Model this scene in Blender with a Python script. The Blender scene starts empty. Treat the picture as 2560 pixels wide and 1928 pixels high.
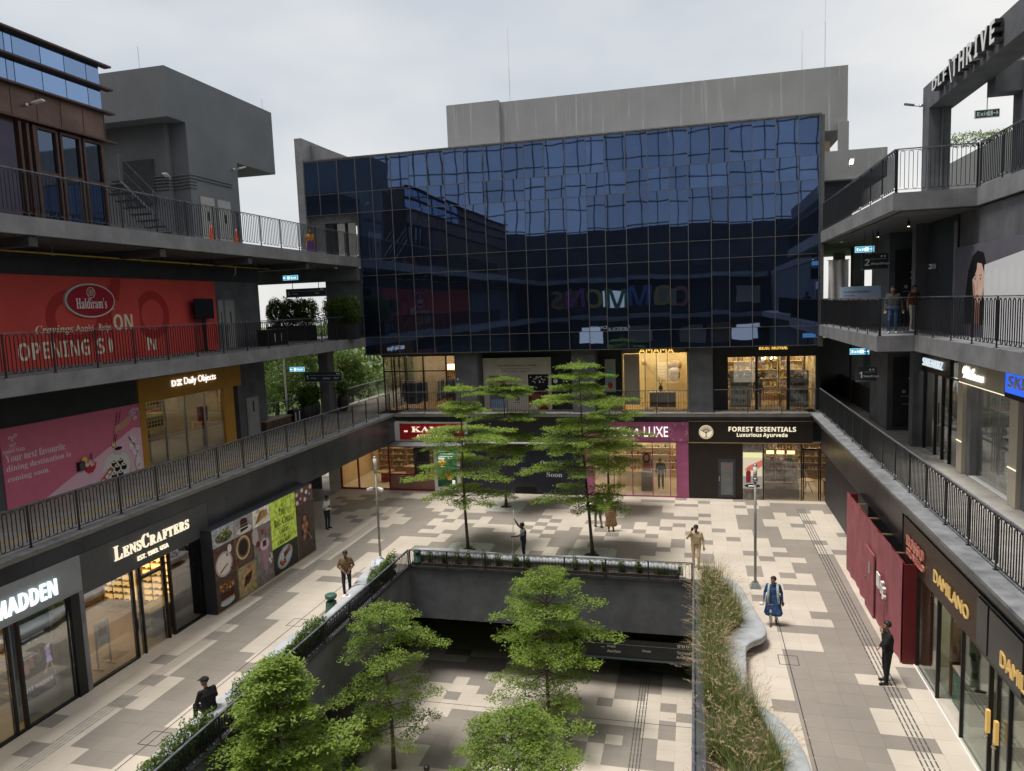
# Mall courtyard, outdoor scene, built from code only.
import bpy, math, random
import numpy as np
from mathutils import Vector, Matrix
from mathutils.geometry import tessellate_polygon
R = math.radians
random.seed(7)
scene = bpy.context.scene
COL = scene.collection

# ------------------------------------------------------------------ camera
def cam_axes(yaw, pit, rol):
    f = Vector((-math.sin(yaw)*math.cos(pit), math.cos(yaw)*math.cos(pit), -math.sin(pit)))
    r = Vector((math.cos(yaw), math.sin(yaw), 0)); u = r.cross(f)
    return r*math.cos(rol)+u*math.sin(rol), u*math.cos(rol)-r*math.sin(rol), f
cam = bpy.data.cameras.new('camera'); cam_o = bpy.data.objects.new('camera', cam); COL.objects.link(cam_o)
_r, _u, _f = cam_axes(R(14.1227), R(6.1634), R(-2.1319))
cam_o.matrix_world = Matrix(((_r.x,_u.x,-_f.x,0),(_r.y,_u.y,-_f.y,0),(_r.z,_u.z,-_f.z,10.7),(0,0,0,1)))
cam.sensor_fit = 'HORIZONTAL'; cam.sensor_width = 36; cam.lens = 36*1829.17/2560
cam.clip_start = .1; cam.clip_end = 3000
scene.camera = cam_o

# ------------------------------------------------------------------ sky, sun, exposure
SUN_EL, SUN_AZ = R(74), R(112)     # azimuth measured from +Y towards -X: the brighter side of the cloud is to the left
w = bpy.data.worlds.new('World'); scene.world = w; w.use_nodes = True
nt = w.node_tree; nt.nodes.clear()
def N_(t, **k):
    n = nt.nodes.new(t)
    for a, b in k.items(): setattr(n, a, b)
    return n
out = N_('ShaderNodeOutputWorld'); bg = N_('ShaderNodeBackground'); bg.inputs[1].default_value = .1
sky = N_('ShaderNodeTexSky', sky_type='NISHITA', sun_disc=False)
sky.sun_elevation = SUN_EL; sky.sun_rotation = -SUN_AZ; sky.air_density = 1.0; sky.dust_density = 3.0; sky.ozone_density = 1.0
tc = N_('ShaderNodeTexCoord'); mp = N_('ShaderNodeMapping'); mp.inputs['Scale'].default_value = (1.0, 1.0, 2.4); mp.inputs['Location'].default_value = (2.3, .6, .9)
nz = N_('ShaderNodeTexNoise'); nz.inputs['Scale'].default_value = 1.25; nz.inputs['Detail'].default_value = 5; nz.inputs['Roughness'].default_value = .5
rp = N_('ShaderNodeValToRGB')
rp.color_ramp.elements[0].position = .40; rp.color_ramp.elements[0].color = (2.85, 3.04, 3.26, 1)
rp.color_ramp.elements[1].position = .60; rp.color_ramp.elements[1].color = (4.3, 4.22, 4.07, 1)
mx = N_('ShaderNodeMixRGB'); mx.inputs[0].default_value = .93
nt.links.new(tc.outputs['Generated'], mp.inputs['Vector']); nt.links.new(mp.outputs[0], nz.inputs['Vector'])
nt.links.new(nz.outputs['Fac'], rp.inputs[0]); nt.links.new(sky.outputs[0], mx.inputs[1]); nt.links.new(rp.outputs[0], mx.inputs[2])
nt.links.new(mx.outputs[0], bg.inputs[0]); nt.links.new(bg.outputs[0], out.inputs[0])
sun = bpy.data.lights.new('sun', 'SUN'); sun.energy = 1.9; sun.angle = R(18); sun.color = (1, .96, .9)
sun_o = bpy.data.objects.new('sun', sun); COL.objects.link(sun_o)
_s = Vector((-math.sin(SUN_AZ)*math.cos(SUN_EL), math.cos(SUN_AZ)*math.cos(SUN_EL), math.sin(SUN_EL)))
sun_o.rotation_euler = _s.to_track_quat('Z', 'Y').to_euler(); sun_o.location = (0, 0, 60)
vs = scene.view_settings; vs.view_transform = 'Standard'; vs.look = 'None'; vs.gamma = 1; vs.use_curve_mapping = False
vs.exposure = 1.1
scene.cycles.max_bounces = 8; scene.cycles.diffuse_bounces = 5; scene.cycles.glossy_bounces = 4
scene.cycles.transparent_max_bounces = 16; scene.cycles.caustics_reflective = False; scene.cycles.caustics_refractive = False
scene.cycles.sample_clamp_indirect = 6

# ------------------------------------------------------------------ materials
MATS = {}
def mat(name, col, rough=.6, var=.08, scale=2.0, bump=0.0, bscale=30, metal=0.0, spec=.4, emit=None, es=0.0, streak=0.0, objvar=0.0, sample=False, stretch=(1, 1, 1)):
    if name in MATS: return MATS[name]
    m = bpy.data.materials.new(name); m.use_nodes = True
    t = m.node_tree; b = t.nodes['Principled BSDF']; L = t.links
    b.inputs['Roughness'].default_value = rough; b.inputs['Metallic'].default_value = metal
    b.inputs['Specular IOR Level'].default_value = spec
    c = (*col, 1); b.inputs['Base Color'].default_value = c; m.diffuse_color = c
    last = None
    geo = t.nodes.new('ShaderNodeNewGeometry')
    if var or bump:
        n = t.nodes.new('ShaderNodeTexNoise'); n.inputs['Scale'].default_value = scale; n.inputs['Detail'].default_value = 6; n.inputs['Roughness'].default_value = .6
        mp = t.nodes.new('ShaderNodeMapping'); mp.inputs['Scale'].default_value = stretch
        L.new(geo.outputs['Position'], mp.inputs[0]); L.new(mp.outputs[0], n.inputs['Vector'])
    if var:
        r = t.nodes.new('ShaderNodeMapRange'); r.inputs[1].default_value = .3; r.inputs[2].default_value = .7
        r.inputs[3].default_value = 1-var*2; r.inputs[4].default_value = 1+var*1.6
        L.new(n.outputs['Fac'], r.inputs[0])
        v = t.nodes.new('ShaderNodeVectorMath'); v.operation = 'SCALE'; v.inputs[0].default_value = col
        L.new(r.outputs[0], v.inputs['Scale']); last = v.outputs[0]
    if objvar:
        oi = t.nodes.new('ShaderNodeObjectInfo'); r2 = t.nodes.new('ShaderNodeMapRange')
        r2.inputs[3].default_value = 1-objvar; r2.inputs[4].default_value = 1+objvar
        L.new(oi.outputs['Random'], r2.inputs[0])
        v2 = t.nodes.new('ShaderNodeVectorMath'); v2.operation = 'SCALE'
        if last: L.new(last, v2.inputs[0])
        else: v2.inputs[0].default_value = col
        L.new(r2.outputs[0], v2.inputs['Scale']); last = v2.outputs[0]
    if streak:
        mp2 = t.nodes.new('ShaderNodeMapping'); mp2.inputs['Scale'].default_value = (4.5, 4.5, .16)
        n2 = t.nodes.new('ShaderNodeTexNoise'); n2.inputs['Scale'].default_value = 1; n2.inputs['Detail'].default_value = 8; n2.inputs['Roughness'].default_value = .7
        L.new(geo.outputs['Position'], mp2.inputs[0]); L.new(mp2.outputs[0], n2.inputs['Vector'])
        r3 = t.nodes.new('ShaderNodeMapRange'); r3.inputs[1].default_value = .57; r3.inputs[2].default_value = .78; r3.inputs[4].default_value = streak
        L.new(n2.outputs['Fac'], r3.inputs[0])
        mr = t.nodes.new('ShaderNodeMixRGB'); mr.inputs[2].default_value = (*[min(1, x*2.4+.05) for x in col], 1)
        L.new(r3.outputs[0], mr.inputs[0])
        if last: L.new(last, mr.inputs[1])
        else: mr.inputs[1].default_value = c
        last = mr.outputs[0]
    if last: L.new(last, b.inputs['Base Color'])
    if bump:
        n3 = t.nodes.new('ShaderNodeTexNoise'); n3.inputs['Scale'].default_value = bscale; n3.inputs['Detail'].default_value = 3
        L.new(geo.outputs['Position'], n3.inputs['Vector'])
        bp = t.nodes.new('ShaderNodeBump'); bp.inputs['Strength'].default_value = bump; bp.inputs['Distance'].default_value = .02
        L.new(n3.outputs['Fac'], bp.inputs['Height']); L.new(bp.outputs[0], b.inputs['Normal'])
    if emit:
        b.inputs['Emission Color'].default_value = (*emit, 1); b.inputs['Emission Strength'].default_value = es
        m.cycles.emission_sampling = 'AUTO' if sample else 'NONE'
    MATS[name] = m; return m
def glow(name, col, s, sample=False): return mat(name, tuple(x*.5 for x in col), .5, 0, emit=col, es=s, sample=sample)
def glass_mat(name, fac, tint=(1, 1, 1), rough=.0):
    m = bpy.data.materials.new(name); m.use_nodes = True; t = m.node_tree; t.nodes.clear(); L = t.links
    o = t.nodes.new('ShaderNodeOutputMaterial'); mixs = t.nodes.new('ShaderNodeMixShader'); tr = t.nodes.new('ShaderNodeBsdfTransparent')
    gl = t.nodes.new('ShaderNodeBsdfGlossy'); gl.inputs['Roughness'].default_value = rough; tr.inputs[0].default_value = (*tint, 1)
    lw = t.nodes.new('ShaderNodeLayerWeight'); lw.inputs[0].default_value = .35
    mr = t.nodes.new('ShaderNodeMapRange'); mr.inputs[3].default_value = fac; mr.inputs[4].default_value = min(1, fac*5+.3)
    L.new(lw.outputs['Fresnel'], mr.inputs[0]); L.new(mr.outputs[0], mixs.inputs[0]); L.new(tr.outputs[0], mixs.inputs[1]); L.new(gl.outputs[0], mixs.inputs[2])
    L.new(mixs.outputs[0], o.inputs[0]); MATS[name] = m; return m
def vcol_mat(name, rough=.55, emit=0.0):
    m = bpy.data.materials.new(name); m.use_nodes = True; t = m.node_tree; b = t.nodes['Principled BSDF']
    a = t.nodes.new('ShaderNodeVertexColor'); a.layer_name = 'ink'; t.links.new(a.outputs[0], b.inputs['Base Color'])
    b.inputs['Roughness'].default_value = rough; b.inputs['Specular IOR Level'].default_value = .3
    if emit:
        t.links.new(a.outputs[0], b.inputs['Emission Color']); b.inputs['Emission Strength'].default_value = emit; m.cycles.emission_sampling = 'NONE'
    MATS[name] = m; return m

# ------------------------------------------------------------------ mesh builder
class MB:
    def __init__(s): s.v = []; s.f = []; s.m = []; s.cur = 0
    def face(s, pts):
        i = len(s.v); s.v.extend(pts); s.f.append(tuple(range(i, i+len(pts)))); s.m.append(s.cur)
    def add(s, vs, fs):
        i = len(s.v); s.v.extend(vs)
        for f in fs: s.f.append(tuple(i+k for k in f)); s.m.append(s.cur)
        return s
    def box(s, x0, x1, y0, y1, z0, z1):
        return s.add([(x0,y0,z0),(x1,y0,z0),(x1,y1,z0),(x0,y1,z0),(x0,y0,z1),(x1,y0,z1),(x1,y1,z1),(x0,y1,z1)],
              [(3,2,1,0),(4,5,6,7),(0,1,5,4),(1,2,6,5),(2,3,7,6),(3,0,4,7)])
    def cbox(s, c, d): return s.box(c[0]-d[0]/2, c[0]+d[0]/2, c[1]-d[1]/2, c[1]+d[1]/2, c[2]-d[2]/2, c[2]+d[2]/2)
    def bar(s, p, q, w, h, up=(0,0,1)):
        p = Vector(p); q = Vector(q); d = (q-p).normalized(); up = Vector(up)
        if abs(d.dot(up)) > .98: up = Vector((0,1,0))
        a = d.cross(up).normalized(); b = a.cross(d).normalized(); a *= w/2; b *= h/2
        vs = [tuple(o+i*a+j*b) for o in (p, q) for i, j in ((-1,-1),(1,-1),(1,1),(-1,1))]
        return s.add(vs, [(3,2,1,0),(4,5,6,7),(0,1,5,4),(1,2,6,5),(2,3,7,6),(3,0,4,7)])
    def tube(s, path, r, n=6, cap=True):
        path = [Vector(p) for p in path]; rings = []; rr = r if isinstance(r, (list, tuple)) else [r]*len(path)
        prev = None
        for i, p in enumerate(path):
            d = (path[min(i+1, len(path)-1)]-path[max(i-1, 0)]).normalized()
            if prev is None:
                a = d.cross(Vector((0,0,1)))
                if a.length < .05: a = d.cross(Vector((1,0,0)))
            else: a = prev-d*prev.dot(d)
            a.normalize(); prev = a; b = d.cross(a)
            rings.append([tuple(p+(a*math.cos(2*math.pi*k/n+math.pi/4)+b*math.sin(2*math.pi*k/n+math.pi/4))*rr[i]) for k in range(n)])
        fs = []
        for i in range(len(path)-1):
            for k in range(n): fs.append((i*n+k, i*n+(k+1)%n, (i+1)*n+(k+1)%n, (i+1)*n+k))
        if cap: fs += [tuple(range(n-1,-1,-1)), tuple((len(path)-1)*n+k for k in range(n))]
        return s.add([v for r_ in rings for v in r_], fs)
    def lathe(s, c, prof, n=16):
        vs = []; fs = []
        for r, z in prof:
            for k in range(n): a = 2*math.pi*k/n; vs.append((c[0]+r*math.cos(a), c[1]+r*math.sin(a), c[2]+z))
        for i in range(len(prof)-1):
            for k in range(n): fs.append((i*n+k, i*n+(k+1)%n, (i+1)*n+(k+1)%n, (i+1)*n+k))
        fs += [tuple(range(n-1,-1,-1)), tuple((len(prof)-1)*n+k for k in range(n))]
        return s.add(vs, fs)
    def prism(s, pts, z0, z1):                       # footprint polygon (ccw) extruded in z
        n = len(pts); vs = [(x,y,z0) for x,y in pts]+[(x,y,z1) for x,y in pts]
        tri = tessellate_polygon([[Vector((x,y,0)) for x,y in pts]])
        fs = [tuple(t) for t in tri]
        fs = [(a,b,c) if ((pts[b][0]-pts[a][0])*(pts[c][1]-pts[a][1])-(pts[b][1]-pts[a][1])*(pts[c][0]-pts[a][0])) < 0 else (c,b,a) for a,b,c in fs]
        top = [(c+n,b+n,a+n) for a,b,c in fs]
        return s.add(vs, fs+top+[(i,(i+1)%n,n+(i+1)%n,n+i) for i in range(n)])
    def ell(s, c, r, nu=10, nv=6):
        vs = [(c[0],c[1],c[2]-r[2])]; fs = []
        for i in range(1, nv):
            t = -math.pi/2+math.pi*i/nv
            for k in range(nu): a = 2*math.pi*k/nu; vs.append((c[0]+r[0]*math.cos(t)*math.cos(a), c[1]+r[1]*math.cos(t)*math.sin(a), c[2]+r[2]*math.sin(t)))
        vs.append((c[0],c[1],c[2]+r[2])); L = len(vs)-1
        for k in range(nu): fs.append((0, 1+(k+1)%nu, 1+k)); fs.append((L, 1+(nv-2)*nu+k, 1+(nv-2)*nu+(k+1)%nu))
        for i in range(nv-2):
            for k in range(nu): fs.append((1+i*nu+k, 1+i*nu+(k+1)%nu, 1+(i+1)*nu+(k+1)%nu, 1+(i+1)*nu+k))
        return s.add(vs, fs)
    def mesh(s, name, mats, off=(0,0,0), smooth=False):
        me = bpy.data.meshes.new(name)
        V = np.array(s.v, dtype=float).reshape(-1, 3)-np.array(off)
        me.from_pydata(V.tolist(), [], s.f)
        mats = mats if isinstance(mats, (list, tuple)) else [mats]
        for m in mats: me.materials.append(m)
        if len(mats) > 1: me.polygons.foreach_set('material_index', s.m)
        if smooth: me.polygons.foreach_set('use_smooth', [True]*len(me.polygons))
        me.update(); return me
    def build(s, name, mats, parent=None, smooth=False, at=None, kind=None):
        off = ORG.get(parent, (0,0,0)) if parent else (at or (0,0,0))
        me = s.mesh(name, mats, off, smooth); o = bpy.data.objects.new(name, me); COL.objects.link(o)
        if parent: o.parent = parent; ORG[o] = off
        else: o.location = off; ORG[o] = tuple(off)
        if kind: o['kind'] = kind
        return o
ORG = {}
def tag(o, label=None, cat=None, group=None, kind=None):
    if label: o['label'] = label
    if cat: o['category'] = cat
    if group: o['group'] = group
    if kind: o['kind'] = kind
    return o
def thing(name, label, cat, loc=(0,0,0), group=None):
    o = bpy.data.objects.new(name, None); COL.objects.link(o); o.location = loc; o.empty_display_size = .3
    ORG[o] = tuple(loc); return tag(o, label, cat, group)
def inst(name, me, parent, loc, rz=0.0, scale=None):        # shared mesh, placed at a world position under a parent
    o = bpy.data.objects.new(name, me); COL.objects.link(o); b = ORG.get(parent, (0,0,0)) if parent else (0,0,0)
    o.location = (loc[0]-b[0], loc[1]-b[1], loc[2]-b[2]); o.rotation_euler = (0,0,rz)
    if scale: o.scale = scale
    if parent: o.parent = parent
    ORG[o] = tuple(loc); return o

# ------------------------------------------------------------------ lettering and flat print
_TX = {}
try: MATHFONT = bpy.data.fonts.load(bpy.utils.system_resource('DATAFILES', path='fonts')+'/NotoSansMath-Regular.woff2')   # Blender's own bundled serif and bold letters
except Exception: MATHFONT = None
def _map(body, style):
    if style == 'sans': return body
    base = {'serif': (0x1D400, 0x1D41A, 0x1D7CE), 'italic': (0x1D468, 0x1D482, 0x1D7CE), 'thin': (0x1D434, 0x1D44E, 0x1D7CE), 'bold': (0x1D5D4, 0x1D5EE, 0x1D7EC), 'script': (0x1D4D0, 0x1D4EA, 0x1D7CE)}[style]
    o = ''
    for ch in body:
        if 'A' <= ch <= 'Z': o += chr(base[0]+ord(ch)-65)
        elif 'a' <= ch <= 'z': o += chr(base[1]+ord(ch)-97)
        elif '0' <= ch <= '9': o += chr(base[2]+ord(ch)-48)
        else: o += ch
    return o
def text_geo(body, style='sans', depth=0.0, res=3):
    """vertices (x,y,z) and faces of a word of unit size, lower left at the origin, with its width and height"""
    k = (body, style, depth > 0)
    if k not in _TX:
        cu = bpy.data.curves.new('word', 'FONT'); cu.body = _map(body, style)
        if style != 'sans' and MATHFONT: cu.font = MATHFONT
        cu.resolution_u = res; cu.extrude = .5 if depth > 0 else 0
        o = bpy.data.objects.new('word', cu); me = o.to_mesh()
        V = np.array([v.co[:] for v in me.vertices]).reshape(-1, 3); F = [tuple(p.vertices) for p in me.polygons]
        o.to_mesh_clear(); bpy.data.objects.remove(o); bpy.data.curves.remove(cu)
        if len(V) == 0: V = np.zeros((1,3))
        lo = V.min(0); hi = V.max(0); V[:, :2] -= lo[:2]
        _TX[k] = (V, F, hi[0]-lo[0], hi[1]-lo[1])
    return _TX[k]
class Plane:
    """a flat place in the world: origin o, u to the reader's right, v up, n towards the reader"""
    def __init__(s, o, u, v, n): s.o = Vector(o); s.u = Vector(u); s.v = Vector(v); s.n = Vector(n)
    def p(s, a, b, c=0.0): return tuple(s.o+s.u*a+s.v*b+s.n*c)
def PL(X, y=0, z=0): return Plane((X, y, z), (0,1,0), (0,0,1), (1,0,0))       # wall on the left side, faces +X; a is along +Y
def PR(X, y=0, z=0): return Plane((X, y, z), (0,-1,0), (0,0,1), (-1,0,0))     # wall on the right side, faces -X; a runs towards the camera
def PF(Y, x=0, z=0): return Plane((x, Y, z), (1,0,0), (0,0,1), (0,-1,0))      # facade, faces -Y
def put_text(mb, pl, body, a, b, w=None, h=None, style='sans', depth=.04, c=0.0, slant=0.0):
    """letters with thickness: lower left at (a,b), scaled to width w and height h"""
    V, F, W, H = text_geo(body, style, depth)
    sx = w/W if w else h/H; sy = h/H if h else sx
    vs = [pl.p(a+x*sx+y*sy*slant, b+y*sy, c+(z+.5)*depth if depth > 0 else c) for x, y, z in V]
    return mb.add(vs, F)
class Print:
    """flat ink shapes on a Plane, one mesh, each shape a hair above the one before"""
    def __init__(s, pl, c0=.004): s.pl = pl; s.c = c0; s.v = []; s.f = []; s.col = []
    def poly(s, pts, col, lift=True):
        if lift: s.c += .0004
        i = len(s.v); s.v.extend(s.pl.p(a, b, s.c) for a, b in pts)
        if len(pts) <= 4 and lift != 'c': tri = [tuple(range(len(pts)))]
        else: tri = [tuple(t) for t in tessellate_polygon([[Vector((a,b,0)) for a,b in pts]])]
        for t in tri:
            ar = sum(pts[t[k]][0]*pts[t[(k+1)%len(t)]][1]-pts[t[(k+1)%len(t)]][0]*pts[t[k]][1] for k in range(len(t)))
            if ar < 0: t = t[::-1]
            s.f.append(tuple(i+k for k in t)); s.col.append(col)
        return s
    def rect(s, a0, a1, b0, b1, col): return s.poly([(a0,b0),(a1,b0),(a1,b1),(a0,b1)], col)
    def oval(s, a, b, ra, rb, col, n=24, rot=0.0, t0=0.0, t1=2*math.pi):
        ca, sa = math.cos(rot), math.sin(rot); pts = []
        for k in range(n):
            t = t0+(t1-t0)*k/(n if t1-t0 > 6.2 else n-1); x, y = ra*math.cos(t), rb*math.sin(t); pts.append((a+x*ca-y*sa, b+x*sa+y*ca))
        return s.poly(pts, col)
    def ring(s, a, b, ra, rb, th, col, n=32, rot=0.0):
        s.c += .0004; i = len(s.v); ca, sa = math.cos(rot), math.sin(rot)
        for k in range(n):
            t = 2*math.pi*k/n
            for q in (0, th): x, y = (ra-q)*math.cos(t), (rb-q)*math.sin(t); s.v.append(s.pl.p(a+x*ca-y*sa, b+x*sa+y*ca, s.c))
        for k in range(n): j = (k+1)%n; s.f.append((i+2*k, i+2*j, i+2*j+1, i+2*k+1)); s.col.append(col)
        return s
    def line(s, pts, w, col):
        s.c += .0004
        for (a0,b0),(a1,b1) in zip(pts, pts[1:]):
            d = math.hypot(a1-a0, b1-b0) or 1; nx, ny = -(b1-b0)/d*w/2, (a1-a0)/d*w/2
            s.poly([(a0+nx,b0+ny),(a0-nx,b0-ny),(a1-nx,b1-ny),(a1+nx,b1+ny)], col, lift=False)
        return s
    def text(s, body, a, b, w=None, h=None, col=(1,1,1), style='sans', slant=0.0, center=False):
        s.c += .0004; V, F, W, H = text_geo(body, style, 0)
        sx = w/W if w else h/H; sy = h/H if h else sx
        if center: a -= W*sx/2
        i = len(s.v); s.v.extend(s.pl.p(a+x*sx+y*sy*slant, b+y*sy, s.c) for x, y, z in V)
        for f in F: s.f.append(tuple(i+k for k in f)); s.col.append(col)
        return s
    def build(s, name, material, parent=None):
        me = bpy.data.meshes.new(name); off = np.array(ORG.get(parent, (0,0,0)) if parent else (0,0,0))
        me.from_pydata((np.array(s.v)-off).tolist(), [], s.f); me.materials.append(material)
        ca = me.color_attributes.new('ink', 'FLOAT_COLOR', 'CORNER'); buf = []
        for f, c in zip(s.f, s.col): buf.extend((*c[:3], 1.0)*len(f))
        ca.data.foreach_set('color', buf); me.update()
        o = bpy.data.objects.new(name, me); COL.objects.link(o)
        if parent: o.parent = parent; ORG[o] = tuple(off)
        return o
def hexc(h):                                        # sRGB print colour -> linear
    c = [int(h[i:i+2], 16)/255 for i in (0,2,4)]; return tuple(x/12.92 if x <= .04045 else ((x+.055)/1.055)**2.4 for x in c)

# ------------------------------------------------------------------ palette
plaster = mat('charcoal_plaster', (.118,.122,.136), .85, .14, 1.3, .3, 45, streak=.10)
plaster_lt = mat('lit_grey_plaster', (.205,.208,.220), .8, .14, 1.1, .25, 40, streak=.22)  # charcoal plaster lightened for lit slab edges; also plain light grey parts
plaster_pent = mat('weathered_lit_render', (.30,.30,.305), .85, .05, .5, .2, 30, streak=.6)  # same plaster, paled to hold the strong light on the penthouse; streaks are weathering
plaster_tower = mat('blue_grey_render', (.150,.162,.176), .85, .07, .5, .3, 35, streak=.12)
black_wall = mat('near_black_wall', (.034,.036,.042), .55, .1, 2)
dark_metal = mat('dark_metal_panel', (.070,.077,.090), .32, .15, .8, .04, 3, metal=.55)
cap_stone = mat('ledge_stone', (.20,.205,.215), .55, .22, 2.2, .1, 20)
rail_paint = mat('railing_paint', (.028,.030,.034), .42, .1, 4, metal=.3)
rail_grey = mat('railing_paint_worn', (.16,.17,.19), .4, .25, 7, metal=.4)
mullion_m = mat('mullion_metal', (.18,.17,.17), .45, .15, 3, metal=.6)
concrete_fl = mat('walkway_concrete', (.36,.34,.31), .8, .12, 1.5, .1, 30)
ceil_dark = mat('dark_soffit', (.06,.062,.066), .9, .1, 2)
white_paint = mat('white_paint', (.75,.74,.72), .6, .04)
steel = mat('brushed_steel', (.45,.46,.46), .35, .08, 6, metal=.9)
black_paint = mat('black_paint', (.012,.012,.013), .35, .05)
ink = vcol_mat('printed_ink'); ink_lit = vcol_mat('backlit_print', emit=.35); ink_lcd = vcol_mat('screen_print', emit=.6)
clear_glass = glass_mat('shop_glass', .07, (.96,.98,.97))
green_glass = glass_mat('corner_glass', .08, (.86,.93,.90))
dim_glass = glass_mat('tinted_shop_glass', .12, (.62,.64,.66))
glow_white = glow('lit_white_letters', (1,.99,.95), .5)
glow_cool = glow('lit_cool_letters', (.82,.93,1), .35)
glow_warm = glow('lit_warm_letters', (1,.78,.42), .5)
glow_cream = glow('lit_cream_letters', (1,.88,.66), .42)
lamp_warm = glow('shop_ceiling_lamp', (1,.80,.52), 9, True)
lamp_neutral = glow('shop_ceiling_lamp_neutral', (1,.93,.82), 9, True)
exit_blue = glow('exit_sign_face', (.05,.28,.42), .6)
wood = mat('shop_oak', (.36,.25,.14), .55, .2, 3, stretch=(1,1,8))
wood_dk = mat('dark_wood', (.09,.05,.03), .5, .2, 3, stretch=(1,1,8))
cream = mat('cream_wall', (.66,.57,.42), .7, .04)

# curtain-wall glass: dark blue reflective coating with the slow waves of toughened panes
def coated(name, col, wav, sc):
    m = mat(name, col, .012, 0, metal=.95); t = m.node_tree; b = t.nodes['Principled BSDF']
    geo = t.nodes.new('ShaderNodeNewGeometry'); n = t.nodes.new('ShaderNodeTexNoise'); n.inputs['Scale'].default_value = sc; n.inputs['Detail'].default_value = 1
    oi = t.nodes.new('ShaderNodeObjectInfo'); ad = t.nodes.new('ShaderNodeVectorMath'); ml = t.nodes.new('ShaderNodeVectorMath'); ml.operation = 'SCALE'
    ml.inputs[0].default_value = (37, 0, 53); t.links.new(oi.outputs['Random'], ml.inputs['Scale'])
    t.links.new(geo.outputs['Position'], ad.inputs[0]); t.links.new(ml.outputs[0], ad.inputs[1]); t.links.new(ad.outputs[0], n.inputs['Vector'])
    bp = t.nodes.new('ShaderNodeBump'); bp.inputs['Strength'].default_value = 1; bp.inputs['Distance'].default_value = wav
    t.links.new(n.outputs['Fac'], bp.inputs['Height']); t.links.new(bp.outputs[0], b.inputs['Normal'])
    mr = t.nodes.new('ShaderNodeMapRange'); mr.inputs[3].default_value = .82; mr.inputs[4].default_value = 1.14; sv = t.nodes.new('ShaderNodeVectorMath'); sv.operation = 'SCALE'; sv.inputs[0].default_value = col
    t.links.new(oi.outputs['Random'], mr.inputs[0]); t.links.new(mr.outputs[0], sv.inputs['Scale']); t.links.new(sv.outputs[0], b.inputs['Base Color']); return m
blue_glass = coated('coated_blue_glass', (.122,.178,.32), .0032, .55)
blue_glass_lt = coated('coated_sky_glass', (.26,.38,.60), .001, .6)

# ------------------------------------------------------------------ ground
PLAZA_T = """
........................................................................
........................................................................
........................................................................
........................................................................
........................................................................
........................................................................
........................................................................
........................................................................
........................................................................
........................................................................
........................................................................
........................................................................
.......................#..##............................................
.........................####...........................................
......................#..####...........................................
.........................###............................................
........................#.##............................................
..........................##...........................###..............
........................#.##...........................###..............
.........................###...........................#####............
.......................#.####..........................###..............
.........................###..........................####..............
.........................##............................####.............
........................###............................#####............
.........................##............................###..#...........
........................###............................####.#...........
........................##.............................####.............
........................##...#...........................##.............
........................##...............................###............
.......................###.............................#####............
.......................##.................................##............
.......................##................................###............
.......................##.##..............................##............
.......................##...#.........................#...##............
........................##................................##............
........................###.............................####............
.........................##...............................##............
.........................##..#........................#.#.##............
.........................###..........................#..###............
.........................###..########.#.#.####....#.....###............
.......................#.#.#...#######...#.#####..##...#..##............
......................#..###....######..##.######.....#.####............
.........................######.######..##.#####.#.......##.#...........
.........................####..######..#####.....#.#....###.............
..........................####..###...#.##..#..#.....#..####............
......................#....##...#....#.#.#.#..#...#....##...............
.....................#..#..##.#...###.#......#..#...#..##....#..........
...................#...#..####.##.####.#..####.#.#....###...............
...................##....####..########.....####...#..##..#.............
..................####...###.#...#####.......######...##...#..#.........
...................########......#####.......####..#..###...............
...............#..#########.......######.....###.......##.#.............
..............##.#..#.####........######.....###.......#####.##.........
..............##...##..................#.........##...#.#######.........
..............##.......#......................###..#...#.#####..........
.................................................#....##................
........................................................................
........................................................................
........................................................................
........................................................................
........................................................................
........................................................................
........................................................................
........................................................................
""".split()
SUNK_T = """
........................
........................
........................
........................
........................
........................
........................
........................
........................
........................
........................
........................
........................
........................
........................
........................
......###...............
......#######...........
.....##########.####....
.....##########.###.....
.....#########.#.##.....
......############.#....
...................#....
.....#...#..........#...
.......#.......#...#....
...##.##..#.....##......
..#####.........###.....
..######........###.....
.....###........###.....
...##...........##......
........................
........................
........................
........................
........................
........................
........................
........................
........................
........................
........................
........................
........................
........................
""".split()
CX0, CX1, CY0, CY1 = -11.7, -.1, 4.0, 27.65        # the sunken court
g = MB(); g.box(-400, 400, -200, 600, -.6, -.5)
# outside ground stays below the plaza and is cut out under the court by being split into four
g = MB()
for a in ((-400,CX0-18.3,-200,600),(CX1+12.1,400,-200,600),(CX0-18.3,CX1+12.1,-200,-15.9),(CX0-18.3,CX1+12.1,60.1,600)): g.box(a[0],a[1],a[2],a[3],-.9,-.05)
grass_m = mat('park_grass', (.10,.14,.045), .95, .3, .25, .3, 12)
tag(g.build('ground', grass_m), kind='structure')
base_m = mat('grout', (.17,.155,.135), .9, .1, 3)
g = MB()
for a in ((-30,CX0-.25,-16,60),(CX1+.25,12,-16,60),(CX0-.25,CX1+.25,CY1+.2,60),(CX0-.25,CX1+.25,-16,CY0)): g.box(a[0],a[1],a[2],a[3],-.35,0)
plaza = tag(g.build('plaza_floor', base_m), kind='structure')
tile_l = mat('paver_cream', (.525,.465,.392), .62, .07, .4, .03, 60, objvar=.035)
tile_d = mat('paver_taupe', (.255,.226,.195), .62, .08, .4, .03, 60, objvar=.04)
def tile_mesh(nm, m, s=.5965): return MB().box(-s/2, s/2, -s/2, s/2, 0, .008).mesh(nm, m)
TL, TD = tile_mesh('paver_cream', tile_l), tile_mesh('paver_taupe', tile_d)
rt = random.Random(3)
def in_court(x, y): return CX0-.55 < x < CX1+.55 and CY0-.1 < y < CY1+.5
cells = []
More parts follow.
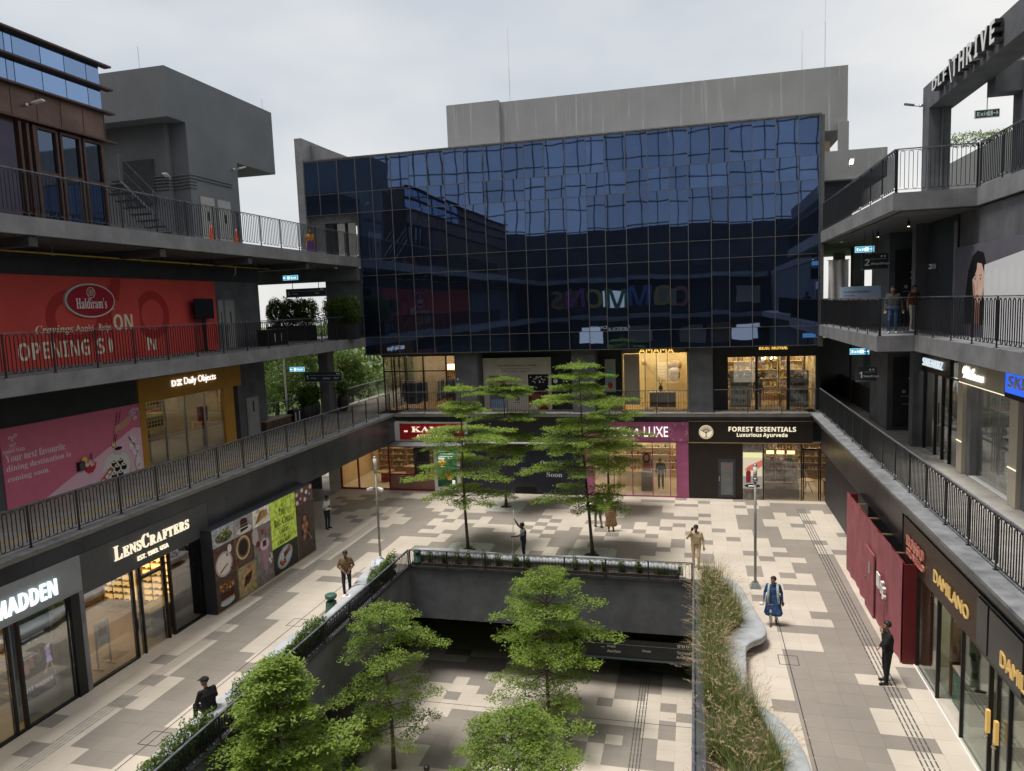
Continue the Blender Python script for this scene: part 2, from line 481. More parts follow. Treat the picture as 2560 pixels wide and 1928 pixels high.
for j, row in enumerate(PLAZA_T):
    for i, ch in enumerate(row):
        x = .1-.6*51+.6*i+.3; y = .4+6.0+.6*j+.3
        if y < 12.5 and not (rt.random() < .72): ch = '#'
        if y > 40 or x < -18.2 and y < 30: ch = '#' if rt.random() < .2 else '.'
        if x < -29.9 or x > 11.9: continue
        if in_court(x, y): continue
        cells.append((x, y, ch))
def vis(x, y):                                     # in front of the camera and on the open part of the floor
    return (-17.2 < x < 6.0 and 12.3 < y < 39.9 and not (y < 29 and x < -16.7))
near = sorted([c for c in cells if vis(c[0], c[1])], key=lambda c: c[0]**2+c[1]**2)
big = near[:300]; bs = set(big)
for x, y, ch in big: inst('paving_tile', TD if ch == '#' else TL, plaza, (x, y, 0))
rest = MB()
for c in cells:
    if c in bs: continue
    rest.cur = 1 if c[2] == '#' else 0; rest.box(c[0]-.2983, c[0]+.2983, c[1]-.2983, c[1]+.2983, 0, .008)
rest.build('far_paving_tiles', [tile_l, tile_d], plaza, kind='stuff')

# tactile guide strips, slot drains and inspection covers laid into the paving
tact_m = mat('tactile_stud', (.40,.39,.37), .4, .1, 5, metal=.5); tact_d = mat('tactile_bar_dark', (.085,.08,.075), .45, .1, 5)
def tactile(label, x, y0, y1, m, z=0):
    t = thing('tactile_strip', label, 'tactile paving', (x, y0, z))
    bar_me = MB().box(-.017, .017, -.125, .125, 0, .006).mesh('tactile_bar', m)
    n = int((y1-y0)/.3); big_n = 0; rest = MB()
    for j in range(n):
        for k in range(4):
            px, py = x-.165+.11*k, y0+.3*j+.15
            if big_n < 240: inst('tactile_bar', bar_me, t, (px, py, z+.010)); big_n += 1
            else: rest.box(px-.017, px+.017, py-.125, py+.125, z+.010, z+.016)
    if rest.v: rest.build('far_tactile_bars', m, t, kind='stuff')
tactile('dark studded guide strip running along the right hand shops', 5.08, 14.5, 38.6, tact_d)
tactile('pale studded guide strip running along the left hand shops', -15.9, 12.2, 38.4, tact_m)
drain_m = mat('drain_slot', (.03,.028,.026), .7, 0)
for lab, x, y0, y1 in (('narrow slot drain in the paving beside the left bench', -13.55, 12, 27.4), ('narrow slot drain in the paving beside the grass bed', 2.6, 13, 27.4)):
    tag(MB().box(x-.012, x+.012, y0, y1, .0105, .0125).build('slot_drain', drain_m), lab, 'drain')
    for y in (14.9, 21.9):
        o = MB()
        for a in (x-.28, x+.26): o.box(a, a+.02, y-.3, y+.3, .0105, .0135)
        for b in (y-.3, y+.28): o.box(x-.26, x+.26, b, b+.02, .0105, .0135)
        tag(o.build('inspection_cover', drain_m), 'square inspection cover frame on the %s slot drain, %s one' % ('left' if x < 0 else 'right', 'nearer' if y < 18 else 'farther'), 'cover')
mk = thing('paving_border', 'dashed line of pale narrow tiles in front of the far shops', 'paving', (-8, 38.7, 0))
bme = MB().box(-.27, .27, -.075, .075, .0085, .012).mesh('border_tile', tile_l)
for k in range(24): inst('border_tile', bme, mk, (-10.6+.6*k, 38.75, .0015))

# ------------------------------------------------------------------ sunken court
court = MB()
court.box(CX0-.25, CX0, CY0, CY1, -2.15, -.004); court.box(CX1, CX1+.25, CY0, CY1, -2.15, -.004)
court.box(CX0-.25, CX1+.25, CY1, CY1+.25, -2.15, -.004); court.box(CX0-.25, CX1+.25, CY0-.3, CY0, -4.6, -.004)
cw = thing('court_wall', 'dark grey plastered walls around the sunken court', 'wall', (-6, CY1, 0))
court.build('plaster_band', plaster, cw)
MB().box(CX0, CX0+.06, CY0, CY1, -.003, .10).box(CX1-.06, CX1, CY0, CY1, -.003, .10).box(CX0+.06, CX1-.06, CY1-.06, CY1, -.003, .10).build('kerb', mat('kerb_metal', (.06,.063,.07), .5, .2, 3, metal=.3), cw)
lower = thing('lower_arcade', 'unlit arcade behind the sunken court below the plaza', 'arcade', (-6, 34, -4.6))
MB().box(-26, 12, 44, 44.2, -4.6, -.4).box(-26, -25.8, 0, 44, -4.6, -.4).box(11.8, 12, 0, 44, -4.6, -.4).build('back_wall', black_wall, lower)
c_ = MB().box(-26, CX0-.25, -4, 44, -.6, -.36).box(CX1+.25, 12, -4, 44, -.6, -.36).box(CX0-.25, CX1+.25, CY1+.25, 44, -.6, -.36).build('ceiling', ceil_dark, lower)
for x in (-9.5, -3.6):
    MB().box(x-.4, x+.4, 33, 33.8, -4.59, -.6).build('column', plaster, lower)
sf = tag(MB().box(-26, 12, 0, 44, -4.9, -4.6).build('sunken_floor', base_m), kind='structure')
sc = []
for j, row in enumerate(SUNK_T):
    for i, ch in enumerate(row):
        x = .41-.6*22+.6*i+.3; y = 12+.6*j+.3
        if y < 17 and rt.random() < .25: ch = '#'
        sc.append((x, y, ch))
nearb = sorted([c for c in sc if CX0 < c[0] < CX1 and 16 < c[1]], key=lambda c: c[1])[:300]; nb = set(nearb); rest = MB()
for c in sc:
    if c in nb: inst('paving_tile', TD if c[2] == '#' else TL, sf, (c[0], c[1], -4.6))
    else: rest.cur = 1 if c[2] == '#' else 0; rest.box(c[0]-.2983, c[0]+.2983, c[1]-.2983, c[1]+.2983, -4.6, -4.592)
rest.build('far_paving_tiles', [tile_l, tile_d], sf, kind='stuff')
tactile('dark studded guide strip on the sunken court floor', -2.08, 15, 29, tact_d, -4.6)
tag(MB().box(CX0, CX1, 25.5, 25.524, -4.591, -4.589).build('slot_drain', drain_m), 'slot drain across the sunken court floor', 'drain')
# wayfinding beam sign hung under the court edge
ws = thing('wayfinding_sign', 'long dark hanging sign over the sunken court pointing to shops and toilets', 'sign', (-1.9, 28.3, -2.9))
MB().box(-4.6, -.15, 28.25, 28.40, -3.5, -2.75).build('board', mat('sign_board', (.030,.036,.043), .5, .08), ws)
MB().box(-4.6, -.15, 28.22, 28.43, -3.6, -3.5).build('edge_strip', mat('sign_edge', (.10,.15,.19), .45, .08), ws)
MB().tube([(-3.6,28.3,-2.75),(-3.6,28.3,-.61)], .02).tube([(-.5,28.3,-2.75),(-.5,28.3,-.61)], .02).build('hanger', rail_paint, ws)
p = Print(PF(28.25, 0, 0)); W = (.85,.87,.88)
p.rect(-4.5, -.2, -2.975, -2.965, W)
for a, b, t, h in ((-3.55,-3.14,'Shops',.12),(-3.55,-3.33,'Anchor',.12),(-2.15,-3.24,'Shops',.12),(-.80,-3.19,'Toilets',.12),(-.82,-3.38,'Anchor',.12)): p.text(t, a, b, h=h, col=W, style='bold')
for k in range(3): p.oval(-.72+.17*k, -2.87, .065, .065, W, 16); p.rect(-.735+.17*k, -.705+.17*k, -2.91, -2.83, (.03,.035,.04))
p.line([(-.42,-3.12),(-.22,-3.12),(-.22,-3.38)], .02, W); p.line([(-.28,-3.3),(-.22,-3.38),(-.16,-3.3)], .02, W); p.oval(-3.75,-2.9,.05,.05,W,14); p.line([(-3.8,-3.12),(-3.65,-3.12)], .02, W)
p.build('print', ink, ws)

# ------------------------------------------------------------------ railings
def serp_mesh(L, h, step=.125, r=.0095, mat_=None, name='serpentine_bar'):
    n = max(2, int(round(L/step))); n -= n % 2; s = L/n; rr = s/2; pts = []
    # one bar that goes up, over, down, under, from post to post
    x = s/2
    for k in range(n):
        up = k % 2 == 0; xx = x+k*s; z0, z1 = rr, h-rr
        a, b = (z0, z1) if up else (z1, z0)
        pts += [(xx, 0, a), (xx, 0, b)]
        if k < n-1:
            for q in (35, 90, 145):
                t = R(q); pts.append((xx+rr-rr*math.cos(t), 0, (h-rr+rr*math.sin(t)) if up else (rr-rr*math.sin(t))))
    b = MB(); vs = []; fs = []; hw, hd = .006, .0125               # flat bar section
    for i, (x, _, z) in enumerate(pts):
        a, c = pts[max(i-1, 0)], pts[min(i+1, len(pts)-1)]; dx, dz = c[0]-a[0], c[2]-a[2]; l = math.hypot(dx, dz) or 1; nx, nz = -dz/l*hw, dx/l*hw
        vs += [(x-nx, -hd, z-nz), (x+nx, -hd, z+nz), (x+nx, hd, z+nz), (x-nx, hd, z-nz)]
    for i in range(len(pts)-1):
        for k in range(4): fs.append((i*4+k, i*4+(k+1)%4, (i+1)*4+(k+1)%4, (i+1)*4+k))
    return b.add(vs, fs).mesh(name, mat_ or rail_paint)
def railing(label, a, b, z, h=1.2, lift=.1, post=1.65, rail_m=None, group='railings with looping bars', offset=0.0, flat=None, pw=.06):
    (ax, ay), (bx, by) = a, b; L = math.hypot(bx-ax, by-ay); n = max(1, int(round(L/post))); s = L/n; ang = math.atan2(by-ay, bx-ax)
    ca, sa = math.cos(ang), math.sin(ang); t = thing('railing', label, 'railing', (ax, ay, z), group); rm = rail_m or rail_grey
    zt = z+h
    MB().bar((ax,ay,zt), (bx,by,zt), .06, .03).build('top_rail', rm, t)
    MB().bar((ax,ay,z+lift), (bx,by,z+lift), .03, .012).build('lower_rail', rail_paint, t); MB().bar((ax,ay,zt-.05), (bx,by,zt-.05), .025, .012).build('upper_rail', rail_paint, t)
    pm = MB().box(-pw/2, pw/2, -.012, .012, 0, h-.016).box(-.05, .05, -.05, .05, 0, .012).mesh('post', rail_paint)
    sm = serp_mesh(s-pw-.01, h-lift-.07)
    for k in range(n+1): inst('post', pm, t, (ax+ca*s*k, ay+sa*s*k, z), ang)
    for k in range(n): q = s*k+pw/2+.005; inst('serpentine_bar', sm, t, (ax+ca*q, ay+sa*q, z+lift+.008), ang)
    return t

# ------------------------------------------------------------------ left building
F1, F2, F3 = 4.65, 9.2, 13.85
lb = thing('left_building', 'three storey charcoal mall wing on the left with open walkways', 'building', (-24, 20, 0))
MB().box(-30, -17.32, -15, 40.0, 4.12, 4.5).build('first_floor_slab', plaster, lb)
MB().box(-22.0, -17.3, -15, 40.0, 4.501, 4.64).build('first_floor_deck', concrete_fl, lb)
MB().box(-30, -18.9, -15, 40.0, 8.66, 9.2).build('second_floor_slab', plaster_lt, lb)
MB().box(-30, -18.9, -15, 40.0, 13.32, 13.85).build('third_floor_slab', plaster_lt, lb)
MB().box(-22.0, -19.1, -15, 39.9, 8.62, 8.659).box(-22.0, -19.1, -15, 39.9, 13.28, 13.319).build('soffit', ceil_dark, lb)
MB().box(-17.56, -17.16, -15, 39.7, 4.641, 4.70).build('ledge_cap', cap_stone, lb)
# first floor wall with the shop opening
w1 = MB(); w1.box(-22.3, -22, -15, 25.0, 4.641, 8.62); w1.box(-22.3, -22, 31.7, 34.12, 4.641, 8.62); w1.box(-22.3, -22, 25.0, 31.7, 8.3, 8.62)
w1.box(-30, -22.3, 33.92, 34.12, 4.641, 8.62); w1.build('first_floor_wall', plaster, lb)
MB().box(-21.998, -21.96, 9, 24.9, 7.36, 8.62).build('first_floor_black_panel', black_wall, lb)
w2 = MB(); w2.box(-22.3, -22, -15, 34.12, 9.2, 13.28); w2.box(-30, -22.3, 33.92, 34.12, 9.2, 13.28); w2.build('second_floor_wall', plaster, lb)
MB().box(-21.998, -21.96, -10, 34.1, 12.4, 13.27).build('second_floor_black_panel', black_wall, lb)
# beams under the slabs
bm = None
for y in (12.5, 18, 23.5, 29, 34.0):
    MB().box(-22, -19.0, y-.15, y+.15, 13.0, 13.28).build("soffit_beam", ceil_dark, lb)

# far side posts of the open corner
for x, y in ((-21.9, 40.6),): MB().box(x-.3, x+.3, y-.4, y+.4, F1, 8.62).build('column', plaster, lb)
MB().box(-23.6, -22, 34.12, 42.1, 4.2, 4.63).box(-22.5, -18.5, 42.1, 60, 4.2, 4.63).box(-22,-18.5,40.0,42.1,4.2,4.63).build('corner_terrace', mat('terrace_stone', (.22,.19,.16), .8, .1), lb)
MB().box(-26, -22, 34.12, 44, 8.7, 9.19).build('corner_deck', plaster_lt, lb)
MB().box(-21.3, -18.96, 40.06, 40.3, F2, 13.3).build('corner_wall', plaster, lb); MB().box(-27, -18.96, 39.6, 39.88, 12.55, 13.345).build('corner_beam', plaster, lb)
# fascia of metal panels with bolts below the ledge
fas_y = [12.0+1.66*k for k in range(17)]
fas_y[-1] = 40.0
fp = [(y0, y1) for y0, y1 in zip(fas_y, fas_y[1:])]
for y0, y1 in fp:
    MB().box(-17.318, -17.28, y0+.004, y1-.004, 4.06, 4.499).build('fascia_panel', dark_metal, lb)
for y0, y1 in fp:
    if y1 > 22.6:
        yy = max(y0, 22.55)
        MB().box(-17.318, -17.29, yy+.004, y1-.004, 3.02, 4.055).build('fascia_panel', dark_metal, lb)
bo = MB()
for y0, y1 in fp:
    if y0 > 22.4:
        for z in (3.3, 3.85): bo.lathe((-17.27, y0+.1, z), [(.03,-.02),(.035,0),(.02,.02)], 6)
bo.build('panel_bolts', dark_metal, lb)
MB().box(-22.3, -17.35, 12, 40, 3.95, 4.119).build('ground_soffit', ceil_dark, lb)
MB().box(-30, -17.3, 28.9, 29.08, 0, 4.11).build('ground_end_wall', black_wall, lb)
MB().box(-30, -22.32, 39.75, 39.95, 0, 4.11).build('passage_wall', black_wall, lb)
# yellow gas pipe on hangers under the top slab
pp = thing('gas_pipe', 'thin yellow pipe hung under the third floor slab on the left', 'pipe', (-20.8, 18, 13.0))
MB().tube([(-20.8,8,13.02),(-20.8,30.4,13.02),(-20.8,30.5,12.95),(-20.8,30.5,12.7),(-20.8,30.35,12.62)], .028, 8).tube([(-20.8,30.4,13.02),(-20.8,33.4,13.02)], .022, 8).build('pipe_run', mat('pipe_yellow', (.52,.34,.05), .5, .15), pp, True)
hg = MB().bar((0,0,-.05), (0,0,.26), .03, .012).box(-.05, .05, -.02, .02, -.07, -.04).mesh('hanger', steel)
for y in (12.2, 16.3, 20.4, 24.5, 28.6, 32.2): inst('hanger', hg, pp, (-20.8, y, 13.02))
# railings
railing('looping bar railing on the first floor walkway of the left wing', (-17.47, 9), (-17.47, 39.75), 4.70, 1.18)
railing('looping bar railing on the second floor walkway of the left wing', (-18.97, 8.3), (-18.97, 39.9), F2, 1.27)
railing('looping bar railing along the third floor terrace of the left wing', (-18.97, 8.3), (-18.97, 39.9), F3, 1.33)
yl = mat('yellow_line_paint', (.62,.36,.03), .6, .12, 4)
tag(MB().box(-18.85, -18.72, 9, 39.5, 4.642, 4.646).build('floor_line', yl), 'yellow line painted along the first floor walkway', 'floor marking')

# ------------------------------------------------------------------ right building
rb = thing('right_building', 'charcoal mall wing on the right with stepped walkway slabs', 'building', (10, 22, 0))
MB().box(6.14, 12, -15, 55, 4.12, 4.5).build('first_floor_slab', plaster, rb)
MB().box(6.12, 12, -15, 55, 4.501, 4.64).build('first_floor_deck', concrete_fl, rb)
MB().box(5.72, 6.30, -15, 39.95, 4.641, 4.72).build('ledge_cap', cap_stone, rb)
MB().prism([(7.35,-15),(12,-15),(12,55),(6.15,55),(6.15,27.76),(7.35,27.76)], 8.66, 9.2).build('second_floor_slab', plaster_lt, rb)
MB().prism([(8.6,-15),(13,-15),(13,55),(6.2,55),(6.2,26.15),(8.6,26.15)], 13.3, 13.85).build('third_floor_slab', plaster_lt, rb)
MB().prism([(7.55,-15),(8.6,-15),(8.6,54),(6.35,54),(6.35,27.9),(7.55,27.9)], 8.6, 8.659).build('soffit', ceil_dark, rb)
MB().prism([(8.8,-15),(12.9,-15),(12.9,54),(6.5,54),(6.5,26.4),(8.8,26.4)], 13.25, 13.299).build('upper_soffit', plaster, rb)
fr = [(y0, y0+1.66) for y0 in [14.0-1.66*2+1.66*k for k in range(17)]]
for y0, y1 in fr:
    MB().box(6.10, 6.138, y0+.004, min(y1, 39.96)-.004, 4.02, 4.499).build('fascia_panel', dark_metal, rb)
    MB().box(5.74, 6.098, y0+.004, min(y1, 39.96)-.004, 4.50, 4.64).build('fascia_panel', dark_metal, rb)
    if y0 > 23.4: MB().box(6.11, 6.138, y0+.004, min(y1, 39.96)-.004, 3.0, 4.015).build('fascia_panel', dark_metal, rb)
MB().box(6.5, 12, 30.3, 39.9, 0, 3.9).build('ground_wall', black_wall, rb)
# stair core block and columns
for z0, z1, nm in ((F1, 8.6, 1), (F2, 13.25, 2)):
    MB().box(8.2, 12, 35.0, 38.2, z0, z1).build('stair_core', plaster, rb)
    MB().box(8.42, 9.6, 34.94, 34.998, z0+.18, z1-.75).build('core_panel', black_wall, rb)
    MB().box(8.24, 8.72, 31.25, 31.75, z0, z1).build('column', plaster, rb)
    MB().box(9.6, 12, 31.25, 35.0, z0, z1).build('lobby_wall', black_wall, rb)
    for y in (44.4, 49.8): MB().box(8.5, 9.1, y-.3, y+.3, z0, z1).build('column', plaster, rb)
    MB().box(8.55, 8.7, 38.2, 55, z0, z0+1.25).build('parapet', black_wall, rb)
    MB().box(8.62, 12, -15, 22.3, z0, z1).build('back_wall', plaster, rb)
MB().box(8.72, 12, 22.3, 31.25, F2, 13.25).build('second_floor_wall', plaster, rb)
MB().box(8.66, 8.719, 28.0, 31.2, F2, 13.2).build('black_panel', black_wall, rb)
# level numbers
for z, d in ((F1, '1'), (F2, '2')):
    t = thing('level_sign', 'large pale %s on the black stair core panel' % ('number one' if d == '1' else 'number two'), 'sign', (9, 34.9, z))
    m_ = MB(); put_text(m_, PF(34.938), d, 9.02, z+2.05, h=.34, style='bold', depth=.02); m_.build('numeral', white_paint, t)
    q = Print(PF(34.938)); q.oval(8.86, z+1.72, .075, .075, (.5,.5,.5), 18); q.rect(8.72, 9.15, z+1.5, z+1.53, (.3,.3,.3)); q.rect(8.8, 9.25, z+1.15, z+1.18, (.3,.3,.3)); q.build('print', ink, t)
railing('looping bar railing on the first floor walkway of the right wing', (6.2, 39.9), (6.2, 9), 4.72, 1.24)
railing('looping bar railing on the second floor, far part of the right wing', (6.23, 39.9), (6.23, 27.84), F2, 1.31)
railing('short looping bar railing across the second floor step on the right', (6.27, 27.84), (7.38, 27.84), F2, 1.31, post=1.2)
railing('looping bar railing on the second floor, near part of the right wing', (7.43, 27.8), (7.43, 9), F2, 1.31)
railing('looping bar railing on the third floor, far part of the right wing', (6.28, 39.9), (6.28, 26.23), F3, 1.36)
railing('short looping bar railing across the third floor step on the right', (6.32, 26.23), (8.62, 26.23), F3, 1.36, post=2.4)
railing('looping bar railing on the third floor, near part of the right wing', (8.68, 26.2), (8.68, 9), F3, 1.36)

# ------------------------------------------------------------------ main building with the curtain wall
mb_ = thing('main_building', 'charcoal building across the court with a dark blue glass upper front', 'building', (-6, 44, 0))
MX = [-18.92,-17.92,-16.75,-15.65,-14.56,-13.54,-12.38,-11.23,-10.09,-8.96,-7.83,-6.68,-5.56,-4.58,-3.46,-2.32,-1.21,-.26,.9,1.8,2.93,4.04,5.15,6.12]
MZ = [8.18,9.17,12.79,13.74,16.44,17.63,19.52]
MO = [-22.2,-21.26,-20.07,-18.92]
rp_ = random.Random(11)
def pane(x0, x1, z0, z1):
    g = .016; cx, cz = (x0+x1)/2, (z0+z1)/2
    me = MB().box(x0-cx+g, x1-cx-g, -.012, .012, z0-cz+g, z1-cz-g).mesh('glass_pane', blue_glass)
    o = inst('glass_pane', me, mb_, (cx, 40.0, cz)); o.rotation_euler = (R(rp_.uniform(-.12,.12)), 0, R(rp_.uniform(-.16,.16)))
for x0, x1 in zip(MX, MX[1:]):
    for z0, z1 in zip(MZ, MZ[1:]): pane(x0, x1, z0, z1)
for x0, x1 in zip(MO, MO[1:]):
    for z0, z1 in zip(MZ[4:], MZ[5:]): pane(x0, x1, z0, z1)
for x in MX: MB().box(x-.018, x+.018, 39.955, 40.04, 8.14, 19.56).build('mullion', mullion_m, mb_)
for x in MO[:-1]: MB().box(x-.018, x+.018, 39.955, 40.04, 16.40, 19.56).build('mullion', mullion_m, mb_)
for k, z in enumerate(MZ):
    xa = MO[0] if k >= 4 else MX[0]
    MB().box(xa-.02, 6.14, 39.962, 40.045, z-.014, z+.014).build('transom', mullion_m, mb_)
MB().box(-18.9, 6.12, 40.06, 52, 8.2, 19.5).box(-22.15, -18.9, 40.06, 46, 16.45, 19.5).build('body', black_wall, mb_)
MB().box(6.145, 6.35, 39.98, 52, 8.1, 19.56).build('side_wall', plaster, mb_)
MB().box(-22.25, 6.2, 39.96, 40.3, 19.565, 19.64).build('roof_edge', mullion_m, mb_)
MB().box(-22.2, 6.2, 40.3, 52, 19.5, 19.6).build('roof', plaster_pent, mb_)
# fin wall at the left end, top sloping away
fw = MB(); fw.prism([(-22.70,39.97),(-22.24,39.97),(-22.24,46),(-22.70,46)], 13.86, 20.95); fw.build('fin_wall', plaster_lt, mb_)
MB().add([(-22.24,41,19.6),(-19.2,41,19.6),(-19.2,41.3,19.6),(-22.24,41.3,19.6),(-22.24,41,20.75),(-21.4,41,20.55),(-21.4,41.3,20.55),(-22.24,41.3,20.75)], [(0,1,5,4),(1,2,6,5),(2,3,7,6),(4,5,6,7),(3,0,4,7)]).build('sloped_parapet', plaster_lt, mb_)
MB().box(-22.2, -18.95, 40.4, 40.6, 13.86, 14.0).box(-22.2, -21.3, 40.4, 40.6, 14.0, 16.44).box(-19.2, -18.95, 40.4, 40.6, 14.0, 16.44).box(-21.3,-19.2,40.4,40.6,16.0,16.44).build('terrace_wall', plaster_lt, mb_)
for k in range(3): MB().box(-21.2+.7*k, -20.72+.7*k, 40.45, 40.5, 14.02, 15.95).build('terrace_window', mat('pale_panel', (.5,.5,.47), .5, .05) if k else black_wall, mb_)
# penthouse
MB().box(-11.25, 8.17, 44.25, 54, 19.6, 22.95).build('penthouse_wall', plaster_pent, mb_)
MB().box(-14.56, -11.25, 44.0, 54, 19.6, 23.02).build('penthouse_block', plaster_pent, mb_)
MB().box(-14.6, 8.2, 43.97, 44.24, 22.96, 23.06).build('coping', plaster_pent, mb_) if False else None
MB().box(6.36, 10.1, 43.9, 54, 16.9, 18.43).build('link_wall', plaster_pent, mb_)
MB().box(6.36, 8.5, 44.5, 54, 13.9, 16.9).build('link_recess', black_wall, mb_)
MB().box(6.36, 6.9, 44.3, 54, 18.44, 19.6).box(7.68, 8.19, 43.95, 44.24, 18.44, 19.96).build('penthouse_return', plaster_pent, mb_)
MB().box(6.95, 7.35, 44.6, 44.66, 18.44, 19.1).build('penthouse_door', mat('pale_timber_door', (.42,.30,.18), .6, .1), mb_)
# first floor slab edge, columns and soffit of the overhang
MB().box(-17.3, 6.14, 39.99, 54, 4.2, 4.5).build('first_floor_slab', plaster, mb_)
MB().box(-17.16, 5.72, 39.70, 54, 4.501, 4.64).build('first_floor_deck', concrete_fl, mb_)
MB().box(-17.16, 5.71, 39.66, 39.98, 4.641, 4.69).build('ledge_cap', cap_stone, mb_)
for k in range(14): MB().box(-17.28+1.672*k+.004, -17.28+1.672*(k+1)-.004, 39.955, 39.989, 4.20, 4.50).build('fascia_panel', dark_metal, mb_)
MB().box(-18.9, 6.1, 40.06, 52, 8.12, 8.199).build('soffit', ceil_dark, mb_)
for x0, x1 in ((-13.50,-12.15),(-6.68,-5.36),(-.33,.93)): MB().box(x0, x1, 40.32, 41.6, 4.64, 8.12).build('column', plaster, mb_)
MB().box(-17.9, 12, 47.5, 48, 0, 8.1).build('rear_partition', black_wall, mb_)
for a, b, nm in ((-17.1,-13.55,'left, before the clothes shop'),(-12.1,-6.75,'in front of the white hoarding'),(-5.3,-.38,'in front of the jewellery shop'),(.98,6.05,'in front of the gift shop')):
    railing('slim railing on the first floor of the far building, '+nm, (a, 39.82), (b, 39.82), 4.69, 1.24, post=1.75, group='slim railings of the far building', pw=.03)

# ------------------------------------------------------------------ roof pavilion on the left terrace
rust = mat('rust_brown_metal', (.135,.078,.060), .5, .2, .9, .05, 6, metal=.2, streak=.06)
rust_dk = mat('rust_brown_frame', (.075,.042,.034), .5, .15, 3, metal=.2)
purple = mat('purple_door_paint', (.055,.045,.085), .55, .1)
pv = thing('roof_pavilion', 'brown metal pavilion with two bands of sky blue glass on the left terrace', 'building', (-24, 15, F3))
MB().box(-32, -22.12, -8, 24.55, F3, 20.45).build('body', rust, pv)
MB().box(-22.119, -22.0, -8, 24.6, 17.62, 18.66).box(-22.119, -22.0, -8, 18.6, 13.86, 17.5).build('brown_band', rust, pv)
for k in range(9): MB().box(-21.999, -21.985, 24.55-1.0*k-.008, 24.55-1.0*k+.008, 17.66, 18.62).build('panel_joint', rust_dk, pv)
for z in (17.56, 18.66, 19.56, 20.42): MB().box(-22.1, -21.78, -8, 24.95, z, z+.07).build('eave', rust_dk, pv)
ys = [24.58, 23.95, 22.95, 21.95, 20.85, 20.55, 19.45, 18.3, 17.1, 15.9, 14.6, 13.3, 12.0]
for a, b in zip(ys[1:], ys):
    for z0, z1 in ((18.76, 19.555), (19.655, 20.415)):
        MB().box(-22.09, -22.04, a+.015, b-.015, z0, z1).build('glass_pane', blue_glass_lt, pv)
for k in range(3):
    y0, y1 = 21.35+1.03*k, 22.28+1.03*k
    wf = MB()
    for a in (y0, y1-.09): wf.box(-22.1, -21.96, a, a+.09, 13.9, 17.5)
    for z in (13.95, 15.9, 17.42): wf.box(-22.1, -21.965, y0+.09, y1-.09, z, z+.1)
    f_ = wf.build('window_frame', rust_dk, pv)
    for z0, z1 in ((14.05, 15.9), (16.0, 17.42)): MB().box(-22.08, -22.05, y0+.09, y1-.09, z0, z1).build('pane', mat('dark_window', (.10,.13,.18), .03, 0, metal=1), f_)
for y in (20.65, 20.95, 21.2): MB().box(-22.1, -21.9, y, y+.1, 13.9, 17.5).build('post', rust_dk, pv)
MB().box(-22.0, -21.95, 18.7, 20.5, 13.9, 17.4).build('purple_panel', purple, pv)
dr = MB().box(-21.95, -21.9, 18.3, 19.1, 13.9, 16.2).build('door', rust, pv)
MB().box(-21.9, -21.84, 18.95, 19.0, 14.8, 15.2).build('handle', steel, dr)
for k in range(6): MB().box(-21.9, -21.2, 20.0+.0, 24.4, 13.9+.14*k, 13.96+.14*k).build('bench_slat', rust_dk, pv) if k < 3 else None
def flood(label, p, d, m=white_paint, lit=False, group='small floodlights'):
    """wall floodlight: plate, arm and hinged flat head"""
    t = thing('floodlight', label, 'floodlight', p, group); p = Vector(p); d = Vector(d).normalized(); q = p+d*.28+Vector((0,0,.05))
    MB().lathe(tuple(p-Vector((0,0,.04))), [(.07,0),(.075,.04),(.05,.09)], 10).build('base', steel, t)
    MB().tube([p, p+d*.14, q], .022, 6).build('arm', steel, t)
    MB().bar(q-d*.05, q+d*.3+Vector((0,0,.09)), .2, .05).build('head', m, t)
    if lit: MB().bar(q-d*.03+Vector((0,0,-.03)), q+d*.27+Vector((0,0,.06)), .17, .02).build('lens', glow('flood_lens', (1,.85,.55), 6), t)
flood('white floodlight on the brown band of the roof pavilion', (-21.9, 21.05, 18.1), (1,.25,0))
flood('white floodlight in the niche of the grey stair tower', (-22.9, 29.2, 17.0), (.3,-1,0))
flood('white floodlight on the far edge of the grey stair tower', (-21.9, 32.6, 17.9), (.8,.6,0))
flood('grey floodlight on the end of the lettered roof beam', (8.5, 31.95, 17.75), (-1,.2,0), plaster_lt)
flood('lit floodlight on a bracket above the right link wall', (8.2, 43.6, 17.5), (0,-1,.3), white_paint, True)

# ------------------------------------------------------------------ grey stair tower
tw = thing('stair_tower', 'windowless blue grey stair tower with an overhanging top on the left', 'tower', (-25, 31, F3))
MB().box(-31, -22.0, 29.38, 33.06, F3, 21.55).box(-31, -22.003, 28.24, 29.381, 19.43, 21.547).box(-31, -22.003, 33.059, 36.55, 18.30, 21.547).build('shell', plaster_tower, tw)
MB().box(-31, -22.9, 29.1, 29.379, F3, 19.43).build('pilaster', plaster_tower, tw)
MB().box(-25.2, -23.6, 29.02, 29.099, 15.9, 17.9).build('niche', mat('niche_shadow_paint', (.05,.055,.062), .9, .1), tw)  # flat dark panel, the niche's shade put into its colour
for k in range(5): MB().tube([(-26,29.06,16.55+.14*k),(-22.86,29.06,16.55+.14*k),(-22.86,29.34,16.55+.14*k),(-21.96,29.34,16.6+.14*k),(-21.96,29.8+.9*(k>2)*3,16.6+.14*k)], .028, 6).build('conduit', plaster_tower, tw)
for y in (29.95, 31.2):
    d_ = MB().box(-21.998, -21.95, y, y+1.0, F3+.02, 16.28).build('door', mat('grey_steel_door', (.36,.36,.35), .5, .06), tw); MB().box(-21.95, -21.92, y+.45, y+.55, 15.2, 15.6).build('vision_panel', black_paint, d_)
tag(MB().tube([(-23.5,28.6,21.5),(-23.5,28.6,22.6)], .012, 5).build('lightning_rod', steel), 'thin rod on the near corner of the grey stair tower', 'rod')
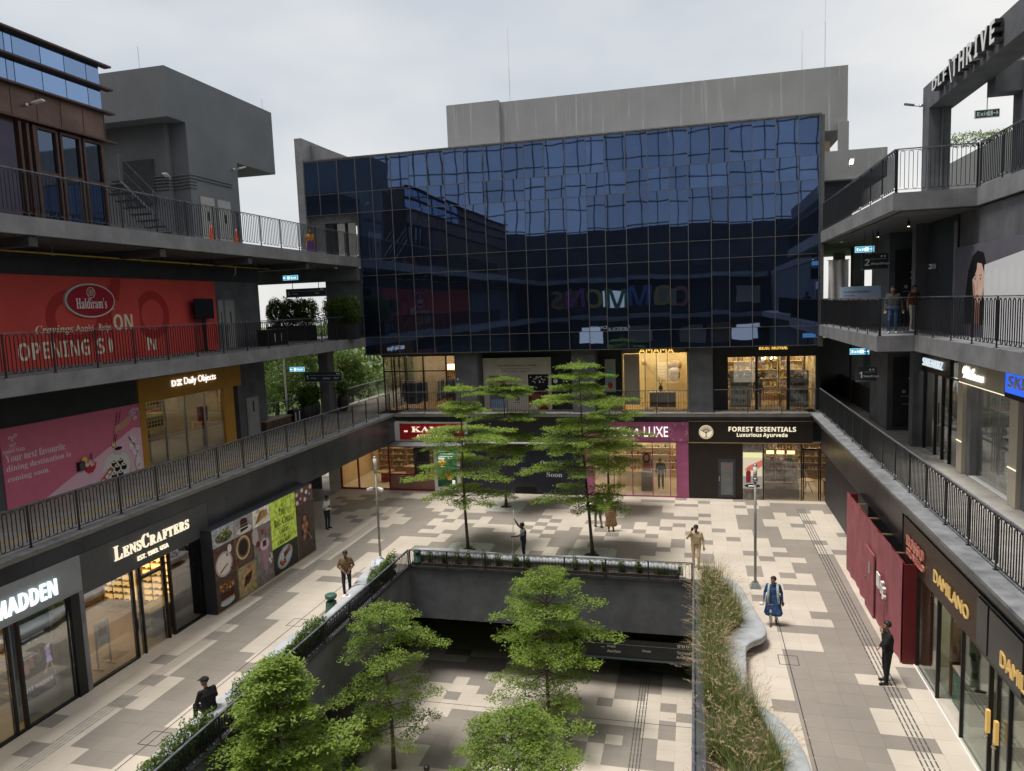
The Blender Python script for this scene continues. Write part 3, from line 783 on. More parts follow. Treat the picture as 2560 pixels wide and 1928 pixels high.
tag(MB().tube([(-22.3,36.2,21.5),(-22.3,36.2,22.2)], .012, 5).build('lightning_rod', steel), 'thin rod on the far corner of the grey stair tower', 'rod')
for x, z, n in ((-10.9, 27.6, 'left end of the grey penthouse'), (6.0, 25.4, 'right part of the penthouse, the shorter one'), (7.2, 28.6, 'right end of the penthouse, the tall one')):
    tag(MB().tube([(x,45.5,22.9),(x,45.5,(22.9+z)/2)], .02, 6).tube([(x,45.5,(22.9+z)/2),(x,45.5,z)], .010, 6).build('lightning_mast', mat('mast_metal', (.6,.6,.6), .4, 0, metal=.5)), 'slim lightning mast on the '+n, 'mast')
# steel stair between pavilion and tower
st = thing('steel_stair', 'steel stair with handrail between the pavilion and the grey tower', 'stair', (-22.2, 26.5, F3))
for s in (-22.9, -21.9): MB().bar((s, 25.0, 16.2), (s, 28.6, F3+.1), .04, .10).build('stringer', rail_grey, st)
for k in range(10): MB().box(-22.88, -21.92, 25.05+.36*k, 25.33+.36*k, 16.0-.23*k, 16.04-.23*k).build('tread', rail_paint, st)
for s in (-22.9, -21.9):
    MB().tube([(s,25.0,17.2),(s,28.6,14.95)], .022, 6).tube([(s,25.0,16.7),(s,28.6,14.5)], .015, 6).tube([(s,25,16.2),(s,25,17.2)], .02, 6).tube([(s,26.8,15.1),(s,26.8,16.08)], .02, 6).tube([(s,28.5,14.0),(s,28.5,15.0)], .02, 6).build('handrail', rail_grey, st)
cone_m = mat('cone_orange', (.62,.10,.04), .5, .08)
for y, n in ((28.1, 'nearer'), (29.9, 'farther')):
    c_ = thing('traffic_cone', 'orange traffic cone on the left terrace, the %s of two' % n, 'cone', (-20.2, y, F3))
    MB().box(-20.4, -20.0, y-.2, y+.2, F3, F3+.04).build('base', cone_m, c_)
    MB().lathe((-20.2, y, F3+.04), [(.15,0),(.10,.3),(.06,.6),(.03,.78)], 14).build('cone_body', cone_m, c_, True)
    MB().lathe((-20.2, y, F3+.40), [(.092,0),(.07,.14)], 14).build('band', white_paint, c_, True)

# ------------------------------------------------------------------ lettered beam on the right roof deck
bmx = thing('roof_beam_frame', 'charcoal roof beam frame on the right carrying large white letters', 'frame', (9, 25, F3))
MB().box(8.6, 9.5, 8, 32.1, 17.5, 18.42).build('long_beam', plaster, bmx)
MB().box(8.6, 9.35, 31.3, 32.08, F3, 17.499).build('column', plaster, bmx)
MB().tube([(9.05,31.26,F3),(9.05,31.26,17.5)], .035, 6).build('conduit', plaster, bmx)
MB().box(9.5, 14.5, 27.6, 28.3, 17.0, 17.9).build('cross_beam', plaster, bmx)
MB().box(10.3, 11.1, 27.55, 28.35, F3, 19.4).build('column', plaster, bmx)
MB().tube([(10.2,27.5,17.9),(10.28,27.48,17.95),(10.32,27.48,17.2),(10.36,27.48,16.9),(10.6,27.48,16.95)], .02, 6).build('cable', white_paint, bmx)
dl = thing('roof_lettering', 'large white block letters standing off the right roof beam', 'sign', (8.4, 27, 17.6))
pr = PR(8.6); silver = mat('letter_side', (.05,.05,.055), .4, 0); face_w = mat('letter_face', (.82,.82,.82), .4, 0)
def letters(word, yl, yr, z0, z1, parent, plane, style='bold', d=.22, gap=.12, slant=0):
    """every letter a block of its own with a pale face"""
    Wt = sum(text_geo(ch, style, 1)[2]*1.0 for ch in word)+gap*(len(word)-1); s = (yr-yl)/Wt; a = yl
    for ch in word:
        V, F, W_, H_ = text_geo(ch, style, 1)
        b = MB(); put_text(b, plane, ch, a, z0, w=W_*s, h=z1-z0, style=style, depth=d, c=.03, slant=slant); o = b.build('letter', silver, parent)
        f = MB(); put_text(f, plane, ch, a, z0, w=W_*s, h=z1-z0, style=style, depth=.012, c=.03+d, slant=slant); f.build('letter_face', face_w, o)
        a += (W_+gap)*s
letters('DLF', -30.1, -28.55, 17.80, 18.18, dl, pr)
b = MB(); b.add([pr.p(*q) for q in ((-28.40,18.38,.03),(-28.34,18.38,.03),(-28.02,17.55,.03),(-28.08,17.55,.03),(-28.40,18.38,.25),(-28.34,18.38,.25),(-28.02,17.55,.25),(-28.08,17.55,.25))], [(3,2,1,0),(4,5,6,7),(0,1,5,4),(1,2,6,5),(2,3,7,6),(3,0,4,7)]); b.build('letter', silver, dl)
b = MB(); b.add([pr.p(*q) for q in ((-28.40,18.38,.251),(-28.34,18.38,.251),(-28.02,17.55,.251),(-28.08,17.55,.251),(-28.40,18.38,.262),(-28.34,18.38,.262),(-28.02,17.55,.262),(-28.08,17.55,.262))], [(3,2,1,0),(4,5,6,7),(0,1,5,4),(1,2,6,5),(2,3,7,6),(3,0,4,7)]); b.build('letter_face', face_w, dl)
letters('THRIVE', -28.0, -24.45, 17.68, 18.30, dl, pr, gap=.16)

# planter and wall seen past the right roof deck
pw_ = thing('roof_planter', 'grey sloped roof planter with a low green hedge on the right deck', 'planter', (11.5, 36, F3))
MB().add([(10.3,36,F3),(14.5,36,F3),(14.5,37,F3),(10.3,37,F3),(10.3,36,15.9),(14.5,36,18.0),(14.5,37,18.0),(10.3,37,15.9)], [(3,2,1,0),(4,5,6,7),(0,1,5,4),(1,2,6,5),(2,3,7,6),(3,0,4,7)]).build('trough', plaster_pent, pw_)
ROOF_HEDGE = pw_

# ------------------------------------------------------------------ the wing behind the viewpoint, seen only as a reflection in the glass
rear = thing('rear_building', 'dark mall wing across the court seen mirrored in the blue glass', 'building', (-6, -14, 0))
MB().box(-34, 30, -26, -12, 0, 19.6).build('body', mat('rear_wall', (.05,.052,.058), .8, .15, .7), rear)
for z in (4.2, 8.7, 13.3): MB().box(-19, 8, -12, -9.5, z, z+.5).build('walkway_slab', plaster_lt, rear)
rr_ = random.Random(5)
for z in (.3, 5, 9.6):
    for k in range(8):
        x = -17+3.1*k; c = rr_.choice([lamp_neutral, black_wall, black_wall, cream, wood])
        MB().box(x, x+2.6, -11.99, -11.9, z, z+2.7).build('shop_window', c if c is not lamp_neutral else glow('rear_shop_light', (1,.9,.75), .5), rear)
for z in (5.2, 9.7, 14.3): MB().box(-19, 8, -9.6, -9.55, z-.3, z+.6).build('balustrade', rail_paint, rear)
rl = thing('coloured_lettering', 'row of big coloured letters seen mirrored in the glass', 'sign', (-6, -9.4, 10))
# its coloured capitals and a shop name, readable from the court, mirrored in the glass
cols = [tuple(x*.55 for x in c) for c in [(.55,.18,.22),(.6,.45,.10),(.10,.22,.55),(.12,.42,.22),(.55,.45,.08),(.45,.12,.35),(.5,.3,.12)]]
bk = Plane((0,-9.5,0), (-1,0,0), (0,0,1), (0,1,0)); a = .35
for k, ch in enumerate('COMMONS'):
    V, F, W_, H_ = text_geo(ch, 'bold', 1); s = 2.3/H_*1.12; b = MB(); put_text(b, bk, ch, a, 10.2, w=W_*s*.92, h=2.3, style='bold', depth=.2, c=.1)
    b.build('letter', mat('coloured_letter_%d' % k, cols[k], .6, 0), rl); a += W_*s*.92+.3
nd = thing('shop_lettering', 'pale shop name over the rear shops seen mirrored in the glass', 'sign', (-6, -9.4, 8))
b = MB(); put_text(b, bk, 'NEEDLEDUST', 7.4, 7.5, w=4.8, h=.4, depth=.05, c=.06); b.build('letters', glow_cream, nd)

# glass office tower farther back: its window grid is what bends in the upper panes
ot = thing('office_tower', 'tall glazed office block seen only as wavy window lines in the blue glass', 'building', (-10, -60, 0))
MB().box(-75, 45, -80, -60, 0, 85).build('glazed_body', mat('tower_glass', (.66,.71,.77), .15, .04, .3, metal=.8), ot)
tg = mat('tower_frame', (.14,.15,.17), .5, 0)
for k in range(41): MB().box(-75+3*k-.09, -75+3*k+.09, -60, -59.8, 0, 85).build('vertical_frame', tg, ot)
for k in range(21): MB().box(-75, 45, -60, -59.85, 4.1*k-.10, 4.1*k+.10).build('horizontal_frame', tg, ot)

# ------------------------------------------------------------------ shop helpers
def room(t, x0, x1, y0, y1, z0, z1, openside, wall, floor, ceil=None, lamp=None, nl=2, back=None, skip=None):
    """walls, floor and ceiling of a shop, open towards one side, with ceiling lamps"""
    e = .08; m = {'x1': (x1, x1+e, y0, y1), 'x0': (x0-e, x0, y0, y1), 'y0': (x0, x1, y0-e, y0), 'y1': (x0, x1, y1, y1+e)}
    opp = {'x1': 'x0', 'x0': 'x1', 'y0': 'y1', 'y1': 'y0'}[openside]
    for k, a in m.items():
        if k != openside and k != skip: MB().box(*a, z0, z1).build('interior_wall', (back or wall) if k == opp else wall, t)
    MB().box(x0, x1, y0, y1, z0-.001+.006, z0+.012).build('interior_floor', floor, t)
    MB().box(x0, x1, y0, y1, z1, z1+.06).build('interior_ceiling', ceil or white_paint, t)
    if lamp:
        for i in range(nl):
            for j in range(2):
                fx, fy = ((i+.5)/nl, (j*.5+.25)) if openside in ('y0', 'y1') else ((j*.5+.25), (i+.5)/nl)
                px, py = x0+(x1-x0)*fx, y0+(y1-y0)*fy
                MB().box(px-.22, px+.22, py-.22, py+.22, z1-.03, z1-.002).build('ceiling_lamp', lamp, t)
def pane_x(t, X, y0, y1, z0, z1, m=None): return MB().box(X-.006, X+.006, y0, y1, z0, z1).build('glass_pane', m or clear_glass, t)
def pane_y(t, Y, x0, x1, z0, z1, m=None): return MB().box(x0, x1, Y-.006, Y+.006, z0, z1).build('glass_pane', m or clear_glass, t)
frame_blk = mat('black_frame', (.015,.015,.016), .4, 0, metal=.3)
def post_x(t, X, y, z0, z1, w=.06, d=.1, m=None, nm='frame_post'): return MB().box(X-d/2, X+d/2, y-w/2, y+w/2, z0, z1).build(nm, m or frame_blk, t)
def post_y(t, Y, x, z0, z1, w=.06, d=.1, m=None, nm='frame_post'): return MB().box(x-w/2, x+w/2, Y-d/2, Y+d/2, z0, z1).build(nm, m or frame_blk, t)
RS = random.Random(21)
GOODS = [mat('goods_%d' % k, c, .5, .1, 6) for k, c in enumerate([(.5,.35,.2),(.25,.1,.06),(.08,.07,.07),(.55,.5,.42),(.3,.32,.3),(.45,.2,.12),(.15,.12,.22),(.6,.55,.3)])]
def goods_row(shelf, axis, fixed, a0, a1, z, n, hmin=.08, hmax=.24, w=.1, mats=None, shape='box'):
    """small boxes, jars or shoes standing on one shelf, each a sub-part"""
    for k in range(n):
        a = a0+(a1-a0)*(k+.5)/n+RS.uniform(-.02,.02); h = RS.uniform(hmin, hmax); ww = w*RS.uniform(.7,1.2); c = (fixed, a) if axis == 'y' else (a, fixed)
        b = MB()
        if shape == 'jar': b.lathe((c[0],c[1],z), [(ww*.5,0),(ww*.5,h*.7),(ww*.28,h*.82),(ww*.28,h)], 8)
        elif shape == 'shoe':
            dx, dy = (0,1) if axis == 'y' else (1,0)
            b.tube([(c[0]-dx*.12,c[1]-dy*.12,z+.075),(c[0]-dx*.04,c[1]-dy*.04,z+.06),(c[0]+dx*.06,c[1]+dy*.06,z+.04),(c[0]+dx*.13,c[1]+dy*.13,z+.03)], [.045,.055,.045,.02], 8)
        else: b.box(c[0]-ww/2, c[0]+ww/2, c[1]-ww/2, c[1]+ww/2, z, z+h)
        b.build({'jar':'jar','shoe':'shoe','box':'packet'}[shape], RS.choice(mats or GOODS), shelf)
def shelf_unit(label, face, fixed, a0, a1, z0, zs, depth=.3, m=wood, n=8, shape='box', back=None, group=None, hmin=.08, hmax=.24, w=.1, mats=None, bays=0):
    """wall shelving. face: 'x+' looks to +X (fixed = front X), 'x-', 'y-' (fixed = front Y)"""
    if face[0] == 'x':
        s = 1 if face == 'x+' else -1; xa, xb = sorted((fixed, fixed-s*depth)); t = thing('display_shelf', label, 'shelf', ((xa+xb)/2, (a0+a1)/2, z0), group)
        bx = (xa, xa+.02) if s > 0 else (xb-.02, xb)
        MB().box(bx[0], bx[1], a0, a1, z0, zs[-1]+.4).build('back_panel', back or m, t)
        for a in [a0, a1-.03]+[a0+(a1-a0)*k/bays for k in range(1, bays)]: MB().box(xa+.021, xb, a, a+.03, z0, zs[-1]+.4).build('upright', m, t) if s > 0 else MB().box(xa, xb-.021, a, a+.03, z0, zs[-1]+.4).build('upright', m, t)
        for z in zs:
            sh = MB().box(xa+.022, xb-.003, a0+.031, a1-.031, z, z+.03).build('shelf_board', m, t)
            if n: goods_row(sh, 'y', (xa+xb)/2+s*.03, a0+.06, a1-.06, z+.031, n, hmin, hmax, w, mats, shape)
    else:
        ya, yb = fixed, fixed+depth; t = thing('display_shelf', label, 'shelf', ((a0+a1)/2, (ya+yb)/2, z0), group)
        MB().box(a0, a1, yb-.02, yb, z0, zs[-1]+.4).build('back_panel', back or m, t)
        for a in [a0, a1-.03]+[a0+(a1-a0)*k/bays for k in range(1, bays)]: MB().box(a, a+.03, ya, yb-.021, z0, zs[-1]+.4).build('upright', m, t)
        for z in zs:
            sh = MB().box(a0+.031, a1-.031, ya+.003, yb-.022, z, z+.03).build('shelf_board', m, t)
            if n: goods_row(sh, 'x', (ya+yb)/2, a0+.06, a1-.06, z+.031, n, hmin, hmax, w, mats, shape)
    return t
def counter(label, x0, x1, y0, y1, z0, h, top, base, inset=.08):
    t = thing('display_counter', label, 'counter', ((x0+x1)/2, (y0+y1)/2, z0))
    MB().box(x0+inset, x1-inset, y0+inset, y1-inset, z0+.012, z0+h-.06).build('base', base, t); MB().box(x0, x1, y0, y1, z0+h-.06, z0+h).build('top', top, t); return t

# ================================================================== left wing, ground floor
GX = -17.3
sh = thing('shoe_shop', 'grey fronted shoe shop at the lower left edge with lit white letters', 'shop', (GX, 14, 0))
room(sh, -22.2, GX-.15, 9.5, 16.28, 0, 2.98, 'x1', cream, mat('honey_floor', (.50,.37,.18), .35, .08), lamp=lamp_warm, nl=3)
MB().box(-17.4, -17.24, 9.5, 16.76, 3.0, 4.055).build('sign_fascia', mat('sign_grey', (.27,.28,.29), .5, .05), sh)
pl = PL(-17.24); m_ = MB(); put_text(m_, pl, 'MADDEN', 14.0, 3.24, w=1.88, h=.46, style='bold', depth=.05, c=.02); m_.build('letters', glow('lit_ice_letters', (.80,.95,1), .7), sh)
m_ = MB(); put_text(m_, pl, 'STEVE', 12.3, 3.24, w=1.45, h=.46, style='bold', depth=.05, c=.02); m_.build('letters', MATS['lit_ice_letters'], sh)
for y in (14.33, 14.64, 12.2): post_x(sh, GX, y, 0, 2.99, .07, .12)
post_x(sh, GX, 16.42, 0, 2.99, .30, .22, nm='corner_pillar'); MB().box(-17.45, -17.2, 16.58, 16.74, 0, 2.99).build('grey_pillar', plaster_lt, sh)
pane_x(sh, GX, 14.68, 16.26, .06, 2.98); pane_x(sh, GX, 12.25, 14.29, .06, 2.98); pane_x(sh, GX, 9.6, 12.15, .06, 2.98)
MB().box(-17.36, -17.24, 9.5, 16.27, .001+.008, .06).build('sill', frame_blk, sh)
ps = thing('advert_stand', 'tall grey display board with a dark poster inside the shoe shop window', 'poster', (-17.8, 15.5, 0))
MB().box(-17.86, -17.78, 14.72, 16.2, .02, 2.85).build('board', mat('board_grey', (.42,.41,.40), .6, .04), ps)
p = Print(PL(-17.78)); dk = hexc('2b2a2c'); p.rect(14.86, 16.06, .45, 2.72, dk); p.poly([(14.86,1.9),(16.06,2.3),(16.06,2.72),(14.86,2.72)], hexc('20242f')); p.poly([(14.86,.45),(16.06,.45),(16.06,1.35),(14.86,1.2)], hexc('38383a'))
p.text('THE NEXT CHAPTER', 14.95, 2.12, w=.9, h=.07, col=hexc('b8b4b4'), style='bold'); p.text('OF THE STORY', 15.3, 2.0, w=.65, h=.07, col=hexc('b8b4b4'), style='bold')
for a, b, c1 in ((15.2,1.35,'8a5a58'),(15.36,1.45,'6a4a48'),(15.62,1.5,'4a4240')):
    p.oval(a, b+.18, .035, .05, hexc('7a5048'), 10); p.poly([(a-.1,b-.16),(a+.1,b-.16),(a+.07,b+.13),(a-.07,b+.13)], hexc(c1)); p.line([(a-.04,b-.16),(a-.08,b-.45)], .05, hexc('2a2628')); p.line([(a+.04,b-.16),(a+.09,b-.45)], .05, hexc('2a2628'))
p.oval(15.86, 1.66, .06, .07, hexc('b08a78'), 12); p.oval(15.93,1.68,.05,.06,hexc('c8c4e0'),12); p.oval(15.9,1.5,.075,.12,hexc('9a88c4'),14); p.poly([(15.82,1.22),(16.02,1.22),(15.97,1.4),(15.85,1.4)], hexc('b8a8d8')); p.line([(15.88,1.22),(15.74,.95)], .05, hexc('a87868')); p.line([(15.95,1.22),(16.03,1.0)], .05, hexc('a87868'))
p.text('STEVE MADDEN', 14.96, .68, w=1.0, h=.12, col=hexc('c8b8c8'), style='bold', slant=.25); p.build('print', ink_lit, ps)
shelf_unit('tall shelves of shoes seen through the shoe shop window', 'x+', -21.6, 11.2, 15.6, .02, [.3,.75,1.2,1.65,2.1], .4, mat('shelf_pine', (.62,.45,.22), .5, .08), 11, 'shoe', bays=3)
shelf_unit('short shoe shelves beside the poster in the shoe shop', 'y-', 15.4, -20.4, -17.95, .02, [.3,.7,1.1,1.5,1.9,2.3], .4, MATS['shelf_pine'], 8, 'shoe')

op = thing('optical_shop', 'charcoal fronted eyewear shop with cream letters on the left', 'shop', (GX, 19.5, 0))
room(op, -24.0, GX-.15, 16.8, 22.0, 0, 2.86, 'x1', wood, mat('oak_floor', (.40,.28,.16), .4, .12, 2, stretch=(8,1,1)), lamp=lamp_warm, nl=4)
MB().box(-17.4, -17.26, 16.765, 22.5, 2.86, 4.055).build('sign_fascia', mat('fascia_charcoal', (.075,.077,.08), .55, .06), op)
pl = PL(-17.26); m_ = MB()
a = 18.0
for ch, hh in zip('LENSCRAFTERS', [.44]+[.32]*3+[.44]+[.32]*7):
    V, F, W_, H_ = text_geo(ch, 'serif', 1); wv = W_*hh/H_*.80; put_text(m_, pl, ch, a, 3.42, w=wv, h=hh, style='serif', depth=.05, c=.02); a += wv+.045
LW = a
m_.build('letters', glow_cream, op)
m_ = MB(); put_text(m_, pl, 'EST. 1983. USA', 18.93, 3.10, w=1.4, h=.15, depth=.04, c=.02, style='bold'); m_.build('letters', glow_cream, op)
for y in (18.67, 18.98, 20.1, 20.36, 22.2): post_x(op, GX, y, 0, 2.86, .06, .12)
for q_ in ((16.75,18.64,.009,.07),(20.4,22.2,.009,.07),(19.0,20.07,2.45,2.55)): MB().box(-17.36, -17.24, *q_).build('sill', frame_blk, op)
pane_x(op, GX, 16.78, 18.63, .07, 2.85); pane_x(op, GX, 20.4, 22.16, .07, 2.85, dim_glass); pane_x(op, GX-.04, 19.02, 20.06, .02, 2.44); pane_x(op, GX, 18.71, 18.94, .02, 2.85)
MB().box(-17.24,-17.2,18.70,18.72,.9,1.3).build('door_handle', steel, op)
amber = glow('backlit_amber_shelf', (1,.60,.20), .75, True); amb_board = mat('amber_board', (.55,.33,.10), .5, .05)
for lab, x0, x1 in (('backlit wall of eyeglass frames at the end of the eyewear shop', -21.5, -20.15), ('second backlit rack of eyeglass frames beside the eyewear counter', -19.75, -18.55)):
    Y = 21.88; t = thing('eyewear_wall', lab, 'display', ((x0+x1)/2, Y, 0))
    MB().box(x0, x1, Y, Y+.05, .4, 2.75).build('light_panel', amber, t)
    for k in range(10):
        z = .4+.25*k; s_ = MB().box(x0, x1, Y-.12, Y, z, z+.02).build('shelf_board', amb_board, t); n = int((x1-x0)/.2)
        for q in range(n):
            xx = x0+(x1-x0)*(q+.5)/n
            if RS.random() < .8: MB().box(xx-.06, xx-.012, Y-.07, Y-.04, z+.03, z+.075).box(xx+.012, xx+.06, Y-.07, Y-.04, z+.03, z+.075).box(xx-.012, xx+.012, Y-.065, Y-.045, z+.058, z+.068).build('eyeglasses', black_paint, s_)
    for q in range(int((x1-x0)/.45)+1): MB().box(x0+.45*q, x0+.45*q+.02, Y-.13, Y-.1, .4, 2.75).build('divider', wood_dk, t)
ct = counter('long display counter with glasses inside the eyewear shop', -18.45, -17.75, 19.9, 21.5, 0, .95, mat('counter_top', (.6,.52,.36), .4, .05), plaster)
sg = thing('poster_stand', 'slim wooden poster stand behind the eyewear shop window', 'sign stand', (-17.9, 17.95, 0))
for y in (17.7, 18.2): MB().box(-17.93, -17.89, y-.02, y+.02, .04, 1.5).build('leg', wood, sg); MB().box(-18.1, -17.72, y-.03, y+.03, .013, .045).build('foot', wood, sg)
MB().box(-17.92, -17.90, 17.72, 18.18, .22, .26).build('crossbar', wood, sg); MB().box(-17.925, -17.895, 17.722, 18.178, .72, 1.48).build('panel', white_paint, sg)
p = Print(PL(-17.895)); p.rect(17.80, 18.12, 1.02, 1.4, hexc('6a5a58')); p.oval(17.9,1.22,.07,.1,hexc('8a6048'),14); p.oval(18.03,1.25,.07,.1,hexc('a87858'),14); p.oval(17.9,1.31,.07,.05,hexc('1c1614'),12); p.oval(18.03,1.34,.07,.05,hexc('2a1c18'),12); p.rect(17.84,18.1,1.2,1.23,hexc('181414')); [p.rect(17.82,18.05,.92-.05*k,.935-.05*k,hexc('b0b0b0')) for k in range(4)]; p.build('print', ink, sg)
wp = thing('window_poster', 'dark window panel with pink tree graphic at the end of the eyewear shop', 'poster', (-17.5, 21.9, 0))
MB().box(-17.5, -17.46, 21.55, 22.15, .05, 2.8).build('board', black_paint, wp)
p = Print(PL(-17.46)); [p.oval(21.6+RS.random()*.5, 1.5+RS.random()*1.1, .05, .12, hexc(RS.choice(['b06a8a','8a4a6a','c88aa8'])), 8, RS.random()*3) for k in range(12)]; p.rect(21.75,22.05,.2,.22,(.6,.6,.6)); p.rect(21.75,22.05,.25,.27,(.6,.6,.6)); p.build('print', ink, wp)

# food photograph hoarding
BX = -16.8
fh = thing('food_hoarding', 'hoarding of food photographs with a lime green cafe name panel on the left', 'hoarding', (BX, 25.5, 0))
MB().box(-17.28, BX, 22.0, 29.1, .009, 3.13).build('board', black_wall, fh)
MB().box(BX, BX+.03, 22.0, 29.1, .009, .05).build('skirting', wood, fh)
P_ = {}
def fpanel(y0, y1, z0, z1, bgc):
    pn = MB().box(BX+.001, BX+.02, y0+.006, y1-.006, z0+.006, z1-.006).build('photo_panel', mat('panel_'+bgc, tuple(min(.9, x*1.5) for x in hexc(bgc)), .55, .25, 6), fh)
    return Print(PL(BX+.02)), pn
def blob(p, a, b, ra, rb, n, cols, rmin, rmax, rnd):
    for k in range(n):
        t = rnd.random()*6.283; q = math.sqrt(rnd.random()); r = rnd.uniform(rmin, rmax)
        p.oval(a+ra*q*math.cos(t), b+rb*q*math.sin(t), r, r*rnd.uniform(.5,1), hexc(rnd.choice(cols)), 8, rnd.random()*3)
rf = random.Random(9); ink_ = ink
p, o = fpanel(22.0, 23.28, 2.44, 3.12, '9a9ba0'); p.oval(22.65,2.72,.5,.2,hexc('6a5a44'),20); blob(p,22.65,2.78,.42,.2,50,['3f5a24','5c7a30','2c4018','7a8a50','c8b890'],.03,.09,rf); p.build('print', ink_, o)
p, o = fpanel(23.28, 24.46, 2.44, 3.12, '8a8486'); p.oval(23.9,2.6,.5,.14,hexc('d8d4cc'),20); p.poly([(23.65,2.55),(24.15,2.6),(24.12,2.98),(23.68,2.92)],hexc('2a1a18')); p.rect(23.66,24.13,2.68,2.72,hexc('d8ccc0')); p.rect(23.66,24.13,2.8,2.83,hexc('8a7468')); p.oval(23.88,2.98,.22,.08,hexc('4a1c24'),14); p.build('print', ink_, o)
p, o = fpanel(24.46, 25.66, 2.44, 3.12, 'c8c4ba'); p.oval(25.05,2.7,.5,.22,hexc('e4e0d4'),20); p.poly([(24.6,2.55),(25.3,2.72),(25.25,3.02),(24.95,2.98)],hexc('8a6438')); p.poly([(24.85,2.6),(25.5,2.75),(25.42,3.0),(25.1,2.95)],hexc('c89a5c')); [p.line([(24.95+.1*k,2.66),(25.08+.1*k,2.96)],.02,hexc('6a4420')) for k in range(5)]; p.build('print', ink_, o)
p, o = fpanel(22.0, 24.44, 1.24, 2.44, '4a342c'); p.oval(22.55,1.72,.5,.46,hexc('b8a8a4'),26); p.oval(22.55,1.72,.42,.38,hexc('dcd4d0'),26); p.poly([(22.3,1.5),(22.75,1.72),(22.45,1.92)],hexc('e8dccc')); p.poly([(22.3,1.42),(22.75,1.66),(22.75,1.72),(22.3,1.5)],hexc('7a3c2c')); p.oval(22.75,2.0,.06,.05,hexc('b03030'),10); p.oval(22.92,2.2,.12,.16,hexc('e4dcd8'),16); p.oval(23.75,1.95,.44,.46,hexc('c8b48c'),28); p.oval(23.75,1.95,.36,.38,hexc('7a5838'),28); p.oval(23.75,1.95,.29,.31,hexc('1f1414'),26); blob(p,23.2,1.5,.3,.15,24,['6a2c1c','8a3c24','4a1c14'],.02,.05,rf); p.line([(24.15,1.4),(24.38,2.2)],.03,hexc('6a645c')); p.build('print', ink_, o)
p, o = fpanel(22.0, 23.33, .06, 1.24, '3a2a24'); p.oval(22.6,.3,.42,.14,hexc('a8bcc8'),22); p.poly([(22.2,.35),(23.0,.35),(23.02,.7),(22.18,.7)],hexc('3c2018')); p.rect(22.2,23.0,.35,.42,hexc('b88460')); blob(p,22.6,.86,.46,.18,60,['a86a2c','c88c44','8a5220','e0b070'],.02,.05,rf); p.build('print', ink_, o)
p, o = fpanel(23.33, 24.44, .06, 1.24, '8a7a5c'); p.poly([(23.5,.3),(24.1,.5),(24.35,1.0),(23.75,.85)],hexc('c88c44')); p.poly([(23.6,.38),(24.05,.54),(24.24,.92),(23.78,.8)],hexc('2a1a14')); blob(p,23.9,.65,.22,.18,26,['4a2c1c','5c3820','1c1210'],.03,.06,rf); p.oval(24.0,1.12,.12,.07,hexc('a85c2c'),14); p.oval(24.28,.25,.09,.07,hexc('b8a83c'),12); p.build('print', ink_, o)
p, o = fpanel(24.46, 25.66, .06, 2.44, '6a6260'); p.oval(24.55,2.1,.22,.34,hexc('b8b0ac'),20); p.oval(25.05,2.15,.1,.13,hexc('a03030'),14); p.oval(24.7,1.75,.13,.13,hexc('6a2024'),14); p.poly([(24.85,1.55),(25.45,1.55),(25.3,.55),(25.0,.55)],hexc('9a7484')); [p.line([(24.95+.1*k,1.5),(25.05+.05*k,.6)],.025,hexc('b894a4')) for k in range(5)]; p.oval(25.15,1.62,.31,.24,hexc('d8b8c4'),24); p.poly([(25.0,1.55),(25.25,1.52),(25.28,1.75),(25.03,1.78)],hexc('2c2428')); p.line([(25.2,1.7),(25.26,2.1)],.03,hexc('2c2428')); p.oval(25.15,.4,.24,.1,hexc('8a7480'),18); p.rect(25.08,25.22,.4,.6,hexc('9a8490')); blob(p,25.5,.9,.1,.25,10,['d8d8d8','b8b8bc'],.04,.08,rf); p.build('print', ink_, o)
p, o = fpanel(25.66, 27.6, 1.16, 3.12, 'b4dc50'); G_ = hexc('1c2410')
p.text('T', 26.30, 2.42, w=.16, h=.30, col=G_, style='thin' if False else 'serif'); p.text('HE', 26.48, 2.42, w=.34, h=.22, col=G_, style='serif')
p.text('B', 25.92, 2.02, w=.17, h=.30, col=G_, style='serif'); p.text('IG', 26.11, 2.02, w=.27, h=.22, col=G_, style='serif'); p.text('C', 26.52, 2.02, w=.2, h=.30, col=G_, style='serif'); p.text('HILL', 26.74, 2.02, w=.58, h=.22, col=G_, style='serif')
p.rect(26.1,26.55,1.91,1.92,G_); p.rect(26.65,27.1,1.91,1.92,G_); p.oval(26.6,1.915,.03,.03,G_,8); p.text('CAKERY', 26.25, 1.66, w=.72, h=.17, col=G_, style='serif'); p.text('&', 26.55, 1.46, h=.14, col=G_, style='serif'); p.text('CREAMERY', 26.1, 1.24, w=1.0, h=.17, col=G_, style='serif'); p.line([(26.55,3.12),(26.58,2.8)],.02,G_); p.build('print', ink_, o)
p, o = fpanel(25.66, 27.6, .06, 1.16, '241f1e'); p.oval(26.55,.62,.62,.42,hexc('8fa4b4'),28,.4); p.oval(26.55,.62,.54,.35,hexc('b4c4cc'),28,.4); p.poly([(26.5,.55),(27.0,.8),(26.95,1.0),(26.45,.8)],hexc('6a3418')); p.oval(26.85,.9,.18,.09,hexc('a0602c'),12,.5); p.oval(26.3,.72,.13,.12,hexc('d8d4c4'),16); p.text('A', 26.26,.68,h=.08,col=hexc('3a4a2c'),style='bold'); blob(p,26.35,.42,.26,.14,22,['a8602c','c88444','8a4a20'],.04,.08,rf); p.build('print', ink_, o)
p, o = fpanel(27.6, 29.1, 2.44, 3.12, '5a4448'); 
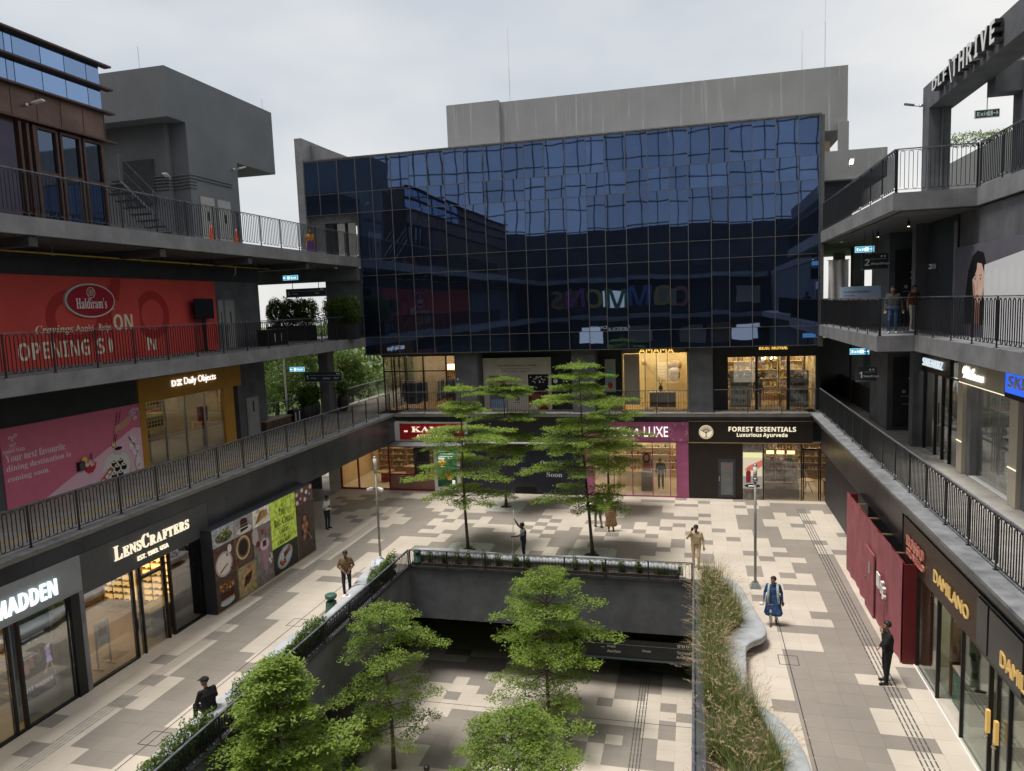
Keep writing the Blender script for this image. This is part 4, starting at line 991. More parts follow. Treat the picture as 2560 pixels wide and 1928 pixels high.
for a, b, c in ((27.75,2.9,'d8c49c'),(28.05,2.66,'c05a8a'),(28.2,3.0,'e0d0b0'),(28.4,2.55,'d8c8b0'),(28.55,2.85,'e8e0d8'),(28.8,2.7,'6a5a8a'),(28.9,3.0,'d8b090'),(27.75,2.55,'e0d0b0')): p.oval(a,b,.15,.12,hexc('3a2a30'),14); p.oval(a,b+.02,.12,.1,hexc(c),14); p.oval(a,b+.03,.05,.04,hexc('f0e4d8'),8)
p.build('print', ink_, o)
p, o = fpanel(27.6, 29.1, .06, 2.44, '40332e'); p.oval(28.3,1.35,.36,.62,hexc('2a2220'),26); 
for a, b, r in ((28.3,1.72,.17),(28.15,1.4,.17),(28.42,1.42,.17),(28.28,1.16,.17),(28.2,.92,.15)): p.oval(a,b,r,r*1.05,hexc('8a5a44'),18); p.oval(a-.03,b+.04,r*.6,r*.6,hexc('b07c60'),14)
p.line([(28.45,1.1),(28.8,.65)],.03,hexc('b0a468')); blob(p,27.8,2.05,.12,.15,12,['5a3c34','3a2420'],.03,.05,rf); p.build('print', ink_, o)
for y in (23.28, 24.45, 25.66, 27.6): MB().box(BX+.02, BX+.024, y-.008, y+.008, .06, 3.12).build('joint', mat('joint_yellow', (.35,.36,.12), .6, 0), fh)

# ================================================================== left wing, first floor
WX = -22.0
ph = thing('dining_hoarding', 'pink hoarding with sushi illustration announcing a dining destination', 'hoarding', (WX, 21.5, F1))
MB().box(WX+.001, WX+.05, 18.75, 24.95, F1, 7.34).build('board', mat('hoarding_rose', (.74,.19,.29), .6, .03), ph)
p = Print(PL(WX+.05)); wt = hexc('f0e4e8')
p.poly([(20.2,F1+.01),(24.94,F1+.01),(24.94,6.35),(24.55,6.42)], (.88,.56,.66))
p.poly([(24.55,6.42),(24.94,6.35),(24.94,F1+.01)], (.88,.56,.66))
p.text('Your next favourite', 18.86, 6.20, w=2.36, h=.26, col=wt, style='serif'); p.text('dining destination is', 18.86, 5.84, w=2.56, h=.26, col=wt, style='serif'); p.text('coming soon.', 18.86, 5.50, w=1.62, h=.24, col=wt, style='serif')
p.text('DLF', 19.06, 6.70, w=.24, h=.09, col=wt, style='bold'); p.rect(19.0,19.4,6.655,6.665,wt); p.text('SUMMIT PLAZA', 18.8, 6.50, w=.82, h=.11, col=wt, style='bold')
p.line([(19.1,6.95),(19.04,7.0),(19.1,7.05),(19.2,6.98),(19.14,6.92),(19.2,6.86)], .03, wt); p.line([(19.2,6.98),(19.28,7.08),(19.34,7.1),(19.35,7.04),(19.28,6.98)], .03, wt)
p.oval(23.55,5.0,.72,.62,hexc('c8a0a8'),40); p.oval(23.53,5.03,.70,.60,hexc('e8e4e0'),40); p.ring(23.53,5.03,.62,.52,.012,hexc('d0b8a0'))
for a, b in ((23.38,5.28),(23.72,5.30),(23.18,5.05),(23.52,5.08),(23.86,5.08),(23.32,4.82),(23.66,4.82)): p.poly([(a-.13,b-.16),(a+.13,b-.16),(a+.13,b+.02),(a-.13,b+.02)],hexc('16161c')); p.oval(a,b-.16,.13,.06,hexc('16161c'),14); p.oval(a,b+.02,.13,.075,hexc('f0ece0'),16); p.oval(a,b+.02,.06,.035,hexc('b86a2c'),10)
p.oval(23.65,5.72,.26,.10,hexc('e8d4d4'),24); p.poly([(23.4,5.7),(23.9,5.7),(23.8,5.52),(23.5,5.52)],hexc('e0c4c8')); p.oval(23.65,5.75,.20,.07,hexc('241418'),20)
p.oval(23.43,5.95,.12,.14,hexc('c88c3c'),16); p.oval(23.43,5.95,.07,.09,hexc('f0e8d8'),14)
p.line([(23.42,5.95),(23.75,7.15)],.03,hexc('6a1420')); p.line([(23.5,5.95),(23.92,7.15)],.03,hexc('6a1420'))
sk = hexc('d8a08c'); p.poly([(23.55,6.62),(23.85,6.72),(24.3,6.95),(24.5,6.8),(24.2,6.55),(23.9,6.45),(23.6,6.45)], sk)
for k in range(4): p.line([(23.62+.03*k,6.58-.02*k),(23.5+.06*k,6.40-.02*k),(23.58+.06*k,6.32)],.05,sk)
p.line([(23.6,6.6),(23.78,6.62),(23.8,6.5)],.06,hexc('e0b09c')); blob(p,24.65,7.0,.28,.22,36,['e0b8d0','d0a0c0','f0d4e4'],.04,.09,rf)
p.line([(24.2,6.1),(24.5,5.75),(24.62,5.4)],.03,hexc('6a3c3c')); blob(p,24.35,6.12,.08,.06,7,['f4ecee','f8e0e8'],.04,.06,rf)
for a, b in ((24.45,5.95),(24.28,5.7),(24.62,5.6),(24.42,5.45)):
    for k in range(5): p.oval(a+.075*math.cos(k*1.257),b+.075*math.sin(k*1.257),.065,.045,hexc('f6f0f0'),10,k*1.257)
    p.oval(a,b,.025,.025,hexc('b88c5c'),8)
p.oval(24.6,4.98,.17,.28,hexc('ece4e4'),24); p.rect(24.55,24.65,5.2,5.38,hexc('ece4e4')); blob(p,24.62,4.9,.06,.1,8,['c88090','a05a6a'],.02,.03,rf)
p.poly([(21.9,5.5),(22.5,5.5),(22.42,5.25),(22.3,5.12),(22.1,5.12),(21.98,5.25)],hexc('c03a3c')); p.oval(22.2,5.5,.3,.09,hexc('e4b4b8'),20); blob(p,22.2,5.48,.22,.12,14,['e8c4c4','d88a8c','f0dcd8'],.05,.08,rf); p.rect(22.185,22.215,4.75,5.12,hexc('ecd4d8')); p.oval(22.2,4.75,.2,.04,hexc('ecd4d8'),16); p.oval(21.95,5.65,.15,.15,hexc('d8a040'),20); p.oval(21.95,5.65,.11,.11,hexc('ecc878'),18); [p.line([(22.28,5.55),(22.28+.04*k,5.85)],.02,hexc('4a5a3c')) for k in (-1,0,1)]
for a, b in ((22.75,4.72),(22.95,4.86),(23.1,4.98)): p.oval(a,b,.15,.10,hexc('c8602c'),16,.5); p.oval(a-.04,b-.05,.09,.06,hexc('f0e8dc'),12,.5)
p.build('print', ink, ph)
spk = thing('wall_box', 'small black box fixed on the pink dining hoarding', 'box', (-21.9, 21.75, 5.4)); MB().box(-21.94, -21.84, 21.62, 21.9, 5.30, 5.62).build('case', black_paint, spk); MB().box(-21.839,-21.83,21.66,21.86,5.34,5.58).build('grille', plaster, spk)

do = thing('accessory_shop', 'mustard fronted accessory shop on the first floor left', 'shop', (WX, 28.3, F1))
must = mat('mustard_panel', (.50,.25,.040), .55, .05)
room(do, -26.8, WX-.12, 25.2, 31.3, F1-.012, 7.3, 'x1', mat('shop_beige', (.48,.40,.28), .7, .05), mat('grey_shop_floor', (.3,.27,.22), .5, .1), plaster, lamp_warm, 3)
MB().box(WX-.1, WX+.08, 24.96, 31.9, 7.32, 8.30).build('sign_fascia', must, do)
MB().box(WX-.1, WX+.06, 24.96, 25.30, F1-.008, 7.319).build('jamb', must, do); MB().box(WX-.1, WX+.06, 30.46, 31.25, F1-.008, 7.319).build('jamb', must, do)
pl = PL(WX+.08); m_ = MB(); put_text(m_, pl, 'Daily Objects', 27.72, 7.72, w=2.2, h=.40, depth=.03, c=.015); put_text(m_, pl, 'D', 26.92, 7.80, w=.27, h=.27, style='bold', depth=.03, c=.015)
m_.lathe((0,0,0), [(0,0)], 3) if False else None
for sgn, zc in ((1, 7.80), (-1, 8.07)):
    pts = [(27.24,zc),(27.56,zc)]+[(27.40+.16*math.cos(t), zc+sgn*.13*math.sin(t)) for t in np.linspace(0, math.pi, 9)]
    V = [pl.p(a, b, .02) for a, b in pts[2:]]; m_.add(V+[pl.p(a, b, .05) for a, b in pts[2:]], [tuple(range(9)), tuple(range(17,8,-1))])
m_.build('letters', glow_white, do)
for y in (26.44, 27.73, 29.07): post_x(do, WX, y, F1, 7.3, .05, .08, steel)
for a, b in ((25.31,26.41),(26.47,27.70),(27.76,29.04),(29.10,30.45)): pane_x(do, WX, a, b, F1+.02, 7.31)
wl = thing('phone_case_wall', 'pegboard wall of coloured phone cases inside the mustard shop', 'display', (-24.4, 28.2, F1))
MB().box(-24.5, -24.42, 27.4, 29.3, F1+.9, 7.0).build('panel', mat('peg_pine', (.55,.4,.2), .6, .05), wl)
for r_, c in enumerate(['14161c','14161c','2a7a5a','c8b83c','c04438','2f6a58','24201c']):
    mm = mat('case_'+c+str(r_), hexc(c), .4, 0)
    for k in range(9): MB().box(-24.419, -24.395, 27.47+.2*k, 27.59+.2*k, 5.75+.16*r_*1.05, 5.87+.16*r_*1.05).build('phone_case', mm, wl)
shelf_unit('low shelves with magazines behind the mustard shop window', 'x+', -22.7, 25.5, 26.3, F1, [F1+.2, F1+.55, F1+.95], .5, plaster, 7, 'box', hmin=.12, hmax=.2, w=.14)
shelf_unit('back shelves with bags inside the mustard shop', 'x+', -26.2, 25.6, 27.2, F1, [F1+.4, F1+.9, F1+1.4, F1+1.9], .35, wood, 6, 'box', hmin=.15, hmax=.3, w=.2)
rk = thing('red_kiosk', 'red payment terminal by the glass of the mustard shop', 'kiosk', (-22.6, 29.7, F1)); MB().box(-22.7, -22.5, 29.45, 29.95, 5.85, 6.55).build('case', mat('kiosk_red', hexc('8a1c1c'), .5, 0), rk); MB().box(-22.499,-22.48,29.52,29.88,6.1,6.45).build('screen', black_paint, rk); MB().box(-22.65,-22.55,29.65,29.75,F1,5.85).build('stand', black_paint, rk)
def steel_door(label, X, y0, y1, z, h):
    t = thing('service_door', label, 'door', (X, (y0+y1)/2, z)); MB().box(X, X+.04, y0, y1, z+.005, z+h).build('leaf', mat('door_grey', (.30,.30,.30), .5, .05), t)
    fr_ = MB(); fr_.box(X, X+.06, y0-.06, y0, z, z+h+.06); fr_.box(X, X+.06, y1, y1+.06, z, z+h+.06); fr_.box(X, X+.06, y0, y1, z+h, z+h+.06); fr_.build('frame', mat('door_frame', (.2,.2,.2), .5, .05), t)
    MB().box(X+.04, X+.05, y0+(y1-y0)*.5, y0+(y1-y0)*.62, z+1.2, z+1.75).build('vision_panel', black_paint, t); MB().tube([(X+.05,y0+.1,z+.8),(X+.09,y0+.1,z+.82),(X+.09,y0+.1,z+1.15),(X+.05,y0+.1,z+1.17)], .012, 5).build('pull_handle', steel, t)
steel_door('grey steel service door beside the mustard shop on the first floor', WX, 32.3, 33.3, F1-.01, 1.92)
steel_door('grey steel door nearest the red hoarding on the second floor', WX, 30.62, 31.0, F2, 2.28)
steel_door('grey steel door with slit window on the second floor left', WX, 31.15, 31.85, F2, 2.28)

# ================================================================== left wing, second floor
rh = thing('snack_hoarding', 'big red hoarding with white oval emblem on the second floor left', 'hoarding', (WX, 25, F2))
redm = mat('hoarding_red', (.62,.072,.058), .6, .05, .6); MB().box(WX+.001, WX+.05, 9.0, 23.9, F2, 12.38).build('board', redm, rh); MB().box(WX+.051, WX+.09, 23.92, 25.4, F2+.2, 11.5).build('door_leaf', redm, rh); MB().box(WX+.001, WX+.05, 23.92, 30.45, F2, 12.38).build('board', redm, rh)
p = Print(PL(WX+.05)); rd2 = (.42,.032,.030); cr = hexc('e8e4c8')
p.ring(22.3, 10.9, 1.35, 1.05, .42, rd2); p.poly([(23.3,10.4),(24.1,12.35),(24.6,12.35),(24.1,10.2)], rd2); p.ring(26.2, 10.9, 1.0, 1.0, .36, rd2)
p.text('Cravings', 20.5, 10.28, w=1.6, h=.36, col=cr, style='italic'); p.text('Aapki,', 22.2, 10.28, w=.9, h=.34, col=cr, style='sans'); p.text('Recipe', 23.25, 10.28, w=.64, h=.36, col=cr, style='italic')
p.text('OPENING', 19.75, 9.48, w=4.05, h=.62, col=cr, style='bold') if False else p.text('OPENING', 19.75, 9.48, w=3.0, h=.60, col=cr, style='bold'); p.text('S', 23.1, 9.48, w=.36, h=.60, col=cr, style='bold'); p.oval(23.78,9.78,.1,.3,cr,14)
p.build('print', ink, rh)
p = Print(PL(WX+.09)); p.text('ON', 24.0, 10.35, w=1.0, h=.62, col=cr, style='bold'); p.text('!.', 23.96, 11.15, h=.26, col=cr, style='bold'); p.build('print', ink, rh)
p = Print(PL(WX+.05)); p.text('N', 25.75, 9.45, w=.5, h=.6, col=cr, style='bold'); p.build('print', ink, rh)
em = thing('oval_emblem', 'red oval emblem with white rim and script name on the red hoarding', 'emblem', (WX+.1, 22.9, 11.5))
pl = PL(WX+.06, 22.92, 11.5)
def disc(pl, ra, rb, c0, c1, n=40):
    b = MB(); V = [pl.p(ra*math.cos(2*math.pi*k/n), rb*math.sin(2*math.pi*k/n), c) for c in (c0, c1) for k in range(n)]
    return b.add(V, [tuple(range(n-1,-1,-1)), tuple(range(n, 2*n))]+[(k,(k+1)%n,n+(k+1)%n,n+k) for k in range(n)])
disc(pl, 1.16, .63, .0, .10).build('rim', white_paint, em); disc(pl, 1.11, .585, .10, .115).build('gap_ring', mat('emblem_grey', (.25,.2,.2), .5, 0), em); disc(pl, 1.08, .56, .115, .13).build('face', mat('emblem_red', hexc('a01428'), .5, 0), em)
p = Print(Plane(pl.p(0,0,.13), (0,1,0), (0,0,1), (1,0,0)), .001); w_ = (.85,.84,.84)
p.text("Haldiram's", -.72, -.30, w=1.44, h=.40, col=w_, style='serif'); p.ring(0,.29,.20,.20,.02,w_); p.text('HR', -.13, .18, w=.26, h=.22, col=w_, style='thin'); p.build('print', ink, em)
sc_ = thing('freestanding_screen', 'black screen on a post in front of the red hoarding', 'screen', (-21.6, 29.05, F2))
MB().box(-21.62, -21.56, 28.4, 29.72, 10.66, 11.57).build('panel', black_paint, sc_); MB().box(-21.66, -21.6, 28.95, 29.15, F2+.03, 10.66).build('post', black_paint, sc_); MB().box(-21.9, -21.3, 28.75, 29.35, F2, F2+.03).build('base', black_paint, sc_)
for y in (28.5, 29.62): MB().tube([(-21.59,y,10.66),(-21.4,y,F2+.02)], .008, 5).build('stay', black_paint, sc_)

# ================================================================== far building, ground floor (front plane Y = 40)
FY = 40.0
def facade_room(t, x0, x1, z0, z1, wall, floor, lamp, depth=5.0, y=FY+.1, nl=3, back=None, ceil=None, skip=None): room(t, x0, x1, y, y+depth, z0, z1, 'y0', wall, floor, ceil, lamp, nl, back, skip)
kred = mat('oxblood_frame', (.30,.02,.03), .5, .05)
ka = thing('skincare_shop', 'red framed skincare shop with oxblood sign at the left of the far building', 'shop', (-16, FY, 0))
facade_room(ka, -21.3, -13.3, 0, 2.86, mat('warm_plaster', (.62,.46,.28), .7, .05), mat('terrazzo', (.62,.54,.43), .5, .06), lamp_warm, nl=5)
MB().box(-17.3, -12.8, 39.82, FY, 3.04, 4.16).build('sign_surround', white_paint, ka); MB().box(-16.95, -12.98, 39.79, 39.819, 3.12, 4.07).build('sign_panel', mat('sign_red', (.45,.016,.02), .5, .03), ka)
pf = PF(39.79); m_ = MB(); put_text(m_, pf, 'KAMA', -16.2, 3.58, w=2.4, h=.32, style='serif', depth=.03, c=.015); put_text(m_, pf, 'AYURVEDA', -15.92, 3.24, w=1.9, h=.20, style='serif', depth=.03, c=.015)
m_.build('letters', glow_cream, ka)
for a in (-16.62, -16.50, -13.45, -13.33): disc(PF(39.79, a, 3.62), .055, .055, 0, .02, 14).build('dot', glow_cream, ka)
MB().add([(-18.5,39.2,2.86),(-12.9,39.2,2.86),(-12.9,40,3.03),(-18.5,40,3.03),(-18.5,39.2,2.80),(-12.9,39.2,2.80),(-12.9,40,2.80),(-18.5,40,2.80)], [(0,1,2,3),(7,6,5,4),(0,4,5,1),(1,5,6,2),(2,6,7,3),(3,7,4,0)]).build('canopy', plaster_lt, ka)
for x in (-21.0, -19.86, -17.82, -14.95): post_y(ka, FY, x, 0, 2.8, .09, .1, kred)
MB().box(-21.0, -14.9, 39.96, 40.04, .009, .10).build('sill', kred, ka); MB().box(-17.77, -15.0, 39.95, 40.05, .92, 1.02).build('rail', kred, ka); MB().box(-17.77, -15.0, 39.98, 40.02, .11, .9).build('lower_panel', mat('rose_panel', (.34,.18,.14), .6, .06), ka)
for a, b in ((-20.95,-19.91),(-19.81,-17.87)): pane_y(ka, FY, a, b, .11, 2.79)
pane_y(ka, FY, -17.77, -15.0, 1.03, 2.79)
MB().box(-21.75, -21.05, 39.8, 40.1, 0, 2.9).build('pilaster', mat('shop_stone', (.55,.5,.42), .6, .06), ka)
shelf_unit('back shelves of small jars in the red skincare shop, left bay', 'y-', 44.5, -20.6, -17.6, .02, [.4,.8,1.2,1.6,2.0], .3, wood, 16, 'jar', bays=3)
shelf_unit('back shelves of small jars in the red skincare shop, right bay', 'y-', 44.5, -17.4, -13.8, .02, [.4,.8,1.2,1.6,2.0], .3, wood, 18, 'jar', bays=3)
ct = counter('long wooden sales counter in the red skincare shop', -17.6, -15.2, 41.6, 42.3, 0, 1.05, wood, mat('pink_base', (.5,.3,.24), .6, .05))
tb = thing('round_table', 'small round table with a red base near the skincare shop door', 'table', (-19.0, 42.0, 0)); MB().lathe((-19.0,42,.012),[(.3,0),(.3,.6),(.12,.62)],18).build('base', kred, tb, True); MB().lathe((-19.0,42,.64),[(.55,0),(.55,.05)],24).build('top', wood, tb)
wb = thing('window_banner', 'dark banner with bottle pictures in the skincare shop window', 'banner', (-16.0, 40.3, 1.3)); MB().box(-16.35, -15.35, 40.28, 40.30, .95, 2.55).build('cloth', mat('banner_navy', (.03,.035,.05), .7, .05), wb)
p = Print(PF(40.28)); p.rect(-16.32,-15.38,1.6,2.5,hexc('5a5e6e')); [p.rect(-16.2+.16*k,-16.1+.16*k,1.7,1.95+.12*((k*7)%4),hexc('10141c')) for k in range(5)]; p.rect(-16.1,-15.6,1.5,1.53,(.6,.6,.6)); p.oval(-15.9,1.2,.35,.15,hexc('4a4440'),16,.4); p.build('print', ink, wb)
lbx = thing('poster_lightbox', 'white framed poster lightbox with a green skincare poster', 'poster', (-14.15, 39.9, 0))
MB().box(-14.92, -13.32, 39.80, 40.05, .009, 2.82).build('case', white_paint, lbx)
p = Print(PF(39.80)); p.rect(-14.72,-13.5,.32,2.68,hexc('2f6a4c')); p.poly([(-14.72,.32),(-13.5,.32),(-13.6,1.0),(-14.3,1.1),(-14.72,.9)],hexc('16301f'))
for a, b, r in ((-14.4,1.75,.26),(-14.0,1.05,.3)):
    for k in range(11): p.oval(a+r*.6*math.cos(k*.571),b+r*.6*math.sin(k*.571),r*.45,r*.24,hexc(['e0a850','c8883c','ecc47c'][k%3]),12,k*.571)
    p.oval(a,b,r*.28,r*.28,hexc('8a5418'),14)
for k, (h, w_) in enumerate(((.05,.5),(.05,.95),(.05,.9),(.1,.35))): p.rect(-14.62,-14.62+w_,2.42-.15*k,2.42-.15*k+h,hexc('cfe0d4'))
p.text('21,000',-14.62,1.98,w=.42,h=.1,col=hexc('dce8dc'),style='bold'); p.text('70%',-14.05,1.98,w=.28,h=.1,col=hexc('dce8dc'),style='bold'); p.rect(-13.82,-13.64,.36,.74,hexc('ece8e0')); p.rect(-13.78,-13.68,.74,.88,hexc('141816')); p.build('print', ink_lit, lbx)
nv = thing('navy_hoarding', 'plain navy hoarding lettered opening soon behind the plaza trees', 'hoarding', (-9.9, FY, 0))
navy = mat('navy_board', hexc('262b3a'), .6, .06, 1.2)
for k in range(6): MB().box(-13.25+1.115*k+.002, -13.25+1.115*(k+1)-.002, 39.9, 39.99, .009, 2.92).build('board', navy, nv)
p = Print(PF(39.90)); w_ = hexc('d8dae0'); p.text('Opening', -8.56, 1.60, w=1.38, h=.36, col=w_, style='serif'); p.text('Soon', -8.21, 1.02, w=.9, h=.28, col=w_, style='serif')
p.ring(-9.43,.0,.92,.62,.05,hexc('4a3c34'),40); p.ring(-9.43,.0,.78,.50,.03,hexc('4a3c34'),40); [p.line([(-9.43,0.02),(-9.43+.85*math.cos(k*.39),.02+.56*math.sin(k*.39))],.03,hexc('463830')) for k in range(1,8)]; p.rect(-10.05,-8.8,.03,.42,hexc('12141a')); p.build('print', ink, nv)
bx = thing('meter_box', 'small grey box fixed on the navy hoarding', 'box', (-9.5, 39.85, 1.3)); MB().box(-9.68, -9.34, 39.80, 39.90, 1.25, 1.55).build('case', plaster, bx); MB().box(-9.64,-9.38,39.79,39.80,1.29,1.51).build('lid', plaster_lt, bx)
MB().box(-13.2, -6.1, 39.75, 39.99, 2.93, 3.0).build('cornice', white_paint, nv); MB().box(-13.2, -6.1, 39.985, 39.99, 3.0, 4.19).build('head_panel', black_wall, nv); MB().box(-6.6, -6.05, 39.95, 40.2, .009, 2.92).build('side_return', black_wall, nv)
pink = mat('magenta_panel', (.45,.12,.26), .5, .08)
ny = thing('beauty_shop', 'magenta framed beauty shop with white script letters behind the right plaza tree', 'shop', (-3.2, FY, 0))
facade_room(ny, -5.9, -.42, 0, 3.0, mat('shop_tan', (.55,.43,.28), .6, .05), mat('cream_shop_floor', (.66,.58,.46), .4, .05), lamp_warm, nl=4)
MB().box(-6.02, -.36, 39.86, FY, 3.13, 4.19).build('sign_fascia', pink, ny); MB().box(-.98, -.38, 39.9, 40.02, .009, 3.12).build('side_panel', pink, ny); MB().box(-6.02, -5.55, 39.9, 40.02, .009, 3.12).build('side_panel', pink, ny)
p = Print(PF(39.86)); rn = random.Random(4); [p.oval(rn.uniform(-5.9,-.45) if k < 14 else rn.uniform(-1.5,-.45), rn.uniform(3.2,4.1), .03, .10, hexc(rn.choice(['b884a4','a05a84','c8a0b8'])), 8, rn.random()*3) for k in range(40)]; p.build('print', ink, ny)
m_ = MB(); put_text(m_, PF(39.86), 'NYKAA', -4.9, 3.42, w=1.95, h=.46, style='sans', depth=.03, c=.02, slant=.12); put_text(m_, PF(39.86), 'LUXE', -2.72, 3.38, w=1.28, h=.56, style='sans', depth=.03, c=.02); m_.build('letters', glow_white, ny)
for x in (-5.5, -4.4, -3.38, -2.29, -1.35, -1.0): post_y(ny, FY, x, .0, 3.12, .05, .08, pink)
MB().box(-5.5, -1.0, 39.97, 40.03, .009, .08).build('sill', pink, ny)
for a, b in ((-5.47,-4.43),(-4.37,-3.41),(-3.35,-2.32),(-2.26,-1.38)): pane_y(ny, FY, a, b, .08, 3.0)
pt = thing('portrait_stand', 'portrait poster stand inside the beauty shop', 'poster', (-2.7, 41.2, 0)); MB().box(-2.95, -2.45, 41.2, 41.26, 1.15, 2.3).build('panel', mat('poster_peach', hexc('c89474'), .6, .03), pt); MB().box(-3.0,-2.4,41.15,41.5,.012,1.1).build('stand', mat('pewter', (.3,.3,.3), .5, .05), pt)
p = Print(PF(41.2)); p.oval(-2.7,1.9,.2,.3,hexc('3a2018'),20); p.oval(-2.7,1.92,.12,.17,hexc('d8a484'),18); p.poly([(-2.92,1.3),(-2.48,1.3),(-2.55,1.65),(-2.85,1.65)],hexc('b04838')); p.build('print', ink, pt)
ct = counter('brass trimmed display counter in the beauty shop', -4.6, -2.4, 42.2, 42.9, 0, .9, mat('brass_top', (.6,.45,.2), .35, .05, metal=.6), cream)
shelf_unit('wall shelves of bottles in the beauty shop', 'y-', 44.4, -5.4, -.8, .02, [.5,.95,1.4,1.85], .3, cream, 22, 'jar')

fe = thing('ayurveda_shop', 'dark brown fronted wellness shop with round tree emblem at the right of the far building', 'shop', (3, FY, 0))
brn = mat('dark_bronze', hexc('2a2320'), .55, .12, 2.5); gold = mat('brass_trim', (.55,.42,.24), .4, .08, metal=.7)
facade_room(fe, 2.46, 8.2, 0, 3.06, mat('shop_walnut', (.20,.11,.05), .55, .1), mat('shop_cream_floor', (.55,.46,.33), .4, .06), lamp_warm, nl=4, back=wood)
MB().box(-.35, 5.88, 39.86, FY, 3.10, 4.23).build('sign_fascia', brn, fe)
MB().box(-.38, 5.9, 39.84, 39.858, 3.06, 3.10).box(-.38, 5.9, 39.84, 39.858, 4.232, 4.26).build('trim_strip', gold, fe)
m_ = MB(); put_text(m_, PF(39.86), 'FOREST ESSENTIALS', 1.70, 3.70, w=3.36, h=.25, style='bold', depth=.03, c=.02); put_text(m_, PF(39.86), 'Luxurious Ayurveda', 2.12, 3.36, w=2.52, h=.27, style='bold', depth=.03, c=.02); m_.build('letters', glow_cream, fe)
disc(PF(39.86, .55, 3.66), .37, .37, 0, .05).build('emblem', mat('emblem_cream', (.7,.6,.42), .5, .03, emit=(1,.85,.6), es=.25), fe)
p = Print(PF(39.81), .002); c_ = hexc('4a3828'); p.ring(.55,3.66,.34,.34,.02,c_); p.line([(.55,3.36),(.55,3.7)],.04,c_)
for k in range(9):
    t = R(20+17.5*k); p.line([(.55,3.6),(.55+.26*math.cos(t),3.66+.24*math.sin(t))],.012,c_)
    for q in (.14,.2,.27): p.oval(.55+q*math.cos(t),3.66+q*math.sin(t),.026,.026,c_,8)
for k in (-1,1): p.line([(.55,3.44),(.55+k*.14,3.36)],.015,c_)
p.build('print', ink, fe)
MB().box(-.36, 2.37, 39.92, 40.05, .009, 3.06).build('brown_panel', brn, fe)
hd = MB().box(1.16, 2.05, 39.89, 39.919, .1, 2.2).build('hose_cabinet', mat('cabinet_grey', hexc('3a4048'), .5, .05), fe); MB().box(1.3, 1.92, 39.88, 39.889, .25, 2.02).build('cabinet_glass', mat('cabinet_glass', (.16,.17,.18), .25, .1), hd); MB().box(1.2, 1.23, 39.86, 39.888, 1.0, 1.25).build('handle', steel, hd)
p = Print(PF(39.88)); p.text('FIRE HOSE', 1.36, 1.88, w=.5, h=.07, col=hexc('b06a5c'), style='bold'); p.text('CABINET', 1.42, 1.76, w=.38, h=.07, col=hexc('b06a5c'), style='bold'); [p.rect(1.36,1.8-.06*k%.3,1.6-.09*k,1.61-.09*k,hexc('8a8c90')) for k in range(5)]; p.build('print', ink, hd)
stn = mat('stacked_stone', (.34,.30,.26), .8, .25, 5, .6, 12)
sw = thing('stone_pier', 'narrow pier of stacked stone strips with a hand poster', 'wall', (2.9, FY, 0))
rs2 = random.Random(8)
for r_ in range(20):
    z = .009+.152*r_; x = 2.42
    while x < 3.40:
        w2 = min(rs2.uniform(.25,.5), 3.42-x); MB().box(x+.003, x+w2-.003, 39.93-rs2.uniform(0,.025), 40.05, z, z+.148).build('stone', stn, sw); x += w2
p_ = thing('hand_poster', 'lit poster of a hand holding a red bottle on the stone pier', 'poster', (2.92, 39.85, .6)); MB().box(2.42, 3.41, 39.86, 39.90, .62, 2.58).build('panel', white_paint, p_)
p = Print(PF(39.86)); p.rect(2.43,3.40,.63,2.57,hexc('c8bca4')); p.rect(2.43,3.40,2.3,2.57,hexc('e0dca0')); p.rect(2.43,3.40,.63,1.3,hexc('8a8680')); p.rect(2.58,2.82,.95,1.55,hexc('6a1c24')); p.rect(2.62,2.78,1.55,1.75,hexc('141010')); p.rect(2.95,3.12,.95,1.4,hexc('4a1418')); p.poly([(2.5,1.65),(2.7,1.85),(3.1,2.05),(3.4,2.2),(3.4,1.85),(3.1,1.65),(2.85,1.6),(2.65,1.72)],hexc('b86a5c')); [p.line([(2.7+.06*k,1.78),(2.55+.07*k,1.58)],.045,hexc('b06054')) for k in range(4)]; p.oval(2.9,.78,.4,.1,hexc('1c2024'),20); p.rect(2.7,3.1,.75,.80,(.85,.85,.85)); p.build('print', ink_lit, p_)
for x in (3.46, 5.35, 6.28, 8.1): post_y(fe, FY, x, .0, 3.06, .05, .1)
post_y(fe, FY, 2.40, .0, 3.06, .05, .14, frame_blk); pane_y(fe, FY, 3.49, 5.32, .06, 3.05); pane_y(fe, FY, 6.31, 8.07, .06, 3.05); MB().box(3.46, 8.1, 39.96, 40.04, .009, .06).build('sill', gold, fe); MB().box(5.38, 6.25, 39.96, 40.04, 2.72, 2.80).build('door_head', frame_blk, fe)
for x in (5.45, 6.2): post_y(fe, FY, x, .06, 2.72, .05, .06)
pane_y(fe, FY, 5.48, 6.17, .1, 2.7); MB().box(5.52,5.54,39.92,39.96,.9,1.5).build('door_pull', black_paint, fe)
MB().box(3.5, 5.3, 40.25, 40.75, .012, .78).build('plinth', mat('plinth_brown', (.2,.1,.06), .5, .1), fe)
for k in range(3): MB().box(3.64+.52*k, 4.02+.52*k, 40.3, 40.33, 2.42, 2.60).build('lit_label', glow('lit_label', (1,.75,.3), 1.2), fe)
shelf_unit('brass rack of gift boxes in the wellness shop window', 'y-', 40.6, 3.55, 5.25, .8, [.85,1.2,1.55,1.9], .35, gold, 7, 'box', bays=3, hmin=.14, hmax=.26, w=.19, mats=[mat('gift_%d' % k, c, .5, .05) for k, c in enumerate([(.3,.08,.2),(.55,.5,.45),(.06,.06,.07),(.5,.12,.14),(.12,.3,.35)])])
